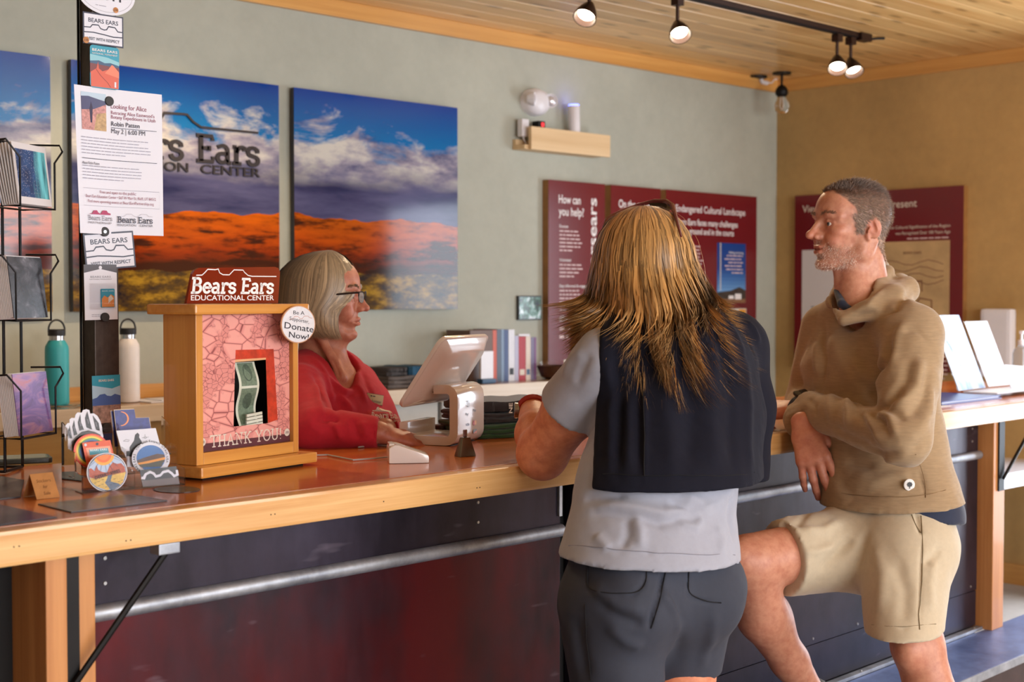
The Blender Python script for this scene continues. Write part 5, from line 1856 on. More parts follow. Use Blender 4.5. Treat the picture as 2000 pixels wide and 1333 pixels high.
# card reader
r0, r1 = pZ(760, 907, ZC), pZ(838, 905.5, ZC)
ang = math.degrees(math.atan2(r1[1] - r0[1], r1[0] - r0[0]))
RL = float(np.linalg.norm(r1 - r0))
t = thing('card_reader', 'white wedge-shaped card reader dock on the counter', 'card reader', rotz(r0, ang))
prof = [(0, 0.0004), (RL, 0.0004), (RL, 0.012), (RL * .985, 0.016), (0.020, 0.0365), (0.012, 0.0375), (0.0, 0.031)]
b = MB()
n = len(prof)
dpt = 0.072
b.add([(x, 0, z) for x, z in prof] + [(x, dpt, z) for x, z in prof], [tuple(range(n)), tuple(range(2 * n - 1, n - 1, -1))] + [(i, n + i, n + (i + 1) % n, (i + 1) % n) for i in range(n)])
b.build('dock_body', M_TILL, t, bevel=0.003, smooth=True)
box('slot', (0.001, 0.012, 0.034), (0.011, dpt - 0.012, 0.039), M_TILL, t, bevel=0.001)
w0 = [pZ(*a, ZC + 0.003) for a in ((600, 890), (640, 889), (690, 899), (730, 896), (759, 893))]
MB().tube(w0, 0.0018, 6).build('charging_cable', plain('grey_cable', (168, 160, 158), 0.5), smooth=True, label='thin grey cable running from the donation box to the card reader', cat='cable')
w0 = [pZ(*a, ZC + 0.003) for a in ((700, 874), (735, 869), (758, 872), (775, 876))]
MB().tube(w0, 0.0018, 6).build('charging_cable', MATS['grey_cable'], smooth=True, label='thin grey cable by the hand of the clerk, behind the card reader', cat='cable')

# cow bell
g0, g1 = pZ(899, 894, ZC), pZ(938, 891, ZC)
ang = math.degrees(math.atan2(g1[1] - g0[1], g1[0] - g0[0]))
gw = float(np.linalg.norm(g1 - g0)) * 0.80
t = thing('cow_bell', 'small tapered metal cow bell in front of the till', 'bell', rotz(g0, ang))
M_BELL = plain('dull_brass', (122, 108, 84), 0.32, 0.85, 0.15)
b = MB()
gd = gw * .62
ti = gw * .27
hz = 0.040
b.add([(0, 0, 0.0003), (gw, 0, 0.0003), (gw, gd, 0.0003), (0, gd, 0.0003), (ti, gd * .25, hz), (gw - ti, gd * .25, hz), (gw - ti, gd * .75, hz), (ti, gd * .75, hz)],
      [(0, 3, 2, 1), (4, 5, 6, 7), (0, 1, 5, 4), (1, 2, 6, 5), (2, 3, 7, 6), (3, 0, 4, 7)])
b.build('bell_body', M_BELL, t, bevel=0.0015, smooth=True)
MB().box((gw * .38, gd * .42, hz), (gw * .62, gd * .58, hz + 0.016)).build('loop_handle', plain('polished_steel', (170, 170, 176), 0.2, 0.95), t, bevel=0.002)


# folded shirts
def folded(name, label, cat, m, o, ang, w, d, h, folds, mat, group=None, seed=1):
    t = thing(name, label, cat, rotz(o, ang), group)
    rg = random.Random(seed)
    for k in range(folds):
        z0 = h * k / folds
        z1 = h * (k + 1) / folds - 0.0006
        n = 18
        ring = []
        for (xx, yy_) in [(x, 0) for x in np.linspace(0.01, w - 0.01, n)] + [(w, y) for y in np.linspace(0.01, d - .01, 6)] + [(x, d) for x in np.linspace(w - 0.01, 0.01, n)] + [(0, y) for y in np.linspace(d - 0.01, 0.01, 6)]:
            ring.append((xx + rg.uniform(-.003, .003), yy_ + rg.uniform(-.003, .003)))
        q = len(ring)
        b = MB()
        lv = []
        cx, cy = w / 2, d / 2
        for zz, s in ((z0 + 0.0004, .965), (z0 + (z1 - z0) * .25, 1.0), (z0 + (z1 - z0) * .75, 1.0), (z1, .965)):
            lv += [(cx + (x - cx) * s, cy + (y - cy) * s, zz + 0.0015 * math.sin(x * 60 + k) * (zz > z0 + 0.001)) for x, y in ring]
        fs = [(i * q + j, i * q + (j + 1) % q, (i + 1) * q + (j + 1) % q, (i + 1) * q + j) for i in range(3) for j in range(q)]
        fs += [tuple(range(q - 1, -1, -1)), tuple(range(3 * q, 4 * q))]
        b.add(lv, fs)
        b.build('fold', mat, t, smooth=True)
    return t


M_GRN = plain('green_cotton', (36, 78, 44), 0.9, 0, 0.15, 60, sheen=0.3)
M_BLKC = plain('black_cotton', (34, 30, 34), 0.9, 0, 0.15, 60, sheen=0.3)
M_BROWNC = plain('dark_maroon_cotton', (58, 28, 32), 0.9, 0, 0.15, 60, sheen=0.3)
so = pZ(945, 860, ZC)
folded('folded_shirt', 'green folded shirt at the bottom of the pile beside the till', 'shirt', None, (so[0] - 0.01, so[1] + 0.01, ZC), -12, 0.24, 0.20, 0.034, 3, M_GRN, 'folded shirts', 1)
folded('folded_shirt', 'plain black folded shirt in the middle of the pile', 'shirt', None, (so[0] - 0.005, so[1] + 0.016, ZC + 0.037), -12, 0.235, 0.19, 0.022, 2, M_BLKC, 'folded shirts', 2)
bs = folded('folded_shirt', 'black folded shirt with white lettering on top of the pile', 'shirt', None, (so[0] + 0.0, so[1] + 0.018, ZC + 0.0625), -12, 0.235, 0.18, 0.024, 1, M_BLKC, 'folded shirts', 3)
p = Print(0.001)
p.text('ES', 0.075, 0.006, 0.010, M_CREAM, 'c', 0.015, width=0.024, rot=90)
p.text('NE', 0.060, 0.006, 0.010, M_CREAM, 'c', 0.015, width=0.024, rot=90)
p.rect(0.088, 0.001, 0.094, 0.016, CI('shirt_rust', (150, 70, 46)))
o = p.build('lettering', bs)
o.matrix_local = frame((0.03, -0.0035, 0.002), (1, 0, 0), (0, 0, 1))
mo = pZ(862, 850, ZC)
folded('folded_shirt', 'dark maroon folded shirt seen through the loop of the till stand', 'shirt', None, (mo[0] - 0.015, mo[1] + 0.0, ZC), 8, 0.06, 0.12, 0.022, 2, M_BROWNC, 'folded shirts', 4)

# ================================================================== right end of the counter
f0, f1 = pZ(1833, 784, ZC), pZ(2010, 789, ZC)
t = thing('blue_folder', 'blue plastic folder lying on the right end of the counter', 'folder', CM @ Matrix.Translation((3.93, 0.13, ZC)))
M_FOLD = plain('blue_plastic', (24, 66, 160), 0.3, 0, 0.06, 10)
M_SHEET = plain('sheet_white', (226, 232, 246), 0.5)
box('lower_cover', (0.0, 0, 0.0004), (0.42, 0.30, 0.003), M_FOLD, t)
box('upper_cover', (0.004, 0.002, 0.008), (0.418, 0.30, 0.0105), M_FOLD, t)
box('spine', (0.0, 0.296, 0.003), (0.42, 0.30, 0.008), M_FOLD, t)
box('papers', (0.01, 0.006, 0.0032), (0.41, 0.29, 0.0078), M_SHEET, t)
t = thing('loose_leaflets', 'loose leaflets under the corner of the blue folder', 'leaflet', CM @ Matrix.Translation((3.66, 0.09, ZC)))
box('leaflet_sheet', (0, 0, 0.0004), (0.25, 0.18, 0.0018), M_SHEET, t)
box('leaflet_sheet', (0.02, 0.02, 0.002), (0.25, 0.19, 0.0032), M_MATP, t)


def easel_card(name, label, bl, br, tl, face, group=None, rise=0.0):
    a, c = pZ(*bl, ZC + rise), pZ(*br, ZC + rise)
    exx = c - a
    wv_ = float(np.linalg.norm(exx))
    exx /= wv_
    eyy = np.array([-exx[1], exx[0], 0])
    lean = 0.40
    up = np.array([0, 0, 1.0]) + eyy * lean
    up /= np.linalg.norm(up)
    t = thing(name, label, 'leaflet holder', frame(a + np.array([0, 0, 0.002]), exx, up), group)
    hh = wv_ * 1.28
    MB().box((0, 0, -0.004), (wv_, hh, -0.002)).build('holder_back', M_ACR, t)
    MB().box((0.002, 0.002, -0.0018), (wv_ - 0.002, hh - 0.002, 0.0)).build('sheet', face, t)
    # rear strut: triangular acrylic gusset
    dz = -hh * .55
    b = MB()
    lx = wv_ * .1
    mm = t.matrix_world.inverted()
    foot = Vector(a + exx * lx + eyy * (hh * .38) + np.array([0, 0, 0.002]))
    f_ = mm @ foot
    b.add([(lx, 0.0, -0.0045), (lx, hh * .62, -0.0045), tuple(f_), (lx + 0.002, 0.0, -0.0045), (lx + 0.002, hh * .62, -0.0045), (f_.x + 0.002, f_.y, f_.z)], [(0, 1, 2), (3, 5, 4), (0, 3, 4, 1), (1, 4, 5, 2), (2, 5, 3, 0)])
    b.build('strut', M_ACR, t)
    return t, wv_, hh


M_LEAFB = splash('leaflet_sky_blue', [(0.35, (90, 140, 206)), (0.5, (180, 204, 236)), (0.65, (226, 236, 248))], (12, 10, 1), 4, 0.6)
t, w, h = easel_card('leaflet_holder', 'tilted acrylic holder with a blue sky leaflet on the counter', (1873, 766), (1926, 760), None, M_LEAFB, 'leaflet holders', 0.012)
p = Print(0.0003)
p.poly([(w * .18, h * .66), (w * .24, h * .65), (w * .42, h * .30), (w * .40, h * .30)], M_SLATE)
p.rect(w * .30, h * .34, w * .62, h * .60, CI('leaf_pale', (206, 214, 238)))
p.build('printing', t)
t, w, h = easel_card('leaflet_holder', 'tilted acrylic holder with a blank white sheet on the counter', (1931, 758), (1975, 753), None, plain('bright_sheet', (240, 244, 252), 0.35), 'leaflet holders', 0.012)
p = Print(0.0003)
p.line([(w * .8, h * .62), (w * .98, h * .66)], 0.0012, M_GREYT)
p.build('printing', t)
c0 = pZ(1965, 765, ZC)
t = thing('leaflet_tray', 'low white leaflet tray beside the sanitizer bottle', 'tray', CM @ Matrix.Translation((4.62, 0.17, ZC)))
box('tray_base', (-0.26, -0.02, 0.0115), (0.25, 0.10, 0.016), M_SHEET, t, bevel=0.002)
MB().prism([(0, 0), (0.2, 0), (0.2, 0.07), (0, 0.085)], 0.0, 0.004, frame((0.0, 0.05, 0.0165), (1, 0, 0), (0, 0.35, 1))).build('card_stack', M_SHEET, t)
t = thing('acrylic_easel', 'empty clear acrylic easel half hidden by the man', 'leaflet holder', CM @ Matrix.Translation((4.10, 0.40, ZC)))
b = MB()
b.prism([(0, 0), (0.09, 0), (0.05, 0.11), (0.045, 0.11)], 0, 0.002, frame((0, 0.0, 0.0004), (0.6, 0.8, 0), (0, 0, 1)))
b.build('gusset', M_ACR, t)
MB().box((0, 0.0, 0.0004), (0.12, 0.003, 0.13), Matrix.Rotation(math.radians(-14), 4, 'X')).build('back_sheet', M_SHEET, t)
# hand sanitizer
so = pZ(1994, 741, ZC)
M_SOAP = NT('clear_soap_plastic')
M_SOAP.base((0.86, 0.90, 0.97))
M_SOAP.set(rough=0.08, trans=0.85, ior=1.2)
M_SOAP = M_SOAP.m
t = thing('sanitizer_bottle', 'clear pump bottle of hand sanitizer at the right picture edge', 'bottle', Matrix.Translation((so[0], so[1], ZC)))
MB().lathe([(0.030, 0.0004), (0.034, 0.004), (0.034, 0.105), (0.028, 0.122), (0.014, 0.132), (0.013, 0.140)], 28).build('bottle_body', M_SOAP, t, smooth=True)
MB().lathe([(0.016, 0.1402), (0.016, 0.158), (0.006, 0.162), (0.005, 0.185)], 20).build('pump_collar', M_PLW, t, smooth=True)
MB().box((-0.008, -0.008, 0.1852), (0.045, 0.008, 0.197), Matrix.Rotation(math.radians(20), 4, 'Z')).build('pump_spout', M_PLW, t, bevel=0.003)

# wall table beyond the counter end
w0 = pX(1985, 932, 5.15)
t = thing('wall_table', 'white-topped table with a steel brace under the ochre wall', 'table', Matrix.Translation((5.15, 2.72, 0)))
tz = float(w0[2])
box('table_top', (0, -0.1, tz - 0.06), (0.60, 0.62, tz), plain('white_laminate', (214, 214, 222), 0.25), t, bevel=0.003)
MB().tube([(0.05, 0.30, tz - 0.061), (0.55, 0.42, 0.02)], 0.008, 8).build('brace', M_PIPE, t, smooth=True)
box('leg', (0.52, -0.06, 0.0004), (0.57, -0.01, tz - 0.061), M_PIPE, t)
box('leg', (0.52, 0.52, 0.0004), (0.57, 0.57, tz - 0.061), M_PIPE, t)

# ================================================================== things on the back counter
def flask(label, px, pyb, color, nm):
    c = pZ(px, pyb, ZC)
    c = pY(px, pyb, 4.03)
    t = thing('water_bottle', label, 'bottle', Matrix.Translation((c[0], 4.03, ZC)), 'steel water bottles')
    m = plain(nm, color, 0.45, 0.0, 0.03, 40)
    MB().lathe([(0.030, 0.0004), (0.0345, 0.003), (0.0355, 0.010), (0.0355, 0.172), (0.034, 0.184), (0.027, 0.197), (0.0235, 0.202)], 36).build('bottle_body', m, t, smooth=True)
    MB().lathe([(0.0225, 0.2021), (0.0225, 0.2155)], 32).build('steel_neck', plain('brushed_steel', (190, 190, 192), 0.25, 1.0), t, smooth=True)
    MB().lathe([(0.0255, 0.2157), (0.0262, 0.219), (0.0262, 0.233), (0.024, 0.2355)], 32).build('cap', M_BLKP, t, smooth=True)
    pts = [(0.0262 * math.cos(a), 0, 0.228 + 0.036 * math.sin(a) ** 0.8) for a in np.linspace(0.0, math.pi, 16)]
    MB().tube(pts, 0.0030, 8).build('carry_loop', M_BLKP, t, smooth=True)
    return t


M_BLKP = plain('black_plastic', (30, 28, 30), 0.5)
flask('teal steel water bottle with black loop cap on the back counter', 112, 786, (54, 168, 176), 'teal_coat')
flask('white steel water bottle with black loop cap beside the steel post', 251, 781, (232, 226, 226), 'white_coat')


def on_back(px, py=782, y=4.0):
    return pY(px, py, y)


c = on_back(290, 780, 4.02)
t = thing('papers_and_pens', 'white papers lying beside the white bottle on the back counter', 'papers', Matrix.Translation((c[0], 4.0, ZC)))
box('sheet', (-0.03, -0.05, 0.0004), (0.20, 0.10, 0.003), M_PAPER, t)
box('sheet', (0.02, -0.03, 0.0034), (0.17, 0.08, 0.006), M_PAPER, t)
t = thing('pen', 'dark red pen on the papers of the back counter', 'pen', Matrix.Translation((c[0] + 0.06, 4.0, ZC + 0.011)))
MB().tube([(0, 0, 0), (0.12, 0.03, 0)], [0.004, 0.0045], 8).build('barrel', plain('pen_maroon', (90, 34, 34), 0.4), t, smooth=True)
MB().tube([(0.121, 0.03, 0), (0.135, 0.0335, 0)], [0.004, 0.001], 8).build('tip', M_BLKP, t, smooth=True)
c = on_back(350, 770, 4.06)
t = thing('glasses_case', 'black rounded case beside the donation box on the back counter', 'case', Matrix.Translation((c[0], 4.06, ZC + 0.0062)))
MB().box((0, -0.03, 0), (0.13, 0.03, 0.03)).build('case_body', M_BLKP, t, bevel=0.012, smooth=True)
box('seam', (0.004, -0.0305, 0.0145), (0.126, -0.0299, 0.0155), M_GREYT, t)
c = on_back(128, 790, 3.95)
t = thing('glass_dish', 'small flat glass dish in front of the teal bottle', 'dish', Matrix.Translation((c[0], 3.95, ZC)))
MB().lathe([(0.030, 0.0004), (0.050, 0.004), (0.056, 0.012), (0.053, 0.012), (0.046, 0.006), (0.001, 0.004)], 28).build('dish_body', M_CLEAR, t, smooth=True)

# piles of folded goods, left of the till
def at_back(px, y): return pY(px, 745, y)[0]


M_GREYC = plain('grey_cotton', (104, 96, 92), 0.9, 0, 0.15, 40)
M_DKC = plain('slate_cotton', (70, 66, 66), 0.9, 0, 0.15, 40)
M_BLUEC = plain('blue_cotton', (40, 84, 112), 0.9, 0, 0.2, 60)
M_PINKC = plain('pink_bag', (196, 168, 196), 0.35, 0, 0.12, 40)
gx = at_back(735, 4.04)
folded('folded_cloth', 'pile of grey folded shirts on the back counter', 'shirt', None, (gx, 3.96, ZC), 0, 0.20, 0.19, 0.045, 3, M_GREYC, 'folded goods on the back counter', 5)
folded('folded_cloth', 'dark slate folded shirt on top of the grey pile', 'shirt', None, (gx + 0.0, 3.97, ZC + 0.0455), 0, 0.10, 0.17, 0.030, 2, M_DKC, 'folded goods on the back counter', 6)
folded('folded_cloth', 'blue folded shirt on top of the grey pile', 'shirt', None, (gx + 0.105, 3.97, ZC + 0.0455), 0, 0.11, 0.17, 0.032, 1, M_BLUEC, 'folded goods on the back counter', 7)
folded('folded_cloth', 'ochre and green folded shirt on top of the grey pile', 'shirt', None, (gx + 0.22, 3.97, ZC + 0.0455), 0, 0.08, 0.17, 0.030, 1, plain('ochre_cotton', (150, 116, 58), 0.9, 0, 0.3, 50), 'folded goods on the back counter', 9)
folded('folded_cloth', 'base shirt under the ochre folded shirt', 'shirt', None, (gx + 0.215, 3.97, ZC), 0, 0.11, 0.18, 0.045, 3, M_GREYC, 'folded goods on the back counter', 10)
folded('bagged_goods', 'pale pink bagged goods in front of the grey pile', 'bag', None, (gx + 0.11, 3.915, ZC), 3, 0.13, 0.042, 0.040, 2, M_PINKC, None, 8)
# row of books
bx = at_back(905, 4.06)
cols = [((112, 84, 70), 0.120, 0.205), ((206, 92, 66), 0.022, 0.205), ((86, 96, 112), 0.024, 0.207), ((128, 150, 176), 0.016, 0.207), ((64, 84, 130), 0.024, 0.205), ((226, 226, 232), 0.034, 0.205),
        ((186, 184, 206), 0.022, 0.180), ((176, 30, 42), 0.040, 0.176), ((222, 206, 190), 0.028, 0.176), ((120, 110, 140), 0.020, 0.172), ((122, 66, 120), 0.012, 0.172)]
names = ['wide brown', 'orange', 'slate grey', 'pale blue', 'navy', 'white', 'lavender', 'bright red', 'cream', 'grey violet', 'thin purple']
x = bx
for k, ((c, wd, ht), nm) in enumerate(zip(cols, names)):
    t = thing('book', nm + ' book standing upright in the row on the back counter', 'book', Matrix.Translation((x, 4.02, ZC)), 'books on the back counter')
    m = plain('book_cover_%d' % k, c, 0.45, 0, 0.05, 30)
    box('cover', (0, 0, 0.0004), (wd - 0.0012, 0.003, ht), m, t)
    box('cover_board', (0, 0.0031, 0.0004), (0.002, 0.14, ht), m, t)
    box('cover_board', (wd - 0.0032, 0.0031, 0.0004), (wd - 0.0012, 0.14, ht), m, t)
    box('pages', (0.0022, 0.0032, 0.003), (wd - 0.0034, 0.137, ht - 0.003), M_CREAM, t)
    if k in (5, 7, 8):
        box('spine_label', (wd * .15, -0.0006, ht * .12), (wd * .8, -0.0001, ht * .25), [M_BLKP, M_CREAM, M_SLATE][(5, 7, 8).index(k)], t)
    x += wd
t = thing('white_packet', 'white packet with a blue foot leaning on the books', 'packet', Matrix.Translation((at_back(938, 3.97), 3.965, ZC)))
box('packet_body', (0, 0, 0.018), (0.065, 0.012, 0.125), M_PLW, t, bevel=0.002)
box('packet_foot', (-0.004, -0.012, 0.0004), (0.07, 0.02, 0.0178), M_SLATE, t, bevel=0.003)
c = pY(1078, 740, 4.02)
t = thing('snack_bowl', 'brown bowl in a clear dish at the end of the book row', 'bowl', Matrix.Translation((c[0], 4.0, ZC)))
MB().lathe([(0.040, 0.0004), (0.060, 0.010), (0.078, 0.055), (0.075, 0.055), (0.056, 0.014), (0.001, 0.010)], 32).build('bowl', plain('brown_bowl', (86, 50, 30), 0.4, 0, 0.2, 30), t, smooth=True)
MB().lathe([(0.080, 0.020), (0.090, 0.070), (0.089, 0.070), (0.079, 0.020)], 32, cap=False).build('clear_rim', M_CLEAR, t, smooth=True)
box('card', (0.02, -0.03, 0.05), (0.07, -0.026, 0.078), M_CREAM, t)
# ================================================================== people: smooth implicit bodies
def V3(p):
    return np.array([float(p[0]), float(p[1]), float(p[2])])


def unit(v):
    v = np.asarray(v, float)
    return v / np.linalg.norm(v)


AXF0 = unit([AX_F[0], AX_F[1], 0])


def RD(r, d, z=0.0):
    """direction from picture-right, depth and up components"""
    return unit(AX_R * r + AXF0 * d + AX_Z * z)


class Field:
    def __init__(self):
        self.p = []

    def rc(self, a, b, ra, rb, k=0.02, op='+'):
        self.p.append(('rc', V3(a), V3(b), ra, rb, k, op))
        return self

    def fc(self, a, b, ra, rb, k=0.02, op='+'):
        """cone with a flat end at b"""
        self.p.append(('fc', V3(a), V3(b), ra, rb, k, op))
        return self

    def ef(self, a, b, side, wa, ha, wb, hb, k=0.03, op='+', n=None):
        """elliptical segment with a flat end at b (plane normal n)"""
        self.p.append(('ef', V3(a), V3(b), unit(side), (wa, ha, wb, hb), unit(n if n is not None else V3(b) - V3(a)), k, op))
        return self

    def chain(self, pts, rs, k=0.02):
        for i in range(len(pts) - 1):
            self.rc(pts[i], pts[i + 1], rs[i], rs[i + 1], k)
        return self

    def el(self, c, ax, r, k=0.02, op='+'):
        self.p.append(('el', V3(c), np.asarray(ax, float), np.asarray(r, float), k, op))
        return self

    def es(self, a, b, side, wa, ha, wb, hb, k=0.03, op='+'):
        self.p.append(('es', V3(a), V3(b), unit(side), (wa, ha, wb, hb), k, op))
        return self

    def echain(self, rows, side, k=0.03):
        """rows of (point, halfwidth along side, halfdepth)"""
        for i in range(len(rows) - 1):
            self.es(rows[i][0], rows[i + 1][0], side, rows[i][1], rows[i][2], rows[i + 1][1], rows[i + 1][2], k)
        return self

    def cut(self, pt, n, k=0.004):
        """keep the side opposite to n"""
        self.p.append(('hs', V3(pt), unit(n), k, 'x'))
        return self

    def offset(self, amt):
        self.p.append(('off', amt, 'o'))
        return self

    def bounds(self):
        lo, hi = np.full(3, 1e9), np.full(3, -1e9)
        for q in self.p:
            if q[-1] != '+':
                continue
            l, h = self._bb(q)
            lo, hi = np.minimum(lo, l), np.maximum(hi, h)
        return lo, hi

    def _bb(self, q):
        if q[0] in ('rc', 'fc'):
            r = max(q[3], q[4])
            return np.minimum(q[1], q[2]) - r, np.maximum(q[1], q[2]) + r
        if q[0] == 'el':
            r = q[3].max()
            return q[1] - r, q[1] + r
        r = max(q[4])
        return np.minimum(q[1], q[2]) - r, np.maximum(q[1], q[2]) + r

    def eval(self, h, lo=None, hi=None):
        l0, h0 = self.bounds()
        lo = l0 - 4 * h if lo is None else lo
        hi = h0 + 4 * h if hi is None else hi
        n = np.ceil((hi - lo) / h).astype(int) + 1
        D = np.full(n, 0.2, np.float32)
        ax = [lo[i] + h * np.arange(n[i]) for i in range(3)]
        for q in self.p:
            if q[0] == 'hs':
                P = (ax[0][:, None, None] - q[1][0]) * q[2][0] + (ax[1][None, :, None] - q[1][1]) * q[2][1] + (ax[2][None, None, :] - q[1][2]) * q[2][2]
                k = q[3]
                t = np.clip(0.5 + 0.5 * (P - D) / k, 0, 1)
                D = (D * (1 - t) + P * t + k * t * (1 - t)).astype(np.float32)
                continue
            if q[0] == 'off':
                D = D - q[1]
                continue
            k = q[-2]
            bl, bh = self._bb(q)
            m = k + 3 * h + 0.012
            i0 = np.clip(np.floor((bl - m - lo) / h).astype(int), 0, n)
            i1 = np.clip(np.ceil((bh + m - lo) / h).astype(int) + 1, 0, n)
            if np.any(i1 <= i0):
                continue
            sl = tuple(slice(i0[i], i1[i]) for i in range(3))
            X = ax[0][sl[0]][:, None, None]
            Y = ax[1][sl[1]][None, :, None]
            Z = ax[2][sl[2]][None, None, :]
            if q[0] in ('rc', 'fc'):
                a, b, ra, rb = q[1], q[2], q[3], q[4]
                ba = b - a
                L2 = max(ba @ ba, 1e-12)
                t0 = ((X - a[0]) * ba[0] + (Y - a[1]) * ba[1] + (Z - a[2]) * ba[2]) / L2
                t = np.clip(t0, 0, 1 if q[0] == 'rc' else 1.15)
                d = np.sqrt((X - a[0] - t * ba[0]) ** 2 + (Y - a[1] - t * ba[1]) ** 2 + (Z - a[2] - t * ba[2]) ** 2) - (ra + t * (rb - ra))
                if q[0] == 'fc':
                    d = np.maximum(d, (t0 - 1) * math.sqrt(L2))
            elif q[0] == 'el':
                c, A, r = q[1], q[2], q[3]
                dx, dy, dz = X - c[0], Y - c[1], Z - c[2]
                s = 0
                for i in range(3):
                    s = s + ((dx * A[i][0] + dy * A[i][1] + dz * A[i][2]) / r[i]) ** 2
                qn = np.sqrt(s) + 1e-6
                ln = np.sqrt(dx * dx + dy * dy + dz * dz)
                d = np.where(qn < 0.3, (qn - 1) * r.min(), ln * (1 - 1 / qn))
            else:
                a, b, sd, (wa, ha, wb, hb) = q[1], q[2], q[3], q[4]
                ba = b - a
                L2 = max(ba @ ba, 1e-12)
                t = np.clip(((X - a[0]) * ba[0] + (Y - a[1]) * ba[1] + (Z - a[2]) * ba[2]) / L2, 0, 1 if q[0] == 'es' else 1.25)
                vx, vy, vz = X - a[0] - t * ba[0], Y - a[1] - t * ba[1], Z - a[2] - t * ba[2]
                s = vx * sd[0] + vy * sd[1] + vz * sd[2]
                ln2 = vx * vx + vy * vy + vz * vz
                w = wa + t * (wb - wa)
                hh = ha + t * (hb - ha)
                qn = np.sqrt((s / w) ** 2 + np.maximum(ln2 - s * s, 0) / hh ** 2) + 1e-6
                d = np.where(qn < 0.3, (qn - 1) * np.minimum(w, hh), np.sqrt(ln2) * (1 - 1 / qn))
                if q[0] == 'ef':
                    nf = q[5]
                    d = np.maximum(d, (X - b[0]) * nf[0] + (Y - b[1]) * nf[1] + (Z - b[2]) * nf[2])
            A_ = D[sl]
            if q[-1] == '+':
                t = np.clip(0.5 + 0.5 * (A_ - d) / k, 0, 1)
                D[sl] = A_ * (1 - t) + d * t - k * t * (1 - t)
            else:
                d = -d
                t = np.clip(0.5 + 0.5 * (d - A_) / k, 0, 1)
                D[sl] = A_ * (1 - t) + d * t + k * t * (1 - t)
        return D, lo, h


_CO = np.array([(0, 0, 0), (1, 0, 0), (0, 1, 0), (1, 1, 0), (0, 0, 1), (1, 0, 1), (0, 1, 1), (1, 1, 1)])
_ED = [(0, 1), (2, 3), (4, 5), (6, 7), (0, 2), (1, 3), (4, 6), (5, 7), (0, 4), (1, 5), (2, 6), (3, 7)]


def surface_nets(D, lo, h):
    # close the grid border
    D[0], D[-1], D[:, 0], D[:, -1], D[:, :, 0], D[:, :, -1] = (0.05,) * 6
    s = D < 0
    c = np.zeros(np.array(D.shape) - 1, np.uint8)
    for dx, dy, dz in _CO:
        c += s[dx:dx + c.shape[0], dy:dy + c.shape[1], dz:dz + c.shape[2]]
    act = (c > 0) & (c < 8)
    I = np.argwhere(act)
    if len(I) == 0:
        return np.zeros((0, 3)), np.zeros((0, 4), int)
    idx = np.full(c.shape, -1, np.int64)
    idx[act] = np.arange(len(I))
    dv = np.stack([D[I[:, 0] + o[0], I[:, 1] + o[1], I[:, 2] + o[2]] for o in _CO], 1)
    pos = np.zeros((len(I), 3))
    cnt = np.zeros(len(I))
    for a, b in _ED:
        da, db = dv[:, a], dv[:, b]
        m = (da < 0) != (db < 0)
        t = np.where(m, da / np.where(m, da - db, 1), 0)
        pos += m[:, None] * (_CO[a] + t[:, None] * (_CO[b] - _CO[a]))
        cnt += m
    V = lo + (I + pos / cnt[:, None]) * h
    F = []
    for axx in range(3):
        o1, o2 = [(1, 2), (2, 0), (0, 1)][axx]
        sl0 = [slice(1, -1)] * 3
        sl0[axx] = slice(0, -1)
        sl1 = [slice(1, -1)] * 3
        sl1[axx] = slice(1, None)
        A, B = s[tuple(sl0)], s[tuple(sl1)]
        for flip in (False, True):
            m = (A & ~B) if not flip else (~A & B)
            J = np.argwhere(m)
            if len(J) == 0:
                continue
            off = np.ones(3, int)
            off[axx] = 0
            J = J + off
            e1 = np.zeros(3, int)
            e1[o1] = 1
            e2 = np.zeros(3, int)
            e2[o2] = 1
            q = [J - e1 - e2, J - e2, J, J - e1]
            ids = [idx[tuple(x.T)] for x in q]
            if flip:
                ids = ids[::-1]
            F.append(np.stack(ids, 1))
    F = np.concatenate(F)
    F = F[(F >= 0).all(1)]
    return V, F


def normals(V, F):
    n = np.cross(V[F[:, 2]] - V[F[:, 0]], V[F[:, 3]] - V[F[:, 1]])
    N = np.zeros_like(V)
    for i in range(4):
        np.add.at(N, F[:, i], n)
    return N / (np.linalg.norm(N, axis=1, keepdims=True) + 1e-12)


def relax(V, F, it=2, lam=0.5):
    for _ in range(it):
        S = np.zeros_like(V)
        C = np.zeros(len(V))
        for i in range(4):
            j = (i + 1) % 4
            np.add.at(S, F[:, i], V[F[:, j]])
            np.add.at(S, F[:, j], V[F[:, i]])
            np.add.at(C, F[:, i], 1)
            np.add.at(C, F[:, j], 1)
        V = V * (1 - lam) + lam * S / np.maximum(C, 1)[:, None]
    return V


def fold_disp(V, folds):
    """ridges (amp > 0) and creases (amp < 0) along polylines: (points, width, amp)"""
    out = np.zeros(len(V))
    for pts, w, amp in folds:
        best = np.full(len(V), 1e9)
        par = np.zeros(len(V))
        n = len(pts) - 1
        for i in range(n):
            a, b = V3(pts[i]), V3(pts[i + 1])
            ba = b - a
            t = np.clip(((V - a) @ ba) / max(ba @ ba, 1e-12), 0, 1)
            d = np.linalg.norm(V - a - t[:, None] * ba, axis=1)
            m = d < best
            best[m] = d[m]
            par[m] = (i + t[m]) / n
        fade = np.clip(np.minimum(par, 1 - par) * 5, 0.15, 1)
        out += amp * np.exp(-(best / w) ** 2) * fade
    return out


def wob(V, freq, seed, n=7, squash=(1, 1, 1)):
    """cheap smooth noise in [-1, 1]"""
    rg = np.random.default_rng(seed)
    P = V * np.asarray(squash)
    o = np.zeros(len(V))
    for i in range(n):
        k = rg.normal(size=3)
        k = k / np.linalg.norm(k) * freq * (0.6 + 0.9 * rg.random())
        k2 = rg.normal(size=3) * freq * 0.6
        o += np.sin(P @ k + rg.random() * 6.28 + 1.6 * np.sin(P @ k2 + rg.random() * 6.28))
    return o / n


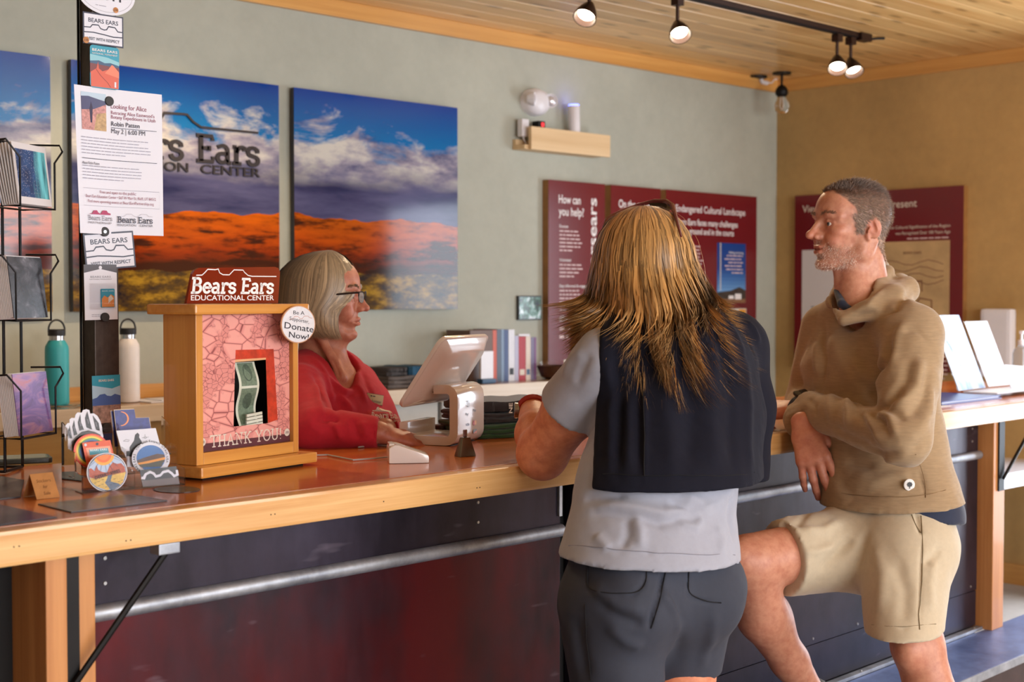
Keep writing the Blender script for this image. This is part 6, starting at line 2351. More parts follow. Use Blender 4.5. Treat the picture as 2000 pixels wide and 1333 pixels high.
def mesh_np(name, V, F, mats, parent=None, colors=None, fm=None, smooth=True, **tags):
    me = bpy.data.meshes.new(name)
    V = np.asarray(V, np.float32)
    F = np.asarray(F, np.int32)
    k = F.shape[1]
    me.vertices.add(len(V))
    me.vertices.foreach_set('co', V.ravel())
    me.loops.add(F.size)
    me.loops.foreach_set('vertex_index', F.ravel())
    me.polygons.add(len(F))
    me.polygons.foreach_set('loop_start', np.arange(0, F.size, k, dtype=np.int32))
    me.polygons.foreach_set('loop_total', np.full(len(F), k, np.int32))
    if smooth:
        me.polygons.foreach_set('use_smooth', np.ones(len(F), bool))
    for m in (mats if isinstance(mats, list) else [mats]):
        me.materials.append(m)
    if fm is not None:
        me.polygons.foreach_set('material_index', np.asarray(fm, np.int32))
    if colors is not None:
        ca = me.color_attributes.new('tint', 'FLOAT_COLOR', 'POINT')
        cc = np.ones((len(V), 4), np.float32)
        cc[:, :3] = colors
        ca.data.foreach_set('color', cc.ravel())
    me.update(calc_edges=True)
    me.validate()
    o = bpy.data.objects.new(name, me)
    COL.objects.link(o)
    if parent is not None:
        o.parent = parent
        o.matrix_parent_inverse = parent.matrix_world.inverted()
    return tag(o, **tags)


def sdf_mesh(field, h, it=1):
    D, lo, hh = field.eval(h)
    V, F = surface_nets(D, lo, hh)
    if it:
        V = relax(V, F, it)
    return V, F


def join_vf(parts):
    Vs, Fs, Cs, o = [], [], [], 0
    for V, F, C in parts:
        Vs.append(V)
        Fs.append(F + o)
        Cs.append(C if C is not None else np.ones((len(V), 3)))
        o += len(V)
    return np.concatenate(Vs), np.concatenate(Fs), np.concatenate(Cs)


def project(V):
    W = V - CAM0
    t = W @ AX_F
    return 1000 + FPX * (W @ AX_R) / t, 666.5 - FPX * (W @ AX_U) / t, t


def on_surface(V, pr, px, py, rad=7.0):
    """the point of a body surface seen at a place of the photo"""
    x, y, t = pr
    d2 = (x - px) ** 2 + (y - py) ** 2
    m = np.where(d2 < rad * rad)[0]
    if len(m) == 0:
        return V[np.argmin(d2)]
    return V[m[np.argmin(t[m])]]


def px_folds(V, specs):
    pr = project(V)
    out = []
    for pts, w, amp in specs:
        out.append(([on_surface(V, pr, *q) for q in pts], w, amp))
    return fold_disp(V, out)


def seam(name, V, pts, root, mat, r=0.0011):
    """a sewn seam laid along the cloth"""
    pr = project(V)
    out = []
    for (x0, y0), (x1, y1) in zip(pts[:-1], pts[1:]):
        n = max(2, int(math.hypot(x1 - x0, y1 - y0) / 9))
        for i in range(n):
            out.append((x0 + (x1 - x0) * i / n, y0 + (y1 - y0) * i / n))
    out.append(pts[-1])
    P = np.array([on_surface(V, pr, *q, rad=6.0) for q in out])
    for _ in range(3):
        P[1:-1] = 0.25 * P[:-2] + 0.5 * P[1:-1] + 0.25 * P[2:]
    P = P + (CAM0 - P) / np.linalg.norm(CAM0 - P, axis=1, keepdims=True) * 0.0012
    o = MB().tube([tuple(q) for q in P], r, 5).build(name, mat, None, smooth='all')
    o.parent = root
    o.matrix_parent_inverse = root.matrix_world.inverted()
    return o


# ------------------------------------------------------------------ person materials
def skin_mat(name, rgb, rough=0.48):
    t = NT(name)
    at = t.n('ShaderNodeVertexColor', layer_name='tint')
    f = t.noise(t.coords(), 55, 5, 0.6)
    mott = t.ramp(f, [(0.34, (0.86, 0.70, 0.66)), (0.62, (1.05, 1.03, 1.0))])
    c = t.mix(1.0, t.mix(1.0, s2l(rgb), at.outputs['Color'], 'MULTIPLY'), mott, 'MULTIPLY')
    fr = t.ramp(t.noise(t.coords(), 420, 2, 0.5), [(0.66, (0, 0, 0)), (0.74, (1, 1, 1))])
    c = t.mix(t.math('MULTIPLY', fr, 0.22), c, tuple(v * 0.45 for v in s2l(rgb)))
    t.base(c)
    t.set(rough=rough, sss=0.12)
    t.b.inputs['Subsurface Radius'].default_value = (0.012, 0.004, 0.002)
    t.b.inputs['Subsurface Scale'].default_value = 0.6
    t.bump(t.noise(t.coords(), 900, 3, 0.6), 0.12, 0.001)
    return t.m


def cloth_mat(name, rgb, heather=0.12, rough=0.85, weave=900, squash=(1, 1, 1), sheen=0.25):
    t = NT(name)
    c = s2l(rgb)
    f = t.noise(t.coords((90 * squash[0], 90 * squash[1], 90 * squash[2])), 1.0, 4, 0.7)
    g = t.noise(t.coords(), 4, 3)
    ff = t.math('ADD', t.math('MULTIPLY', f, 0.8), t.math('MULTIPLY', g, 0.2))
    t.base(t.ramp(ff, [(0.3, tuple(v * (1 - heather) for v in c)), (0.7, tuple(min(1, v * (1 + heather)) for v in c))]))
    t.set(rough=rough, sheen=sheen)
    t.b.inputs['Sheen Roughness'].default_value = 0.5
    t.bump(t.noise(t.coords(), weave, 2, 0.5), 0.15, 0.0008)
    return t.m


def hair_mat(name, rgb, rough=0.42):
    t = NT(name)
    at = t.n('ShaderNodeVertexColor', layer_name='tint')
    c = t.mix(1.0, s2l(rgb), at.outputs['Color'], 'MULTIPLY')
    t.base(c)
    t.set(rough=rough, spec=0.6)
    t.b.inputs['Sheen Weight'].default_value = 0.15
    return t.m


# ------------------------------------------------------------------ head: local x forward, y to the left, z up (head about 0.235 tall at s = 1)
class Head:
    def __init__(self, origin, fwd, up, s):
        self.o = V3(origin)
        f = unit(fwd)
        l = unit(np.cross(up, f))
        u = np.cross(f, l)
        self.A = np.array([f, l, u])
        self.s = s

    def P(self, x, y, z):
        return self.o + self.s * (self.A[0] * x + self.A[1] * y + self.A[2] * z)

    def loc(self, V):
        return ((V - self.o) @ self.A.T) / self.s

    def field(self, male=True, nose=1.0, chin=1.0, smile=0.0, ears=True):
        F = Field()
        s = self.s
        P = self.P
        A = self.A

        def el(x, y, z, a, b, c, k=0.02, op='+', tilt=0.0, yaw=0.0):
            AA = A
            if tilt:
                ct, st = math.cos(tilt), math.sin(tilt)
                AA = np.array([AA[0] * ct + AA[2] * st, AA[1], -AA[0] * st + AA[2] * ct])
            if yaw:
                ct, st = math.cos(yaw), math.sin(yaw)
                AA = np.array([AA[0] * ct + AA[1] * st, -AA[0] * st + AA[1] * ct, AA[2]])
            F.el(P(x, y, z), AA, np.array([a, b, c]) * s, k * s, op)

        def rc(p, q, ra, rb, k=0.012, op='+'):
            F.rc(P(*p), P(*q), ra * s, rb * s, k * s, op)
        el(-0.014, 0, 0.034, 0.098, 0.076, 0.084)                     # skull
        el(0.008, 0, 0.010, 0.080, 0.069, 0.074, 0.03)
        el(0.034, 0, -0.038, 0.050, 0.050, 0.066, 0.025)              # face
        el(0.056, 0, 0.044, 0.030, 0.052, 0.040, 0.03)                # forehead
        for y in (-1, 1):
            rc((-0.010, 0.055 * y, -0.040), (-0.004, 0.054 * y, -0.072), 0.016, 0.014, 0.022)   # jaw angle
            rc((-0.004, 0.054 * y, -0.072), (0.062, 0.020 * y, -0.102), 0.014, 0.014, 0.022)    # jaw line
            el(0.058, 0.046 * y, -0.020, 0.022, 0.018, 0.014, 0.020)  # cheek bone
            el(0.066, 0.032 * y, -0.046, 0.020, 0.018, 0.020, 0.018)  # cheek
            rc((0.086, 0.010 * y, 0.020), (0.082, 0.034 * y, 0.025), 0.0085, 0.0085, 0.010)     # brow
            rc((0.082, 0.034 * y, 0.025), (0.064, 0.054 * y, 0.018), 0.0085, 0.0070, 0.012)
        el(0.074, 0, -0.103, 0.019 * chin, 0.021, 0.016, 0.016)       # chin
        el(0.074, 0, -0.064, 0.019, 0.026, 0.022, 0.016)              # muzzle
        for y in (-1, 1):
            el(0.094, 0.031 * y, 0.001, 0.020, 0.0185, 0.0125, 0.008, '-')    # eye socket
            el(0.0710, 0.031 * y, 0.001, 0.0120, 0.0150, 0.0120, 0.004)       # lids
            rc((0.0815, 0.0185 * y, 0.0060), (0.0845, 0.031 * y, 0.0075), 0.0032, 0.0038, 0.003)
            rc((0.0845, 0.031 * y, 0.0075), (0.0755, 0.046 * y, 0.0035), 0.0038, 0.0030, 0.003)   # upper lid
            rc((0.0815, 0.0190 * y, -0.0065), (0.0820, 0.032 * y, -0.0085), 0.0024, 0.0026, 0.003)
            rc((0.0820, 0.032 * y, -0.0085), (0.0750, 0.046 * y, -0.0050), 0.0026, 0.0024, 0.003)
            rc((0.0835, 0.022 * y, -0.0165), (0.0770, 0.044 * y, -0.0140), 0.003, 0.003, 0.006)   # bag
        tip = 0.112 + 0.008 * nose
        rc((0.087, 0, 0.014), (tip - 0.008, 0, -0.022), 0.0070, 0.0085, 0.007)                  # nose bridge
        g = 1.0 if male else 0.84
        el(tip - 0.002, 0, -0.030, 0.0120 * g, 0.0115 * g, 0.0110 * g, 0.006)                  # tip
        el(0.094, 0, -0.030, 0.016 * g, 0.0145 * g, 0.012, 0.010)
        for y in (-1, 1):
            el(0.101, 0.0130 * g * y, -0.0345, 0.0120 * g, 0.0072 * g, 0.0080 * g, 0.004)                      # wing
            rc((tip - 0.006, 0.006 * y, -0.0445), (0.103, 0.0075 * y, -0.0385), 0.0032, 0.0028, 0.002, '-')   # nostril
            rc((0.098, 0.0185 * y, -0.030), (0.090, 0.021 * y, -0.040), 0.0016, 0.0016, 0.003, '-')
        lx = 0.0 if male else -0.0025
        rc((0.0945 + lx, -0.011, -0.0600), (0.0945 + lx, 0.011, -0.0600), 0.0046, 0.0046, 0.004)         # upper lip
        rc((0.0935 + lx, -0.010, -0.0735), (0.0935 + lx, 0.010, -0.0735), 0.0056, 0.0056, 0.004)         # lower lip
        for y in (-1, 1):
            rc((0.0945, 0.011 * y, -0.0600), (0.0810, 0.0255 * y, -0.0655 + smile), 0.0046, 0.0022, 0.004)
            rc((0.0935, 0.010 * y, -0.0735), (0.0810, 0.0255 * y, -0.0660 + smile), 0.0052, 0.0022, 0.004)
            rc((0.1005 + lx * .4, 0.0, -0.0665), (0.0850, 0.0245 * y, -0.0655 + smile), 0.0020 if male else 0.0013, 0.0014, 0.002, '-')   # mouth line
            rc((0.0975, 0.019 * y, -0.037), (0.0800, 0.034 * y, -0.062), 0.0022, 0.0020, 0.006, '-')        # smile fold
        el(0.094, 0, -0.087, 0.010, 0.018, 0.006, 0.008, '-')         # hollow above the chin
        if ears:
            for y in (-1, 1):
                el(-0.022, 0.079 * y, -0.006, 0.0200, 0.0062, 0.0310, 0.004, tilt=-0.20, yaw=0.42 * -y)
                rc((-0.008, 0.073 * y, -0.028), (-0.011, 0.074 * y, -0.037), 0.0075, 0.0060, 0.004)
                el(-0.0185, 0.0865 * y, -0.003, 0.0125, 0.0058, 0.0205, 0.003, '-', tilt=-0.20, yaw=0.42 * -y)
                rc((-0.010, 0.081 * y, -0.008), (-0.006, 0.079 * y, -0.018), 0.0034, 0.0034, 0.003)
                rc((-0.022, 0.084 * y, 0.008), (-0.030, 0.087 * y, -0.014), 0.0022, 0.0022, 0.003)
        return F

    def eyes(self, parent, iris):
        """eyeballs as separate small parts"""
        white = plain('eye_white', (226, 218, 212), 0.15)
        for y in (-1, 1):
            c = self.P(0.0735, 0.031 * y, 0.0010)
            r = 0.0122 * self.s
            b = MB()
            f = Vector(self.A[0] + 0.12 * y * self.A[1] * 0)
            q = Matrix.Translation(c) @ f.to_track_quat('Z', 'Y').to_matrix().to_4x4()
            n = 14
            b.mat(white)
            b.lathe([(r * math.sin(a), r * math.cos(a)) for a in np.linspace(math.pi * 0.98, 0.60, n)], 20, q, cap=False)
            b.mat(iris)
            b.lathe([(r * math.sin(a), r * math.cos(a)) for a in np.linspace(0.60, 0.27, 5)], 20, q, cap=False)
            b.mat(M_BLKP)
            b.lathe([(r * math.sin(a), r * math.cos(a)) for a in np.linspace(0.27, 0.01, 4)], 20, q, cap=False)
            o = b.build('eye', None, None, smooth='all')
            o.parent = parent
            o.matrix_parent_inverse = parent.matrix_world.inverted()

    def colors(self, V, stubble=0.0, lips=(0.80, 0.45, 0.44), blush=1.0):
        L = self.loc(V)
        C = np.ones((len(V), 3))

        def g(x, y, z, r, sy=True):
            yy = np.abs(L[:, 1]) if sy else L[:, 1]
            return np.exp(-(((L[:, 0] - x) ** 2 + (yy - y) ** 2 + (L[:, 2] - z) ** 2) / r ** 2))

        def mixc(w, col):
            w = np.clip(w, 0, 1)[:, None]
            C[:] = C * (1 - w) + w * np.asarray(col)
        mixc(0.55 * blush * g(0.07, 0.045, -0.03, 0.026), (1.0, 0.66, 0.60))
        mixc(0.75 * blush * g(0.112, 0.0, -0.032, 0.016), (1.0, 0.60, 0.54))
        mixc(0.45 * blush * g(-0.02, 0.083, -0.004, 0.030), (1.0, 0.58, 0.52))
        mixc(0.35 * g(0.082, 0.031, -0.006, 0.016), (0.82, 0.60, 0.58))
        if stubble > 0:
            zz = np.clip((-0.040 - L[:, 2]) / 0.02, 0, 1) * np.clip((L[:, 0] + 0.012) / 0.03, 0, 1) * np.clip((L[:, 2] + 0.135) / 0.02, 0, 1)
            mu = g(0.095, 0.010, -0.050, 0.016)
            n = 0.75 + 0.25 * wob(V, 700, 5)
            mixc(stubble * np.clip(zz + mu, 0, 1) * n, (0.82, 0.84, 0.88))
        lw = np.exp(-(((L[:, 0] - 0.096) / 0.012) ** 2 + ((np.abs(L[:, 1])) / 0.021) ** 4 + ((L[:, 2] + 0.067) / 0.0092) ** 4))
        mixc(0.9 * lw, lips)
        ml = np.exp(-(((L[:, 0] - 0.094) / 0.014) ** 2 + ((np.abs(L[:, 1])) / 0.022) ** 4 + ((L[:, 2] + 0.0668) / 0.0020) ** 2))
        mixc(0.75 * ml, (0.30, 0.14, 0.13))
        return C


def brow_hair(hd, HV, HF, root, mat, tint0, tint1, n=420, ln=0.0062):
    """eyebrows of short hairs growing outwards along the brow"""
    L = hd.loc(HV)
    N = normals(HV, HF)
    rg = np.random.default_rng(17)
    for y in (-1, 1):
        ya = L[:, 1] * y
        zc_ = 0.0235 + 0.0062 * np.sin(math.pi * np.clip((ya - 0.010) / 0.046, 0, 1) * 0.85)
        c = np.where((ya > 0.011) & (ya < 0.054) & (np.abs(L[:, 2] - zc_) < 0.0034 - 0.03 * np.clip(ya - 0.04, 0, 1)) & (L[:, 0] > 0.05))[0]
        if len(c) == 0:
            continue
        pk = rg.choice(c, n)
        r0 = HV[pk] + rg.normal(size=(n, 3)) * 0.0006
        d = hd.A[1] * y * 0.9 - hd.A[0] * 0.35 + hd.A[2] * 0.25 + N[pk] * 0.40 + rg.normal(size=(n, 3)) * 0.22
        d /= np.linalg.norm(d, axis=1, keepdims=True)
        P = np.stack([r0 + d * ln * t for t in (0, 0.5, 1.0)], 1)
        ti = rg.uniform(tint0, tint1, n)
        sv, sf, sc_ = strands(P, np.full(n, 0.0009), np.stack([ti] * 3, 1), hd.o)
        mesh_np('eyebrow', sv, sf, mat, root, sc_)


# ------------------------------------------------------------------ hand: five separate fingers
def hand_field(F, wrist, direc, back, thumb, size=1.0, curl=(0.25, 0.35, 0.3), spread=0.05, thumb_out=0.5, thumb_curl=0.25, curls=None, wr=0.026):
    """direc: wrist to knuckles; back: normal of the back of the hand; thumb: side of the thumb"""
    d, n = unit(direc), unit(back)
    t = unit(thumb - (np.dot(thumb, d)) * d)
    n = unit(n - np.dot(n, d) * d - np.dot(n, t) * t)
    w = V3(wrist)
    s = size
    kn = w + d * 0.092 * s
    F.es(w - d * 0.012 * s, w + d * 0.03 * s, t, wr * s, 0.020 * s, 0.033 * s, 0.018 * s, 0.01)
    F.es(w + d * 0.03 * s, kn - d * 0.006 * s, t, 0.034 * s, 0.018 * s, 0.040 * s, 0.0135 * s, 0.012)
    F.rc(w + d * 0.02 * s - t * 0.018 * s - n * 0.006 * s, kn - t * 0.026 * s - n * 0.006 * s, 0.013 * s, 0.010 * s, 0.012)
    lens = [(0.046, 0.027, 0.022), (0.050, 0.031, 0.023), (0.046, 0.029, 0.022), (0.036, 0.022, 0.019)]
    offs = [0.030, 0.010, -0.011, -0.030]
    rad = [0.0112, 0.0114, 0.0108, 0.0097]
    tips = []
    for i in range(4):
        cu = curls[i] if curls else curl
        b = kn + t * offs[i] * s + d * (0.002 - 0.004 * abs(i - 1.2)) * s
        F.rc(kn - d * 0.04 * s + t * offs[i] * 0.7 * s + n * 0.003 * s, b + n * 0.002 * s, 0.010 * s, (rad[i] + 0.0012) * s, 0.010)
        ang = 0.0
        p = b
        sp = spread * (1.2 - i) * 0.9
        dd0 = unit(d + t * sp)
        for j in range(3):
            ang += cu[j]
            dirj = unit(dd0 * math.cos(ang) - n * math.sin(ang))
            q = p + dirj * lens[i][j] * s
            r0 = rad[i] * (1 - 0.10 * j) * s
            r1 = rad[i] * (1 - 0.10 * (j + 1)) * s
            F.rc(p, q, r0 * 1.04, r1, 0.0035)
            p = q
        tips.append((p, dirj, n))
    b = w + d * 0.022 * s + t * 0.026 * s - n * 0.004 * s
    d1 = unit(d * math.cos(thumb_out) + t * math.sin(thumb_out) - n * 0.35)
    m = b + d1 * 0.044 * s
    F.rc(b, m, 0.0145 * s, 0.0112 * s, 0.010)
    d2 = unit(d1 * math.cos(thumb_curl) + unit(d - n * 0.3) * math.sin(thumb_curl))
    m2 = m + d2 * 0.033 * s
    F.rc(m, m2, 0.0110 * s, 0.0098 * s, 0.004)
    d3 = unit(d2 + unit(d - n * 0.2) * 0.3)
    m3 = m2 + d3 * 0.025 * s
    F.rc(m2, m3, 0.0098 * s, 0.0082 * s, 0.004)
    tips.append((m3, d3, n))
    return tips


def nails(parent, tips, m, s=1.0):
    for p, d, n in tips:
        x = unit(np.cross(d, n))
        nn = unit(np.cross(x, d))
        if np.dot(nn, n) < 0:
            nn = -nn
        c = p - d * 0.002 * s + nn * 0.0066 * s
        b = MB()
        vs = []
        for j in range(5):
            for i in range(5):
                a = (i / 4 - 0.5)
                vs.append(c + x * a * 0.0095 * s + d * (j / 4 - 0.5) * 0.010 * s - nn * (a * a * 0.006 * s) - nn * 0.002 * s * max(0, j / 4 - 0.6))
        b.add(vs, [(j * 5 + i, j * 5 + i + 1, (j + 1) * 5 + i + 1, (j + 1) * 5 + i) for j in range(4) for i in range(4)])
        o = b.build('fingernail', m, None, smooth='all')
        o.parent = parent
        o.matrix_parent_inverse = parent.matrix_world.inverted()


# ------------------------------------------------------------------ hair made of flat locks
def strands(paths, widths, tints, up_hint, tip=3.0):
    """paths: (n, k, 3); each becomes a ribbon facing away from up_hint(point)"""
    n, k, _ = paths.shape
    T = np.gradient(paths, axis=1)
    T /= np.linalg.norm(T, axis=2, keepdims=True) + 1e-9
    Nn = paths - up_hint
    Nn /= np.linalg.norm(Nn, axis=2, keepdims=True) + 1e-9
    S = np.cross(T, Nn)
    S /= np.linalg.norm(S, axis=2, keepdims=True) + 1e-9
    prof = np.linspace(0, 1, k)
    prof = np.minimum(1.0, (1 - prof) * tip) * np.minimum(1.0, 0.4 + prof * 4)
    W = widths[:, None, None] * prof[None, :, None] * 0.5
    A = paths - S * W
    B = paths + S * W
    V = np.stack([A, B], 2).reshape(-1, 3)
    base = (np.arange(n) * k * 2)[:, None]
    j = np.arange(k - 1)[None, :] * 2
    F = np.stack([base + j, base + j + 1, base + j + 3, base + j + 2], 2).reshape(-1, 4)
    C = np.repeat(tints, k * 2, axis=0)
    return V, F, C
# ================================================================== the man at the right
def person_root(label, px, py, d):
    c = pD(px, py, d)
    return thing('person', label, 'person', Matrix.Translation((c[0], c[1], 0.0)))


def attach(o, root):
    o.parent = root
    o.matrix_parent_inverse = root.matrix_world.inverted()
    return o


M_EYE = plain('iris_grey_blue', (84, 96, 104), 0.2)
mr = person_root('man in a taupe hoodie and khaki shorts leaning on the counter, one foot raised', 1760, 1300, 3.2)
SK_M = skin_mat('man_skin', (202, 148, 124))
mf = RD(-0.80, -0.60)              # chest direction
mR = RD(-0.60, 0.80)               # his right
hd = Head(pD(1661, 441, 3.42), RD(-0.955, -0.29, 0.03), AX_Z + 0.05 * AX_R, 0.93)
NE_, NW_ = pD(1766, 858, 3.07), pD(1586, 806, 3.40)
FE_, FW_ = pD(1578, 783, 3.60), pD(1566, 824, 3.40)
NS_, FS_ = pD(1783, 655, 3.26), pD(1612, 642, 3.56)
nb = pD(1696, 588, 3.44)


def scalp(Lc, V):
    """how much a point of the head carries hair: 0..1, with an uneven edge"""
    x, y, z = Lc[:, 0], np.abs(Lc[:, 1]), Lc[:, 2]
    n = 0.006 * wob(V, 220, 15) + 0.004 * wob(V, 520, 16)
    top = z - (0.086 - 0.16 * np.clip(0.045 - y, -0.1, 0.045) * 0 - 1.1 * np.clip(0.068 - x, 0, 0.2) + 0.35 * np.clip(x - 0.068, 0, 1))   # front hairline
    temple = (0.034 - x) - 0.25 * np.abs(z - 0.02)                                  # behind the temple
    recess = np.where(z > 0.05, (0.030 - x) - (0.09 - z) * 0.2, temple)
    front = np.maximum(np.minimum(top, 0.05), np.minimum(recess, z + 0.022 + np.clip(-x - 0.03, 0, 0.1) * 1.1))
    side = z + 0.034 + np.clip(-x - 0.025, 0, 0.1) * 1.25            # lower edge falls behind the ear
    m = np.minimum(front, side) + n
    ear = np.sqrt(((x + 0.020) / 0.85) ** 2 + (z + 0.010) ** 2) - 0.028
    m = np.where(y > 0.060, np.minimum(m, ear + n * .3), m)
    return np.clip(m / 0.006 * 0.5 + 0.5, 0, 1)


# head and neck
F = hd.field(True, 1.0, 1.05, 0.004)
F.rc(hd.P(-0.034, 0, -0.040), nb, 0.046, 0.056, 0.025)
F.rc(hd.P(-0.008, 0, -0.085), pD(1674, 596, 3.39), 0.034, 0.044, 0.02)
for y in (-1, 1):
    F.rc(hd.P(-0.036, 0.056 * y, -0.040), hd.P(0.014, 0.018 * y, -0.185), 0.013, 0.012, 0.010)
F.rc(hd.P(0.030, 0, -0.120), hd.P(0.024, 0, -0.175), 0.012, 0.013, 0.014)
F.rc(nb, pD(1694, 650, 3.46), 0.056, 0.060, 0.03)
V, Fa = sdf_mesh(F, 0.0024, 1)
V = V + normals(V, Fa) * (0.0005 * wob(V, 180, 3))[:, None]
C = hd.colors(V, 0.6, (0.84, 0.56, 0.53))
headV, headF = V, Fa
hm = scalp(hd.loc(V), V)[:, None] * 0.97
hg = (0.44 + 0.05 * wob(V, 260, 12))[:, None]
C = C * (1 - hm) + hm * hg * np.array([0.86, 0.98, 1.06])
parts = [(V, Fa, C)]
# torso, arms, legs under the clothes
F = Field()
F.echain([(pD(1702, 660, 3.45), 0.12, 0.065), (pD(1699, 720, 3.44), 0.155, 0.09), (pD(1713, 860, 3.40), 0.145, 0.10), (pD(1737, 985, 3.34), 0.13, 0.095), (pD(1735, 1060, 3.29), 0.13, 0.095)], mR)
F.chain([FS_, FE_, FW_], [0.048, 0.042, 0.028], 0.02)
F.chain([NS_, NE_, NW_], [0.050, 0.044, 0.029], 0.02)
fk, fca, fan = pD(1464, 1100, 3.16), pD(1490, 1205, 3.22), pD(1588, 1364, 3.34)
F.chain([pD(1690, 1066, 3.34), pD(1560, 1080, 3.24), fk], [0.070, 0.068, 0.064], 0.02)
F.chain([fk, fca, pD(1541, 1290, 3.28), fan], [0.058, 0.057, 0.043, 0.035], 0.02)
F.el(pD(1443, 1092, 3.13), np.array([AX_R, AXF0, AX_Z]), (0.034, 0.034, 0.040), 0.02)
F.el(pD(1515, 1213, 3.25), np.array([AX_R, AXF0, AX_Z]), (0.036, 0.036, 0.06), 0.03)
nk, nan = pD(1792, 1262, 3.07), pD(1872, 1655, 2.98)
F.chain([pD(1762, 1085, 3.20), pD(1776, 1160, 3.12), nk], [0.070, 0.056, 0.055], 0.02)
F.chain([nk, pD(1822, 1370, 3.045), pD(1850, 1520, 3.0), nan], [0.054, 0.054, 0.042, 0.036], 0.02)
F.el(pD(1775, 1275, 3.03), np.array([AX_R, AXF0, AX_Z]), (0.030, 0.030, 0.040), 0.02)
V, Fa = sdf_mesh(F, 0.0055, 1)
pr_ = project(V)
V = V + normals(V, Fa) * (0.0012 * wob(V, 60, 8))[:, None]
Cb = np.ones((len(V), 3)) * np.array([0.97, 0.90, 0.86])
parts.append((V, Fa, Cb))
# hands
F = Field()
F.rc(FE_, FW_, 0.030, 0.027, 0.01)
tips1 = hand_field(F, pD(1568, 830, 3.365), AX_R * 0.22 - AXF0 * 0.30 - AX_Z * 0.88, -AXF0 * 0.80 + AX_Z * 0.45 - AX_R * .1, AX_R * 0.95 - AXF0 * 0.3 + AX_Z * .1, 1.0,
                   spread=0.14, thumb_out=0.50, thumb_curl=0.2, curls=[(0.10, 0.16, 0.12), (0.24, 0.22, 0.2), (0.34, 0.26, 0.2), (0.42, 0.3, 0.22)])
F.p = [q for q in F.p]
V, Fa = sdf_mesh(F, 0.0024, 1)
V = V + normals(V, Fa) * (0.0005 * wob(V, 260, 4))[:, None]
Cc = np.ones((len(V), 3)) * np.array([1.0, 0.84, 0.80])
for p_, d_, n_ in tips1:
    w = np.exp(-(np.linalg.norm(V - p_, axis=1) / 0.02) ** 2)[:, None] * 0.6
    Cc = Cc * (1 - w) + w * np.array([1.0, 0.68, 0.64])
parts.append((V, Fa, Cc))
F = Field()
F.rc(NE_ * .3 + NW_ * .7, NW_, 0.031, 0.028, 0.01)
tips2 = hand_field(F, pD(1572, 797, 3.44), -AX_R * 0.85 + AXF0 * 0.5 - AX_Z * 0.10, AX_Z * 0.8 - AXF0 * 0.6, AXF0 * 0.8 + AX_R * 0.45 + AX_Z * .35, 0.95, curl=(0.75, 0.9, 0.6), thumb_out=0.3)
V, Fa = sdf_mesh(F, 0.0027, 1)
parts.append((V, Fa, np.ones((len(V), 3)) * np.array([0.98, 0.80, 0.74])))
V, Fa, C = join_vf(parts)
body = mesh_np('body', V, Fa, SK_M, mr, C)
hd.eyes(mr, M_EYE)
nails(mr, tips1, plain('fingernail', (222, 168, 150), 0.3), 0.97)

# short greying hair: thousands of short locks over the tinted scalp
M_HAIRM = hair_mat('short_grey_brown_hair', (150, 126, 108), 0.6)
M_STUB = hair_mat('grey_stubble', (214, 198, 186), 0.7)
A = hd.A
rg = np.random.default_rng(3)
N = normals(headV, headF)
wgt = scalp(hd.loc(headV), headV)
cand = np.where(wgt > 0.45)[0]
pick = rg.choice(cand, 22000)
root = headV[pick] + rg.normal(size=(len(pick), 3)) * 0.0012 - N[pick] * 0.0005
Lp = hd.loc(root)
back = -A[0] * 0.8 - A[2] * np.clip(0.5 - Lp[:, 2:3] * 6.0, -0.2, 1.1) + N[pick] * 0.42
topf = A[0] * 0.35 * np.sign(Lp[:, 0:1] - 0.02) + A[1] * 0.7 + N[pick] * 0.75
w_ = np.clip((Lp[:, 2:3] - 0.07) / 0.03, 0, 1)
dirn = back * (1 - w_) + topf * w_
dirn = dirn / np.linalg.norm(dirn, axis=1, keepdims=True) + rg.normal(size=dirn.shape) * 0.20
ln = (0.0065 + 0.0055 * w_[:, 0] + rg.uniform(-0.002, 0.003, len(pick)))[:, None]
paths = np.stack([root + dirn * ln * t - A[2] * 0.0015 * t * t for t in (0, 0.5, 1.0)], 1)
grey = np.clip(0.25 + (-Lp[:, 2]) / 0.10 + (-Lp[:, 0] - 0.05) / 0.12, 0.05, 0.9)
tint = np.where(rg.random(len(pick)) < grey * 0.55, rg.uniform(1.5, 2.5, len(pick)), rg.uniform(0.6, 1.25, len(pick)))
sv, sf, scl = strands(paths, np.full(len(pick), 0.0011), np.stack([tint, tint, tint * 1.04], 1), hd.o)
mesh_np('hair', sv, sf, M_HAIRM, mr, scl, label='short greying brown hair')
# stubble
Lh = hd.loc(headV)
sw_ = np.clip((-0.046 - Lh[:, 2]) / 0.016, 0, 1) * np.clip((Lh[:, 0] + 0.005) / 0.03, 0, 1) * np.clip((Lh[:, 2] + 0.125) / 0.012, 0, 1)
sw_ = np.maximum(sw_, np.exp(-((Lh[:, 0] - 0.097) ** 2 + (np.abs(Lh[:, 1]) - 0.012) ** 2 + (Lh[:, 2] + 0.050) ** 2) / 0.011 ** 2))
lipm = np.exp(-(((Lh[:, 0] - 0.096) / 0.012) ** 2 + (np.abs(Lh[:, 1]) / 0.021) ** 4 + ((Lh[:, 2] + 0.067) / 0.0090) ** 4))
sw_ = sw_ * (lipm < 0.3)
cand = np.where(sw_ > 0.10)[0]
pick = rg.choice(cand, 5200, p=(sw_[cand] ** 2) / (sw_[cand] ** 2).sum())
root = headV[pick] + rg.normal(size=(len(pick), 3)) * 0.0010
dirn = N[pick] * 0.8 - A[2] * 0.55 + rg.normal(size=root.shape) * 0.3
paths = np.stack([root + dirn * 0.0034 * t for t in (0, 0.5, 1.0)], 1)
tint = rg.uniform(0.9, 1.5, len(pick))
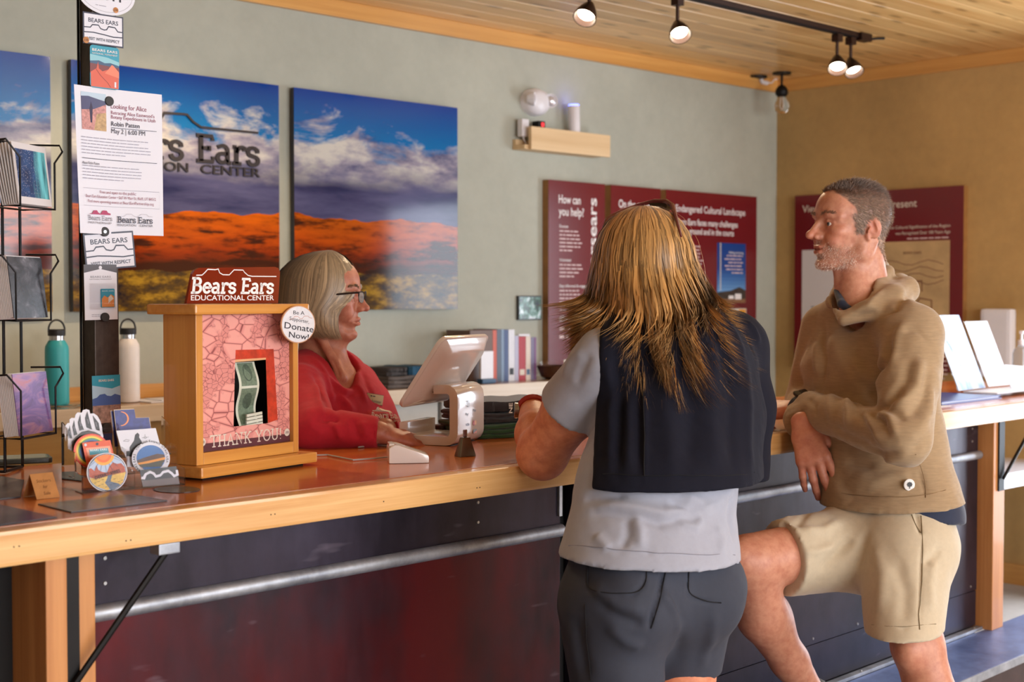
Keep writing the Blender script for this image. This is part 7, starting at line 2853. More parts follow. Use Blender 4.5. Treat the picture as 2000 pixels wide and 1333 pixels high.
sv, sf, scl = strands(paths, np.full(len(pick), 0.0007), np.stack([tint, tint * 0.97, tint * 0.95], 1), hd.o)
mesh_np('stubble', sv, sf, M_STUB, mr, scl, label='short grey stubble beard')
# eyebrows
brow_hair(hd, headV, headF, mr, M_HAIRM, 0.6, 1.1, 190)

# navy undershirt: collar at the throat, hem below the hoodie
M_NAVYT = cloth_mat('navy_tee', (30, 40, 66), 0.1)
F = Field()
F.chain([pD(1636, 568, 3.42), pD(1644, 594, 3.36), pD(1664, 610, 3.335), pD(1695, 603, 3.345), pD(1715, 575, 3.38)], [0.010] * 5, 0.006)
V, Fa = sdf_mesh(F, 0.004, 1)
mesh_np('undershirt_collar', V, Fa, M_NAVYT, mr)
F = Field()
F.ef(pD(1745, 965, 3.33), pD(1745, 996, 3.315), mR, 0.165, 0.120, 0.176, 0.130, 0.01, n=-AX_Z - 0.14 * AX_R)
V, Fa = sdf_mesh(F, 0.005, 1)
mesh_np('undershirt_hem', V, Fa, M_NAVYT, mr)

# hoodie
M_HOOD = cloth_mat('taupe_hoodie', (162, 136, 104), 0.16, 0.85, 700, (0.35, 0.35, 3.0))
F = Field()
F.echain([(pD(1704, 645, 3.45), 0.150, 0.085), (pD(1699, 715, 3.44), 0.186, 0.115), (pD(1712, 860, 3.40), 0.172, 0.122)], mR, 0.04)
F.ef(pD(1712, 860, 3.40), pD(1736, 982, 3.325), mR, 0.172, 0.122, 0.186, 0.142, 0.04, n=-AX_Z * 0.97 + 0.07 * AX_R)
F.rc(nb, NS_ + (nb - NS_) * .12, 0.060, 0.060, 0.05)
F.rc(nb, FS_ + (nb - FS_) * .12, 0.060, 0.056, 0.05)
F.rc(NS_, NS_ * .75 + NE_ * .25, 0.072, 0.070, 0.035)
F.chain([FS_, FE_], [0.064, 0.056], 0.012)
F.fc(FE_, FW_ + (FW_ - FE_) * .05, 0.056, 0.043, 0.012)
F.chain([NS_ * .8 + NE_ * .2, NS_ * .5 + NE_ * .5, NE_], [0.070, 0.068, 0.060], 0.010)
cuff = pD(1577, 797, 3.43)
F.rc(NE_, NE_ * .25 + cuff * .75, 0.060, 0.046, 0.008)
F.fc(NE_ * .3 + cuff * .7, cuff, 0.046, 0.041, 0.008)
# hood and collar
F.chain([pD(1642, 618, 3.335), pD(1680, 604, 3.325), pD(1714, 566, 3.375), pD(1733, 532, 3.460), pD(1722, 522, 3.530)], [0.010, 0.013, 0.016, 0.017, 0.016], 0.012)
F.chain([pD(1648, 626, 3.315), pD(1700, 606, 3.305), pD(1745, 580, 3.350), pD(1768, 567, 3.430), pD(1758, 556, 3.530)], [0.016, 0.022, 0.028, 0.032, 0.030], 0.015)
F.chain([pD(1642, 618, 3.335), pD(1626, 590, 3.420), pD(1645, 560, 3.530), pD(1722, 522, 3.530)], [0.010, 0.014, 0.02, 0.018], 0.012)
# neck opening
F.rc(hd.P(-0.005, 0, -0.10), pD(1671, 604, 3.385), 0.050, 0.056, 0.006, '-')
V, Fa = sdf_mesh(F, 0.0055, 1)
N = normals(V, Fa)
fd = px_folds(V, [([(1655, 628), (1700, 618), (1745, 600), (1790, 562)], 0.009, -0.010), ([(1662, 606), (1695, 590), (1725, 556)], 0.007, 0.006),
                  ([(1742, 640), (1725, 700), (1700, 760), (1690, 800)], 0.018, -0.016), ([(1770, 620), (1745, 660), (1735, 720)], 0.013, 0.010),
                  ([(1760, 645), (1790, 640), (1815, 660)], 0.006, -0.004),
                  ([(1693, 800), (1720, 790), (1770, 760)], 0.012, -0.012), ([(1690, 795), (1700, 740), (1725, 690)], 0.012, 0.008),
                  ([(1618, 745), (1620, 790), (1622, 820)], 0.012, 0.007), ([(1648, 752), (1655, 800), (1652, 830)], 0.010, 0.009), ([(1660, 756), (1672, 800), (1690, 835)], 0.010, -0.008),
                  ([(1680, 800), (1700, 830), (1718, 868)], 0.008, 0.010), ([(1692, 797), (1720, 820), (1735, 860)], 0.008, -0.010), ([(1700, 795), (1735, 812), (1752, 850)], 0.008, 0.009), ([(1715, 792), (1745, 800), (1770, 820)], 0.010, -0.008),
                  ([(1625, 640), (1640, 700), (1680, 760)], 0.020, 0.008), ([(1600, 620), (1605, 700), (1600, 760)], 0.014, -0.008), ([(1660, 640), (1672, 690), (1700, 720)], 0.014, -0.007), ([(1590, 660), (1590, 720), (1585, 770)], 0.010, 0.007),
                  ([(1655, 690), (1680, 730), (1712, 750)], 0.010, 0.007),
                  ([(1800, 690), (1790, 750), (1740, 800)], 0.014, 0.010), ([(1818, 700), (1812, 770), (1770, 820)], 0.013, -0.009), ([(1780, 690), (1765, 740), (1730, 780)], 0.012, -0.008), ([(1824, 740), (1820, 800), (1790, 845)], 0.012, 0.008),
                  ([(1640, 900), (1690, 905), (1740, 895)], 0.012, -0.008), ([(1650, 930), (1700, 940), (1760, 925), (1800, 900)], 0.016, 0.008), ([(1680, 880), (1730, 892), (1800, 870), (1826, 850)], 0.012, -0.010),
                  ([(1690, 915), (1730, 905), (1780, 880)], 0.010, 0.007), ([(1625, 930), (1660, 965), (1720, 970)], 0.014, -0.006), ([(1795, 880), (1800, 920), (1810, 965)], 0.006, -0.004),
                  ([(1575, 770), (1590, 790), (1592, 815)], 0.006, -0.005), ([(1620, 835), (1650, 850), (1700, 870)], 0.010, -0.006), ([(1760, 560), (1775, 580), (1788, 600)], 0.012, 0.006)])
cuffd = np.exp(-(((V - cuff) @ unit(cuff - NE_)) / 0.014) ** 2) * (np.linalg.norm(V - cuff, axis=1) < 0.07) * 0.002
V = V + N * (fd + cuffd + 0.0030 * wob(V, 34, 21, squash=(1, 1, 0.6)) + 0.0010 * wob(V, 120, 22))[:, None]
V = relax(V, Fa, 1, 0.4)
ho = mesh_np('hoodie', V, Fa, M_HOOD, mr, label='taupe heather hoodie')
HV = V
M_STH = plain('taupe_thread', (134, 106, 74), 0.9)
seam('side_seam', V, [(1792, 890), (1800, 915), (1810, 968)], mr, M_STH, 0.0009)
seam('hem_stitch', V, [(1640, 962), (1700, 968), (1780, 966), (1850, 955)], mr, M_STH, 0.0008)
# round hem patch
pv = on_surface(V, project(V), 1772, 941)
pn = -AXF0 * 0.95 + AX_R * 0.22 + AX_Z * 0.1
pm = frame(pv + unit(pn) * 0.007, np.cross(AX_Z, pn), AX_Z)
pt = MB().lathe([(0.0135, -0.002), (0.0135, 0.0006), (0.013, 0.001)], 28, pm).build('hem_patch', plain('patch_white', (226, 222, 220), 0.7), smooth=True)
attach(pt, mr)
p = Print(0.0011)
p.poly(arc(0, 0.001, 0.0052), M_BLK)
for a in range(0, 360, 45):
    p.poly(arc(0.0052 * math.cos(math.radians(a)), 0.001 + 0.0042 * math.sin(math.radians(a)), 0.0020, n=10), M_BLK)
p.rect(-0.0009, -0.0085, 0.0009, -0.003, M_BLK)
o = p.build('patch_print', None)
o.parent = pt
o.matrix_local = pm

# shorts
M_SHORT = cloth_mat('khaki_shorts', (196, 180, 154), 0.06, 0.8, 1100)
F = Field()
F.es(pD(1738, 982, 3.318), pD(1738, 1055, 3.29), mR, 0.155, 0.110, 0.168, 0.128, 0.02)
F.ef(pD(1768, 1092, 3.20), pD(1766, 1236, 3.085), AX_R, 0.106, 0.106, 0.086, 0.086, 0.05, n=-AX_Z + 0.06 * AX_R)
F.fc(pD(1700, 1066, 3.33), pD(1528, 1090, 3.215), 0.104, 0.088, 0.05)
V, Fa = sdf_mesh(F, 0.0055, 1)
N = normals(V, Fa)
fd = px_folds(V, [([(1665, 1040), (1650, 1075), (1600, 1120)], 0.012, -0.010), ([(1690, 1030), (1672, 1090), (1662, 1150)], 0.012, -0.010), ([(1640, 1010), (1610, 1030), (1560, 1030)], 0.012, 0.008),
                  ([(1580, 990), (1560, 1020), (1520, 1040)], 0.010, -0.006), ([(1545, 1000), (1520, 1030), (1500, 1035)], 0.007, 0.006), ([(1640, 1060), (1600, 1075), (1560, 1080)], 0.010, 0.007),
                  ([(1800, 1000), (1800, 1100), (1798, 1230)], 0.004, -0.003), ([(1785, 990), (1795, 1025), (1800, 1040)], 0.005, -0.005), ([(1700, 1050), (1720, 1120), (1715, 1200)], 0.016, 0.007),
                  ([(1740, 1080), (1765, 1150), (1760, 1220)], 0.016, -0.006), ([(1830, 1080), (1820, 1140), (1825, 1200)], 0.012, 0.006), ([(1845, 1060), (1825, 1090), (1805, 1098)], 0.010, -0.006), ([(1690, 1226), (1760, 1226), (1838, 1214)], 0.004, -0.0022)])
V = V + N * (fd + 0.0024 * wob(V, 38, 31) + 0.0006 * wob(V, 150, 33))[:, None]
mesh_np('shorts', V, Fa, M_SHORT, mr, label='khaki shorts')
M_STK = plain('khaki_thread', (140, 124, 98), 0.9)
seam('side_seam', V, [(1800, 1004), (1803, 1080), (1798, 1160), (1797, 1226)], mr, M_STK)
seam('pocket_seam', V, [(1782, 1000), (1790, 1022), (1800, 1036)], mr, M_STK)
seam('hem_stitch', V, [(1698, 1222), (1760, 1222), (1830, 1214)], mr, M_STK, 0.0008)

# shoes
M_SHOE = plain('grey_shoe', (92, 88, 84), 0.7, 0, 0.1, 40)
for an, zf in ((fan, LZ), (nan, 0.0)):
    fw = unit([-0.97, 0.22, 0])
    heel = np.array([an[0], an[1], zf + 0.045]) - fw * 0.045
    F = Field()
    sd = np.cross(AX_Z, fw)
    F.es(heel + AX_Z * 0.0, heel + fw * 0.10, sd, 0.036, 0.040, 0.042, 0.040, 0.03)
    F.es(heel + fw * 0.10, heel + fw * 0.225 - AX_Z * 0.012, sd, 0.046, 0.038, 0.044, 0.026, 0.03)
    F.rc(heel + fw * 0.03, heel + fw * 0.04 + AX_Z * 0.055, 0.040, 0.040, 0.03)
    F.cut([0, 0, zf + 0.0006], -AX_Z, 0.003)
    V, Fa = sdf_mesh(F, 0.006, 1)
    mesh_np('shoe', V, Fa, M_SHOE, mr)

# wrist watch
wd = unit(NW_ - NE_)
wc = pD(1566, 793, 3.445)
wt = thing('wrist_watch', 'black smart watch on the left wrist of the man', 'watch', Matrix.Translation(wc))
fm_ = frame((0, 0, 0), np.cross(wd, -AXF0 * 0.5 + AX_Z), -AXF0 * 0.5 + AX_Z)
q = fm_.to_3x3()
pts = [q @ Vector((0.033 * math.cos(a), 0.0285 * math.sin(a), 0)) for a in np.linspace(0, 2 * math.pi, 24, endpoint=False)]
b = MB()
for off in (-0.007, 0.0, 0.007):
    b.tube([p_ + Vector(wd) * off for p_ in pts], 0.0045, 6, True)
b.build('strap', M_BLKP, wt, smooth=True)
MB().box((-0.018, 0.026, -0.019), (0.018, 0.036, 0.019), fm_).build('watch_case', plain('watch_black', (22, 22, 24), 0.15), wt, bevel=0.005, smooth=True)
# ================================================================== the clerk behind the counter
cr_ = person_root('woman with a grey-blonde bob and glasses in a red top behind the counter', 625, 1000, 3.5)
SK_C = skin_mat('clerk_skin', (188, 126, 102))
cf = RD(0.90, -0.43)               # chest direction
cR = RD(-0.43, -0.90)              # her right, towards the camera
ch = Head(pD(634, 579, 3.42), RD(0.995, -0.06, -0.02), AX_Z - 0.06 * AX_R, 0.90)
nbc = pD(628, 705, 3.45)
NSc, FSc = pD(582, 762, 3.28), pD(694, 752, 3.60)
NEc, NWc = pD(612, 838, 3.10), pD(742, 846, 3.10)
FEc, FWc = pD(730, 840, 3.48), pD(752, 838, 3.24)
F = ch.field(False, 0.62, 0.95, -0.003, False)
F.rc(ch.P(-0.025, 0, -0.050), nbc, 0.046, 0.050, 0.03)
F.rc(ch.P(0.012, 0, -0.090), pD(655, 722, 3.42), 0.024, 0.034, 0.03)
F.rc(ch.P(0.050, 0, -0.112), ch.P(0.018, 0, -0.155), 0.012, 0.016, 0.02)
for y in (-1, 1):
    F.rc(ch.P(-0.03, 0.050 * y, -0.050), pD(668, 738, 3.36), 0.012, 0.010, 0.012)
F.echain([(pD(632, 725, 3.46), 0.09, 0.055), (pD(645, 780, 3.45), 0.15, 0.085), (pD(645, 830, 3.46), 0.15, 0.09)], cR, 0.03)
F.rc(nbc, pD(666, 745, 3.41), 0.045, 0.020, 0.04)
V, Fa = sdf_mesh(F, 0.0026, 1)
V = V + normals(V, Fa) * (0.0006 * wob(V, 150, 5) + px_folds(V, [([(676, 640), (690, 660), (700, 672)], 0.005, -0.0015), ([(640, 690), (655, 715), (668, 740)], 0.006, -0.003), ([(655, 680), (668, 710), (676, 735)], 0.006, 0.003)]))[:, None]
C = ch.colors(V, 0.0, (0.86, 0.52, 0.50), 0.55)
clerkV, clerkF = V, Fa
parts = [(V, Fa, C)]
F = Field()
F.echain([(pD(645, 800, 3.46), 0.15, 0.09), (pD(630, 960, 3.53), 0.15, 0.10), (pD(615, 1120, 3.58), 0.165, 0.11)], cR)
for sgn in (-1, 1):
    hp_ = pD(615, 1120, 3.58) + cR * 0.085 * sgn
    F.chain([hp_, hp_ + np.array([0, 0, -0.36]), np.array([hp_[0], hp_[1], 0.06])], [0.09, 0.06, 0.042], 0.02)
F.chain([NSc, NEc, NWc], [0.045, 0.036, 0.026], 0.02)
F.chain([FSc, FEc, FWc], [0.045, 0.036, 0.026], 0.02)
V, Fa = sdf_mesh(F, 0.006, 1)
parts.append((V, Fa, np.ones((len(V), 3))))
F = Field()
F.rc(NEc * .2 + NWc * .8, NWc, 0.027, 0.025, 0.01)
hand_field(F, NWc, AX_R * 0.80 + AXF0 * 0.42 - AX_Z * 0.22, AX_Z * 0.85 - AXF0 * 0.45, AXF0 * 0.85 - AX_R * 0.3 + AX_Z * 0.3, 0.80, curl=(0.10, 0.35, 0.3), thumb_out=0.4)
V, Fa = sdf_mesh(F, 0.0026, 1)
parts.append((V, Fa, np.ones((len(V), 3)) * np.array([0.9, 0.72, 0.68])))
F = Field()
F.rc(FEc * .2 + FWc * .8, FWc, 0.027, 0.025, 0.01)
hand_field(F, FWc, -AX_R * 0.2 - AXF0 * 0.9 - AX_Z * 0.15, AX_Z, AX_R, 0.78, curl=(0.3, 0.5, 0.4), thumb_out=0.3)
V, Fa = sdf_mesh(F, 0.003, 1)
parts.append((V, Fa, np.ones((len(V), 3)) * np.array([0.9, 0.72, 0.68])))
V, Fa, C = join_vf(parts)
mesh_np('body', V, Fa, SK_C, cr_, C)
ch.eyes(cr_, plain('iris_hazel', (92, 84, 66), 0.2))
# red long-sleeved top
M_RED = cloth_mat('red_jersey', (178, 20, 40), 0.10, 0.88, 900, sheen=0.05)
F = Field()
F.echain([(pD(630, 735, 3.46), 0.135, 0.075), (pD(646, 790, 3.45), 0.180, 0.110), (pD(660, 850, 3.46), 0.182, 0.135), (pD(640, 960, 3.53), 0.175, 0.125)], cR, 0.04)
F.ef(pD(640, 960, 3.53), pD(618, 1110, 3.58), cR, 0.175, 0.125, 0.19, 0.13, 0.04, n=-AX_Z)
F.rc(pD(622, 722, 3.46), NSc + (nbc - NSc) * .1, 0.050, 0.050, 0.04)
F.rc(pD(640, 722, 3.47), FSc + (nbc - FSc) * .1, 0.046, 0.050, 0.04)
F.chain([NSc, NEc], [0.062, 0.054], 0.012)
F.fc(NEc, NWc - (NWc - NEc) * 0.03, 0.054, 0.036, 0.012)
F.chain([FSc, FEc], [0.060, 0.052], 0.012)
F.fc(FEc, FWc, 0.052, 0.034, 0.012)
F.rc(ch.P(0.02, 0, -0.12), pD(655, 708, 3.425), 0.056, 0.060, 0.006, '-')
F.rc(pD(655, 708, 3.425), pD(682, 747, 3.345), 0.058, 0.020, 0.006, '-')
V, Fa = sdf_mesh(F, 0.005, 1)
N = normals(V, Fa)
fd = px_folds(V, [([(605, 690), (640, 730), (680, 762), (694, 750)], 0.008, 0.006), ([(612, 705), (650, 745), (684, 775), (704, 758)], 0.006, -0.004),
                  ([(615, 720), (640, 770), (668, 815)], 0.010, -0.008), ([(630, 720), (655, 770), (690, 820)], 0.011, 0.008), ([(645, 745), (675, 790), (715, 830)], 0.010, -0.007), ([(665, 765), (690, 795), (730, 830)], 0.010, 0.006),
                  ([(620, 735), (625, 780), (632, 812)], 0.009, 0.008), ([(628, 740), (634, 780), (638, 812)], 0.008, -0.008), ([(690, 720), (705, 750), (722, 790)], 0.010, 0.005), ([(700, 716), (722, 750), (740, 790)], 0.010, -0.005),
                  ([(625, 815), (645, 812), (665, 818)], 0.008, -0.009), ([(650, 818), (665, 840), (668, 865)], 0.007, 0.007), ([(690, 812), (700, 835), (700, 862)], 0.008, -0.008), ([(705, 815), (718, 838), (716, 860)], 0.007, 0.006),
                  ([(728, 825), (736, 845), (732, 862)], 0.006, -0.005), ([(600, 790), (615, 830), (640, 850)], 0.012, 0.006)])
V = V + N * (fd + 0.0026 * wob(V, 40, 41) + 0.0008 * wob(V, 140, 42))[:, None]
mesh_np('red_top', V, Fa, M_RED, cr_, label='red long-sleeved jersey top')
RV = V
RP = project(V)
# dark trousers
F = Field()
F.es(pD(618, 1085, 3.58), pD(615, 1140, 3.58), cR, 0.17, 0.12, 0.178, 0.125, 0.03)
for sgn in (-1, 1):
    hp_ = pD(615, 1140, 3.58) + cR * 0.085 * sgn
    F.fc(hp_, np.array([hp_[0], hp_[1], 0.08]), 0.10, 0.062, 0.03)
V, Fa = sdf_mesh(F, 0.008, 1)
mesh_np('trousers', V, Fa, cloth_mat('dark_trousers', (40, 42, 54)), cr_)
for sgn in (-1, 1):
    hp_ = pD(615, 1140, 3.58) + cR * 0.085 * sgn
    F = Field()
    F.es([hp_[0], hp_[1], 0.045], np.array([hp_[0], hp_[1], 0.045]) + cf * 0.14, cR, 0.038, 0.040, 0.042, 0.03, 0.02)
    F.cut([0, 0, 0.0006], -AX_Z, 0.003)
    V, Fa = sdf_mesh(F, 0.007, 1)
    mesh_np('shoe', V, Fa, M_SHOE, cr_)
# smooth bob
M_BOB = hair_mat('grey_blonde_bob', (176, 152, 120), 0.38)
A = ch.A


def bob_pt(phi, t):
    """point of the bob: phi 0 = front, pi = back, t 0 parting .. 1 tips"""
    m = np.minimum(phi, 2 * math.pi - phi)
    sg = np.where(phi < math.pi, 1.0, -1.0)
    w = np.clip((1.75 - m) / 0.75, 0, 1)
    bump = np.sin(math.pi * np.clip(t / 0.70, 0, 1))
    m = m - w * 0.80 * bump
    c, s = np.cos(m), np.sin(m) * sg
    th = np.clip(t / 0.44, 0, 1) * math.pi / 2
    z = np.where(t < 0.44, 0.030 + 0.096 * np.cos(th), 0.030 - (t - 0.44) / 0.56 * 0.150)
    rr = np.sin(th)
    flare = 1 + 0.06 * np.sin(np.clip((t - 0.40) / 0.6, 0, 1) * math.pi)
    curl = np.clip((t - 0.82) / 0.18, 0, 1) ** 2
    rx = np.where(c < 0, 0.120, 0.106)
    x = -0.014 + rx * c * rr * flare * (1 - 0.25 * curl) + 0.030 * (1 - rr) + 0.018 * curl * (c < 0.3) + 0.034 * curl * w
    y = 0.090 * s * rr * flare * (1 - 0.14 * curl)
    return x, y, z


rg = np.random.default_rng(8)
n, k = 5400, 14
ph = np.concatenate([rg.uniform(1.02, 2 * math.pi - 1.02, n - 500), np.where(rg.random(500) < 0.5, rg.uniform(0.96, 1.15, 500), 2 * math.pi - rg.uniform(0.96, 1.15, 500))])
clump = np.round(ph * 26) / 26
ph2 = ph * 0.6 + clump * 0.4
tt = np.linspace(0.02, 1, k)
end = rg.uniform(0.95, 1.0, n)
lay = rg.uniform(0.90, 1.008, n)
T = tt[None, :] * end[:, None]
# locks in front sweep back from the parting
PH = ph2[:, None] + (rg.normal(size=n) * 0.03)[:, None] * tt[None, :]
front = np.clip((1.5 - np.minimum(PH, 2 * math.pi - PH)) / 0.6, 0, 1)
x, y, z = bob_pt(PH, T)
x, y = (x + 0.012) * lay[:, None] - 0.012, y * lay[:, None]
z = z * (0.96 + 0.04 * lay[:, None])
paths = ch.o + ch.s * (x[..., None] * A[0] + y[..., None] * A[1] + z[..., None] * A[2])
tint = rg.uniform(0.62, 1.22, n) * (0.85 + 0.25 * np.sin(clump * 61.0))
tint = np.clip(tint, 0.4, 1.4)
sv, sf, scl = strands(paths, np.full(n, 0.0036), np.stack([tint, tint * 0.99, tint * 0.97], 1), ch.o)
# under layer so that no scalp shows
gp, gt = np.meshgrid(np.linspace(1.04, 2 * math.pi - 1.04, 60), np.linspace(0.0, 0.965, 26), indexing='ij')
x, y, z = bob_pt(gp, gt)
x, y = (x + 0.012) * 0.925 - 0.012, y * 0.925
gv = (ch.o + ch.s * (x[..., None] * A[0] + y[..., None] * A[1] + (z * 0.985)[..., None] * A[2])).reshape(-1, 3)
ii, jj = np.meshgrid(np.arange(59), np.arange(25), indexing='ij')
gf = np.stack([ii * 26 + jj, (ii + 1) * 26 + jj, (ii + 1) * 26 + jj + 1, ii * 26 + jj + 1], 2).reshape(-1, 4)
V2, F2, C2 = join_vf([(gv, gf, np.ones((len(gv), 3)) * 0.55), (sv, sf, scl)])
mesh_np('hair', V2, F2, M_BOB, cr_, C2, label='smooth grey-blonde bob')
# eyebrows
brow_hair(ch, clerkV, clerkF, cr_, M_BOB, 0.55, 0.85, 260)
# glasses
gl = thing('eyeglasses', 'dark half-rim eyeglasses worn by the clerk', 'glasses', Matrix.Translation(ch.P(0.098, 0, 0.0)))
M_GLF = plain('dark_glasses_frame', (36, 28, 28), 0.3, 0.2)
M_LENSG = NT('spectacle_lens')
M_LENSG.base((0.95, 0.97, 1.0))
M_LENSG.set(rough=0.0, trans=1.0, ior=1.12)
M_LENSG = M_LENSG.m
gm = Matrix.Translation(ch.P(0.098, 0, 0.0)).inverted() @ Matrix(((*A[0], 0), (*A[1], 0), (*A[2], 0), (0, 0, 0, 1))).transposed()


def gw_(x, y, z):
    return Vector(ch.P(x, y, z)) - Vector(ch.P(0.098, 0, 0.0))


for y in (-1, 1):
    ring = [(0.107, 0.010), (0.105, 0.010)]
    rim = []
    for a, bz_ in ((0.012, 0.012), (0.030, 0.0145), (0.054, 0.013), (0.057, 0.002), (0.050, -0.013), (0.030, -0.0165), (0.016, -0.013), (0.011, 0.0)):
        rim.append(gw_(0.112 - 0.16 * (a - 0.01) ** 1.0 * 0.9 - 0.002, a * y, bz_))
    MB().tube(rim[:4], 0.0019, 8).build('brow_rim', M_GLF, gl, smooth=True)
    MB().tube(rim[3:] + rim[:1], 0.0008, 6).build('wire_rim', M_GLF, gl, smooth=True)
    MB().add([tuple(p_) for p_ in rim], [tuple(range(8)) if y > 0 else tuple(range(7, -1, -1))]).build('lens', M_LENSG, gl)
    MB().tube([gw_(0.1035, 0.058 * y, 0.012), gw_(0.090, 0.071 * y, 0.011), gw_(0.030, 0.078 * y, 0.004), gw_(-0.02, 0.078 * y, 0.000)], 0.0024, 8).build('temple', M_GLF, gl, smooth=True)
MB().tube([gw_(0.110, -0.012, 0.009), gw_(0.114, 0, 0.011), gw_(0.110, 0.012, 0.009)], 0.0012, 8).build('bridge', M_GLF, gl, smooth=True)
# name badge and chest logo
bp_ = on_surface(RV, RP, 733, 777)
bn = unit(cf * 0.9 - AXF0 * 0.45 + AX_Z * 0.15)
bx_ = unit(np.cross(AX_Z, bn))
bdg = thing('name_badge', 'gold name badge pinned to the red top', 'badge', frame(bp_ + bn * 0.004, unit(bx_ - AX_Z * 0.18), AX_Z))
MB().box((-0.026, -0.012, 0), (0.026, 0.012, 0.002)).build('plate', plain('badge_gold', (206, 178, 132), 0.35, 0.3), bdg, bevel=0.001)
MB().box((-0.027, -0.013, -0.003), (0.027, 0.013, -0.0003)).build('backing', M_BLKP, bdg)
p = Print(0.0021)
p.text('Volunteer', 0, -0.008, 0.007, M_INK, 'c', 0.006, width=0.042)
para(p, -0.015, 0.008, 0.03, 1, 0.006, M_INK, th=.4)
p.build('lettering', bdg)
p = Print(0.0)
c_logo = on_surface(RV, RP, 752, 806)
p.poly(buttes(-0.030, 0.012, 0.060, 0.020) + [(0.030, 0.010), (-0.030, 0.010)], M_CREAM)
p.slab('Bears Ears', 0, -0.006, 0.013, M_CREAM, 0.15, 'c', width=0.064)
p.text('PARTNERSHIP', 0, -0.015, 0.006, M_CREAM, 'c', 0.01, width=0.060)
lo_ = p.build('chest_logo', None)
lo_.matrix_world = frame(c_logo + bn * 0.006, unit(bx_ - AX_Z * 0.10), AX_Z)
bpy.context.view_layer.update()
# drape the logo onto the cloth
wm = np.array(lo_.matrix_world)
lv = np.array([v.co[:] for v in lo_.data.vertices])
wv2 = lv @ wm[:3, :3].T + wm[:3, 3]
dsel = RV[np.linalg.norm(RV - c_logo, axis=1) < 0.09]
for i_ in range(len(wv2)):
    dd = np.linalg.norm(np.cross(dsel - wv2[i_], bn), axis=1)
    m_ = np.where(dd < 0.009)[0]
    if len(m_) == 0:
        m_ = np.argsort(dd)[:3]
    hgt_ = ((dsel[m_] - wv2[i_]) @ bn).max()
    wv2[i_] = wv2[i_] + bn * (hgt_ + 0.0012)
lo_.matrix_world = Matrix.Identity(4)
lo_.data.vertices.foreach_set('co', wv2.astype(np.float32).ravel())
attach(lo_, cr_)
# ================================================================== the woman in front of the counter, seen from behind
wr_ = person_root('woman with long blonde hair seen from behind, navy jacket over her shoulders', 1268, 1200, 2.58)
SK_W = skin_mat('woman_skin', (216, 146, 112))
wf = RD(-0.55, 0.835)
wR = RD(0.835, 0.55)
wh = Head(pD(1250, 520, 2.76), RD(-0.70, 0.71, -0.05), AX_Z - 0.03 * AX_R, 0.90)
nbw = pD(1292, 640, 2.72)
LS, RS = pD(1182, 706, 2.58), pD(1428, 692, 2.80)
LE, LW = pD(1060, 884, 2.735), pD(1040, 798, 2.95)
RE, RW = pD(1440, 870, 3.02), pD(1290, 820, 3.18)
F = wh.field(False, 0.75, 0.95, 0.0, False)
F.rc(wh.P(-0.02, 0, -0.05), nbw, 0.050, 0.056, 0.03)
F.rc(nbw, pD(1296, 690, 2.70), 0.056, 0.08, 0.03)
V, Fa = sdf_mesh(F, 0.0035, 1)
parts = [(V, Fa, wh.colors(V, 0.0))]
F = Field()
F.echain([(pD(1296, 690, 2.70), 0.11, 0.065), (pD(1300, 780, 2.67), 0.135, 0.085), (pD(1285, 960, 2.60), 0.13, 0.085), (pD(1268, 1120, 2.56), 0.135, 0.09), (pD(1266, 1150, 2.56), 0.13, 0.09)], wR)
F.chain([LS, LS * .5 + LE * .5, LE], [0.050, 0.055, 0.046], 0.02)
F.el(LE - AX_Z * 0.004 - AXF0 * 0.006, np.array([AX_R, AXF0, AX_Z]), (0.042, 0.044, 0.044), 0.03)
F.chain([LE, LE * .6 + LW * .4, LW], [0.044, 0.044, 0.027], 0.02)
F.chain([RS, RE, RW], [0.05, 0.042, 0.027], 0.02)
for sgn in (-1, 1):
    hp_ = pD(1266, 1180, 2.56) + wR * 0.078 * sgn
    kn_ = np.array([hp_[0], hp_[1], 0.0]) + np.array([0, 0, 0.46])
    F.chain([hp_, hp_ * .4 + kn_ * .6, kn_, kn_ * np.array([1, 1, 0]) + np.array([0, 0, 0.30]), kn_ * np.array([1, 1, 0]) + np.array([0, 0, 0.07])], [0.075, 0.062, 0.052, 0.050, 0.036], 0.02)
V, Fa = sdf_mesh(F, 0.0052, 1)
V = V + normals(V, Fa) * (0.0012 * wob(V, 70, 6) + px_folds(V, [([(1030, 905), (1050, 915), (1075, 912)], 0.010, -0.004), ([(1085, 860), (1110, 840), (1125, 815)], 0.012, -0.003)]))[:, None]
C = np.ones((len(V), 3)) * np.array([1.0, 0.93, 0.88])
w = np.exp(-(np.linalg.norm(V - (LE - AX_Z * 0.03), axis=1) / 0.04) ** 2)[:, None] * 0.5
C = C * (1 - w) + w * np.array([1.0, 0.74, 0.66])
parts.append((V, Fa, C))
F = Field()
F.rc(LE * .2 + LW * .8, LW, 0.029, 0.026, 0.01)
hand_field(F, LW, AX_R * 0.72 + AXF0 * 0.62 + AX_Z * 0.10, -AX_R * 0.5 + AXF0 * 0.5 + AX_Z * 0.7, AXF0 * -0.7 + AX_R * .6 + AX_Z * 0.5, 0.88, curl=(0.7, 0.9, 0.6), thumb_out=0.3)
V, Fa = sdf_mesh(F, 0.003, 1)
parts.append((V, Fa, np.ones((len(V), 3)) * np.array([1, 0.86, 0.8])))
F = Field()
F.rc(RE * .2 + RW * .8, RW, 0.029, 0.026, 0.01)
hand_field(F, RW, -AX_R * 0.8 - AXF0 * 0.3 - AX_Z * 0.05, AX_Z, AX_R * 0.3 - AXF0, 0.88, curl=(0.3, 0.5, 0.4), thumb_out=0.3)
V, Fa = sdf_mesh(F, 0.0035, 1)
parts.append((V, Fa, np.ones((len(V), 3)) * np.array([1, 0.86, 0.8])))
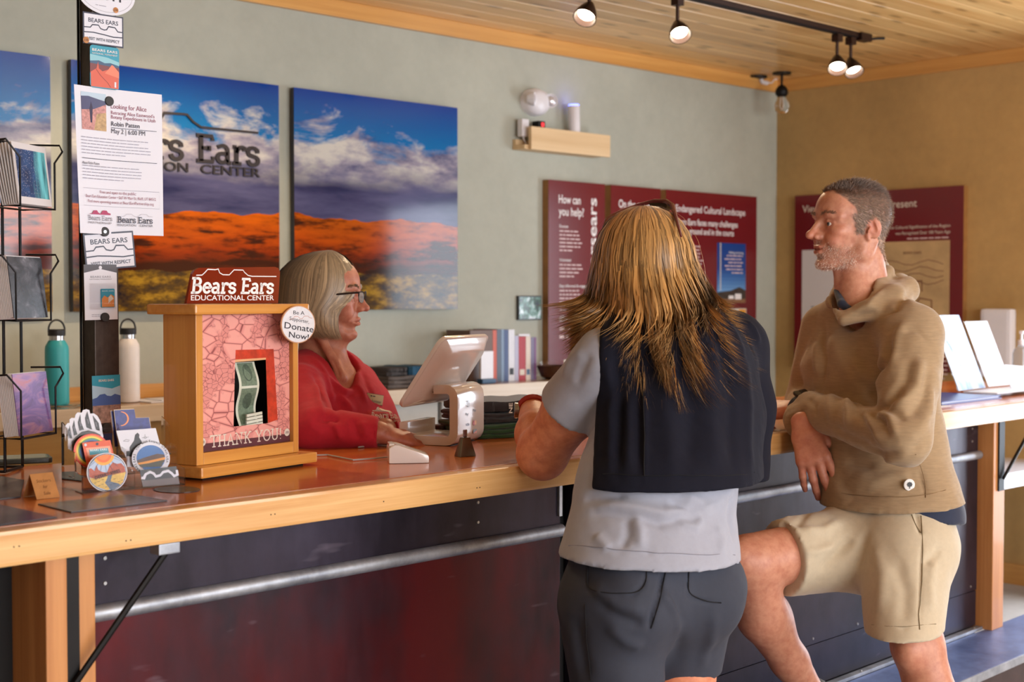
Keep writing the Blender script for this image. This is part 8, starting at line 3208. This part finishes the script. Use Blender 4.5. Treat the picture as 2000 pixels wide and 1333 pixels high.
V, Fa, C = join_vf(parts)
mesh_np('body', V, Fa, SK_W, wr_, C)
wh.eyes(wr_, M_EYE)
# grey t-shirt
M_TEE = cloth_mat('light_grey_tee', (158, 160, 174), 0.04, 0.85, 1200)
F = Field()
F.echain([(pD(1294, 665, 2.71), 0.125, 0.075), (pD(1300, 780, 2.67), 0.150, 0.095), (pD(1286, 940, 2.60), 0.160, 0.110)], wR, 0.04)
F.ef(pD(1286, 940, 2.60), pD(1274, 1086, 2.56), wR, 0.163, 0.112, 0.184, 0.140, 0.04, n=-AX_Z + 0.06 * AX_R * -1)
F.rc(nbw, LS + (nbw - LS) * .15, 0.052, 0.052, 0.04)
F.rc(nbw, RS + (nbw - RS) * .15, 0.055, 0.058, 0.04)
F.rc(LS, LS * .9 + LE * .1, 0.058, 0.060, 0.03)
F.fc(LS, LS * .50 + LE * .50, 0.058, 0.068, 0.012)
F.fc(RS, RS * .5 + RE * .5, 0.066, 0.072, 0.02)
V, Fa = sdf_mesh(F, 0.005, 1)
N = normals(V, Fa)
fd = px_folds(V, [([(1150, 985), (1220, 985), (1300, 1000), (1400, 985)], 0.012, 0.009), ([(1140, 1005), (1200, 1000), (1290, 1015), (1380, 1010)], 0.010, -0.008), ([(1330, 960), (1380, 985), (1440, 950)], 0.012, 0.008), ([(1300, 975), (1350, 990), (1420, 965)], 0.008, -0.007),
                  ([(1130, 980), (1170, 970), (1230, 960)], 0.010, -0.007), ([(1155, 1040), (1175, 1060), (1190, 1070)], 0.010, 0.006), ([(1240, 1000), (1250, 1030), (1250, 1070)], 0.010, 0.006), ([(1225, 1005), (1225, 1040), (1215, 1070)], 0.008, -0.006), ([(1320, 1010), (1360, 1025), (1380, 1010)], 0.008, 0.006),
                  ([(1437, 960), (1430, 1010), (1442, 1060)], 0.010, -0.006), ([(1090, 740), (1110, 700), (1140, 680)], 0.012, 0.005), ([(1120, 760), (1135, 720), (1150, 690)], 0.010, -0.005), ([(1400, 1020), (1415, 1050), (1412, 1085)], 0.010, 0.005), ([(1100, 1066), (1270, 1076), (1448, 1088)], 0.004, -0.002)])
V = V + N * (fd + 0.0024 * wob(V, 36, 51) + 0.0010 * wob(V, 110, 52))[:, None]
mesh_np('grey_tshirt', V, Fa, M_TEE, wr_, label='light grey short-sleeved t-shirt')
M_STG = plain('grey_thread', (136, 134, 144), 0.9)
seam('hem_stitch', V, [(1108, 1062), (1200, 1070), (1300, 1078), (1400, 1082), (1440, 1083)], wr_, M_STG, 0.0007)
# navy jacket hanging from the shoulders
M_NAVYJ = cloth_mat('navy_jacket', (17, 18, 32), 0.10, 0.9, 800, sheen=0.0)
MATS['navy_jacket'].node_tree.nodes['Principled BSDF'].inputs['Specular IOR Level'].default_value = 0.25
F = Field()
F.echain([(pD(1300, 655, 2.71), 0.140, 0.092), (pD(1312, 720, 2.685), 0.180, 0.128), (pD(1318, 820, 2.66), 0.188, 0.138)], wR, 0.03)
F.ef(pD(1318, 820, 2.66), pD(1308, 938, 2.61), wR, 0.188, 0.138, 0.198, 0.154, 0.03, n=-AX_Z)
F.rc(pD(1305, 640, 2.70), RS + AX_Z * 0.012, 0.062, 0.068, 0.04)
F.rc(pD(1290, 640, 2.70), LS + AX_Z * 0.008, 0.062, 0.064, 0.04)
F.chain([RS + AX_Z * 0.01, pD(1448, 800, 2.84)], [0.070, 0.064], 0.03)
F.fc(pD(1448, 800, 2.84), pD(1448, 938, 2.85), 0.064, 0.056, 0.03)
F.cut(pD(1163, 800, 2.50), -AX_R + 0.075 * AXF0 + 0.05 * AX_Z, 0.006)
F.cut(pD(1330, 720, 2.79), wf, 0.01)
V, Fa = sdf_mesh(F, 0.005, 1)
N = normals(V, Fa)
pl_ = []
for (xa, xb, amp, w_) in ((1190, 1188, 0.007, 0.012), (1207, 1204, -0.009, 0.010), (1224, 1222, 0.006, 0.010), (1250, 1249, -0.006, 0.006), (1256, 1256, 0.004, 0.006), (1300, 1312, 0.006, 0.020), (1345, 1352, -0.006, 0.018), (1390, 1400, 0.007, 0.020), (1430, 1436, -0.006, 0.014), (1462, 1470, 0.007, 0.014)):
    pl_.append(([(xa, 690), (0.5 * (xa + xb), 800), (xb, 935)], w_, amp))
pl_ += [([(1340, 610), (1380, 660), (1410, 740)], 0.012, 0.007), ([(1360, 610), (1410, 670), (1430, 760)], 0.010, -0.007), ([(1440, 625), (1462, 650), (1480, 700)], 0.010, -0.008), ([(1455, 620), (1475, 640), (1485, 670)], 0.008, 0.007), ([(1400, 600), (1440, 650), (1455, 720)], 0.010, 0.005), ([(1160, 925), (1330, 927), (1488, 928)], 0.004, -0.002)]
V = V + N * (px_folds(V, pl_) + 0.0022 * wob(V, 40, 61) + 0.0008 * wob(V, 130, 62))[:, None]
mesh_np('navy_jacket', V, Fa, M_NAVYJ, wr_, label='navy jacket draped over back and right shoulder')
M_STN = plain('navy_thread', (8, 8, 14), 0.9)
seam('back_seam', V, [(1254, 720), (1256, 820), (1254, 928)], wr_, M_STN)
seam('hem_stitch', V, [(1176, 922), (1260, 926), (1340, 927), (1430, 926), (1480, 924)], wr_, M_STN, 0.0008)
# dark grey hiking shorts
M_PANT = cloth_mat('charcoal_shorts', (48, 52, 66), 0.06, 0.8, 900, sheen=0.03)
F = Field()
F.es(pD(1270, 1060, 2.57), pD(1264, 1150, 2.56), wR, 0.158, 0.110, 0.166, 0.120, 0.03)
for sgn in (-1, 1):
    hp_ = pD(1266, 1175, 2.56) + wR * 0.082 * sgn
    F.el(hp_ - wf * 0.055 + AX_Z * 0.02, np.array([wR, wf, AX_Z]), (0.085, 0.080, 0.095), 0.03)
    F.fc(hp_, np.array([hp_[0], hp_[1], 0.575]) + wf * 0.02 * sgn + wR * 0.004 * sgn, 0.100, 0.084, 0.025)
V, Fa = sdf_mesh(F, 0.005, 1)
N = normals(V, Fa)
fd = px_folds(V, [([(1302, 1095), (1295, 1150), (1280, 1200), (1274, 1235)], 0.005, -0.007), ([(1146, 1085), (1143, 1150), (1152, 1156), (1240, 1158), (1262, 1140), (1266, 1095)], 0.003, -0.003), ([(1350, 1100), (1345, 1160), (1356, 1172), (1410, 1180)], 0.003, -0.003),
                  ([(1150, 1140), (1200, 1180), (1270, 1200)], 0.012, 0.007), ([(1160, 1170), (1210, 1210), (1265, 1225)], 0.010, -0.007), ([(1290, 1150), (1320, 1190), (1330, 1250)], 0.010, 0.007), ([(1310, 1140), (1330, 1200), (1325, 1290)], 0.010, -0.006), ([(1180, 1220), (1220, 1260), (1262, 1270)], 0.012, 0.006), ([(1120, 1200), (1130, 1270), (1140, 1330)], 0.014, -0.006), ([(1400, 1190), (1390, 1260), (1375, 1320)], 0.012, 0.006)])
V = V + N * (fd + 0.0026 * wob(V, 40, 71) + 0.0008 * wob(V, 130, 72))[:, None]
mesh_np('shorts', V, Fa, M_PANT, wr_, label='charcoal hiking shorts with patch pockets')
M_STW = plain('charcoal_thread', (26, 26, 32), 0.9)
seam('pocket_seam', V, [(1147, 1086), (1143, 1148), (1153, 1156), (1240, 1159), (1262, 1142), (1266, 1092)], wr_, M_STW)
seam('pocket_seam', V, [(1351, 1100), (1345, 1160), (1357, 1172), (1412, 1180)], wr_, M_STW)
seam('centre_seam', V, [(1302, 1098), (1296, 1150), (1280, 1200), (1274, 1232)], wr_, M_STW)
seam('side_seam', V, [(1138, 1180), (1142, 1260), (1150, 1330)], wr_, M_STW)
for sgn in (-1, 1):
    hp_ = pD(1266, 1180, 2.56) + wR * 0.078 * sgn
    kn_ = np.array([hp_[0], hp_[1], 0.05]) + wf * (0.03 * sgn - 0.03)
    F = Field()
    F.es(kn_, kn_ + wf * 0.15 - AX_Z * 0.008, wR, 0.038, 0.042, 0.042, 0.03, 0.02)
    F.rc(kn_, kn_ + AX_Z * 0.05, 0.04, 0.038, 0.02)
    F.cut([0, 0, 0.0006], -AX_Z, 0.003)
    V, Fa = sdf_mesh(F, 0.007, 1)
    mesh_np('shoe', V, Fa, M_SHOE, wr_)

# long blonde hair
M_BLOND = hair_mat('blonde_hair', (200, 152, 92), 0.36)
rg = np.random.default_rng(21)
hc = wh.P(-0.018, 0, 0.0)
nl, k = 5200, 16
# frame of the hair: seen side = away from the face; angles measured from the back
bk = -AXF0
rt = AX_R
phi = rg.uniform(-2.3, 2.3, nl)                       # 0 = straight at the camera, + to the right
cl = np.round(phi * 7) / 7 + rg.normal(size=nl) * 0.01
phi = 0.65 * phi + 0.35 * cl
t = np.linspace(0.0, 1.0, k)
lay = rg.uniform(0.82, 1.02, nl)
length = rg.normal(0.0, 1.0, nl)
crown = hc + AX_Z * 0.118 - AX_R * 0.004 + AXF0 * 0.01
PH = phi[:, None] * (1 + 0.0 * t[None, :])
T = t[None, :] * np.ones((nl, 1))
# radius and drop along the lock
a = np.clip(T / 0.38, 0, 1)
cap = np.sin(a * math.pi / 2)
drop_tip = 0.348 + 0.042 * np.clip(length, -1.5, 1.5)[:, None] - 0.055 * np.abs(np.sin(PH)) ** 2
zz = np.where(T < 0.38, 0.020 + 0.098 * np.cos(a * math.pi / 2), 0.020 - (T - 0.38) / 0.62 * (drop_tip - 0.118))
side = np.sin(PH)
back = np.cos(PH)
wide = 0.096 + 0.052 * np.clip((T - 0.30) / 0.7, 0, 1) ** 1.2
deep = 0.110 - 0.006 * np.clip((T - 0.40) / 0.2, 0, 1) + 0.165 * np.clip((T - 0.36) / 0.64, 0, 1) ** 1.9
lay_t = lay[:, None] + (1.0 - lay[:, None]) * 0.75 * np.clip((T - 0.45) / 0.3, 0, 1)
X = side * wide * cap * lay_t
Dp = back * deep * cap * lay_t
# tips flick outwards on the shoulders and split into separate locks on the back
fl = np.clip((T - 0.78) / 0.22, 0, 1) ** 2
X = X + fl * (np.sign(side) * 0.024 * np.clip(np.abs(side) - 0.55, 0, 1) * 2.0 + 0.026 * np.sin(cl * 31.0)[:, None] + 0.016 * length[:, None])
Dp = Dp + fl * (0.004 + 0.012 * rg.normal(size=(nl, 1)))
zz = zz + fl * 0.020 * np.clip(np.abs(side) - 0.6, 0, 1) * 2
wv_ = (0.0028 + 0.006 * fl) * np.sin(T * 14 + rg.uniform(0, 6.28, (nl, 1)))
X = X + wv_
lean = -0.010 + 0.040 * np.clip((T - 0.4) / 0.6, 0, 1)
paths = hc + (X + lean * 0.4)[..., None] * rt + Dp[..., None] * bk + zz[..., None] * AX_Z
tint = rg.uniform(0.55, 1.20, nl) * (0.85 + 0.22 * np.sin(cl * 17.0))
dark = np.where(rg.random(nl) < 0.25, 0.55, 1.0)
tint = np.clip(tint * dark, 0.28, 1.35)
sv, sf, scl = strands(paths, rg.uniform(0.0022, 0.0050, nl), np.stack([tint, tint * 0.96, tint * 0.90], 1), hc, 5.0)
# fine flyaway hairs
n2 = 420
idx_ = rg.choice(nl, n2)
fp_ = paths[idx_] + (rg.normal(size=(n2, 1, 3)) * 0.010) * t[None, :, None] ** 1.5 + np.sin(t * 5)[None, :, None] * rg.normal(size=(n2, 1, 3)) * 0.004
fv, ff, fc_ = strands(fp_, np.full(n2, 0.0008), np.ones((n2, 3)) * 1.1, hc)
# inner volume
F = Field()
HA = np.array([AX_R, AXF0, AX_Z])
F.el(hc + AX_Z * 0.018, HA, (0.091, 0.104, 0.092), 0.02)
F.es(hc - AX_Z * 0.02, hc - AX_Z * 0.145 + AX_R * 0.008, AX_R, 0.088, 0.088, 0.112, 0.088, 0.02)
F.el(wh.P(0.115, 0, -0.03), wh.A, (0.085, 0.075, 0.12), 0.01, '-')
V, Fa = sdf_mesh(F, 0.006, 1)
Vn = normals(V, Fa)
V = V + Vn * (0.002 * np.sin((V @ AX_R) * 700))[:, None]
V2, F2, C2 = join_vf([(V, Fa, np.ones((len(V), 3)) * 0.45), (sv, sf, scl), (fv, ff, fc_)])
mesh_np('hair', V2, F2, M_BLOND, wr_, C2, label='long straight blonde hair')
# sunglasses pushed up on the head
sg = thing('sunglasses', 'maroon sunglasses pushed up on the blonde hair', 'sunglasses', Matrix.Translation(wh.P(0.04, 0, 0.11)))
so_ = Vector(wh.P(0.04, 0, 0.11))
M_SGF = plain('maroon_frame', (104, 48, 48), 0.25)
M_SGL = plain('dark_brown_lens', (40, 26, 24), 0.06)


def wp(px, py, d):
    return Vector(pD(px, py, d)) - so_


MB().tube([wp(1176, 474, 2.74), wp(1179, 446, 2.77), wp(1186, 428, 2.80), wp(1213, 413, 2.83), wp(1245, 401, 2.83), wp(1278, 393, 2.81), wp(1302, 394, 2.78), wp(1313, 401, 2.75), wp(1321, 428, 2.68), wp(1330, 462, 2.64)], [0.0028, 0.0034, 0.0044, 0.0040, 0.0034, 0.0044, 0.0055, 0.0050, 0.0036, 0.0024], 8).build('frame_front', M_SGF, sg, smooth=True)
for q in ([(1266, 397, 2.815), (1302, 396, 2.78), (1311, 408, 2.76), (1302, 418, 2.77), (1278, 411, 2.80)], [(1181, 437, 2.80), (1211, 416, 2.83), (1214, 424, 2.83), (1188, 446, 2.80)]):
    pts = [wp(*a) for a in q]
    nrm = Vector(AXF0) * 0.003
    n_ = len(pts)
    MB().add([tuple(p_) for p_ in pts] + [tuple(p_ + nrm) for p_ in pts], [tuple(range(n_)), tuple(range(2 * n_ - 1, n_ - 1, -1))] + [(i, n_ + i, n_ + (i + 1) % n_, (i + 1) % n_) for i in range(n_)]).build('lens', M_SGL, sg)
# wrist watch with red strap
wwd = unit(LW - LE)
wwc = LW - wwd * 0.012
ww_ = thing('wrist_watch', 'steel watch with a red strap on the left wrist of the blonde woman', 'watch', Matrix.Translation(wwc))
fm_ = frame((0, 0, 0), np.cross(wwd, -AX_R), -AX_R)
q = fm_.to_3x3()
pts = [q @ Vector((0.031 * math.cos(a), 0.031 * math.sin(a), 0)) for a in np.linspace(0, 2 * math.pi, 24, endpoint=False)]
b = MB()
for off in (-0.006, 0.0, 0.006):
    b.tube([p_ + Vector(wwd) * off for p_ in pts], 0.004, 6, True)
b.build('strap', plain('red_strap', (176, 44, 34), 0.5), ww_, smooth=True)
MB().lathe([(0.016, 0.029), (0.017, 0.038), (0.015, 0.040)], 24, fm_ @ Matrix.Rotation(-math.pi / 2, 4, 'X')).build('watch_case', plain('steel_case', (150, 150, 156), 0.25, 0.9), ww_, smooth=True)
bpy.context.view_layer.update()
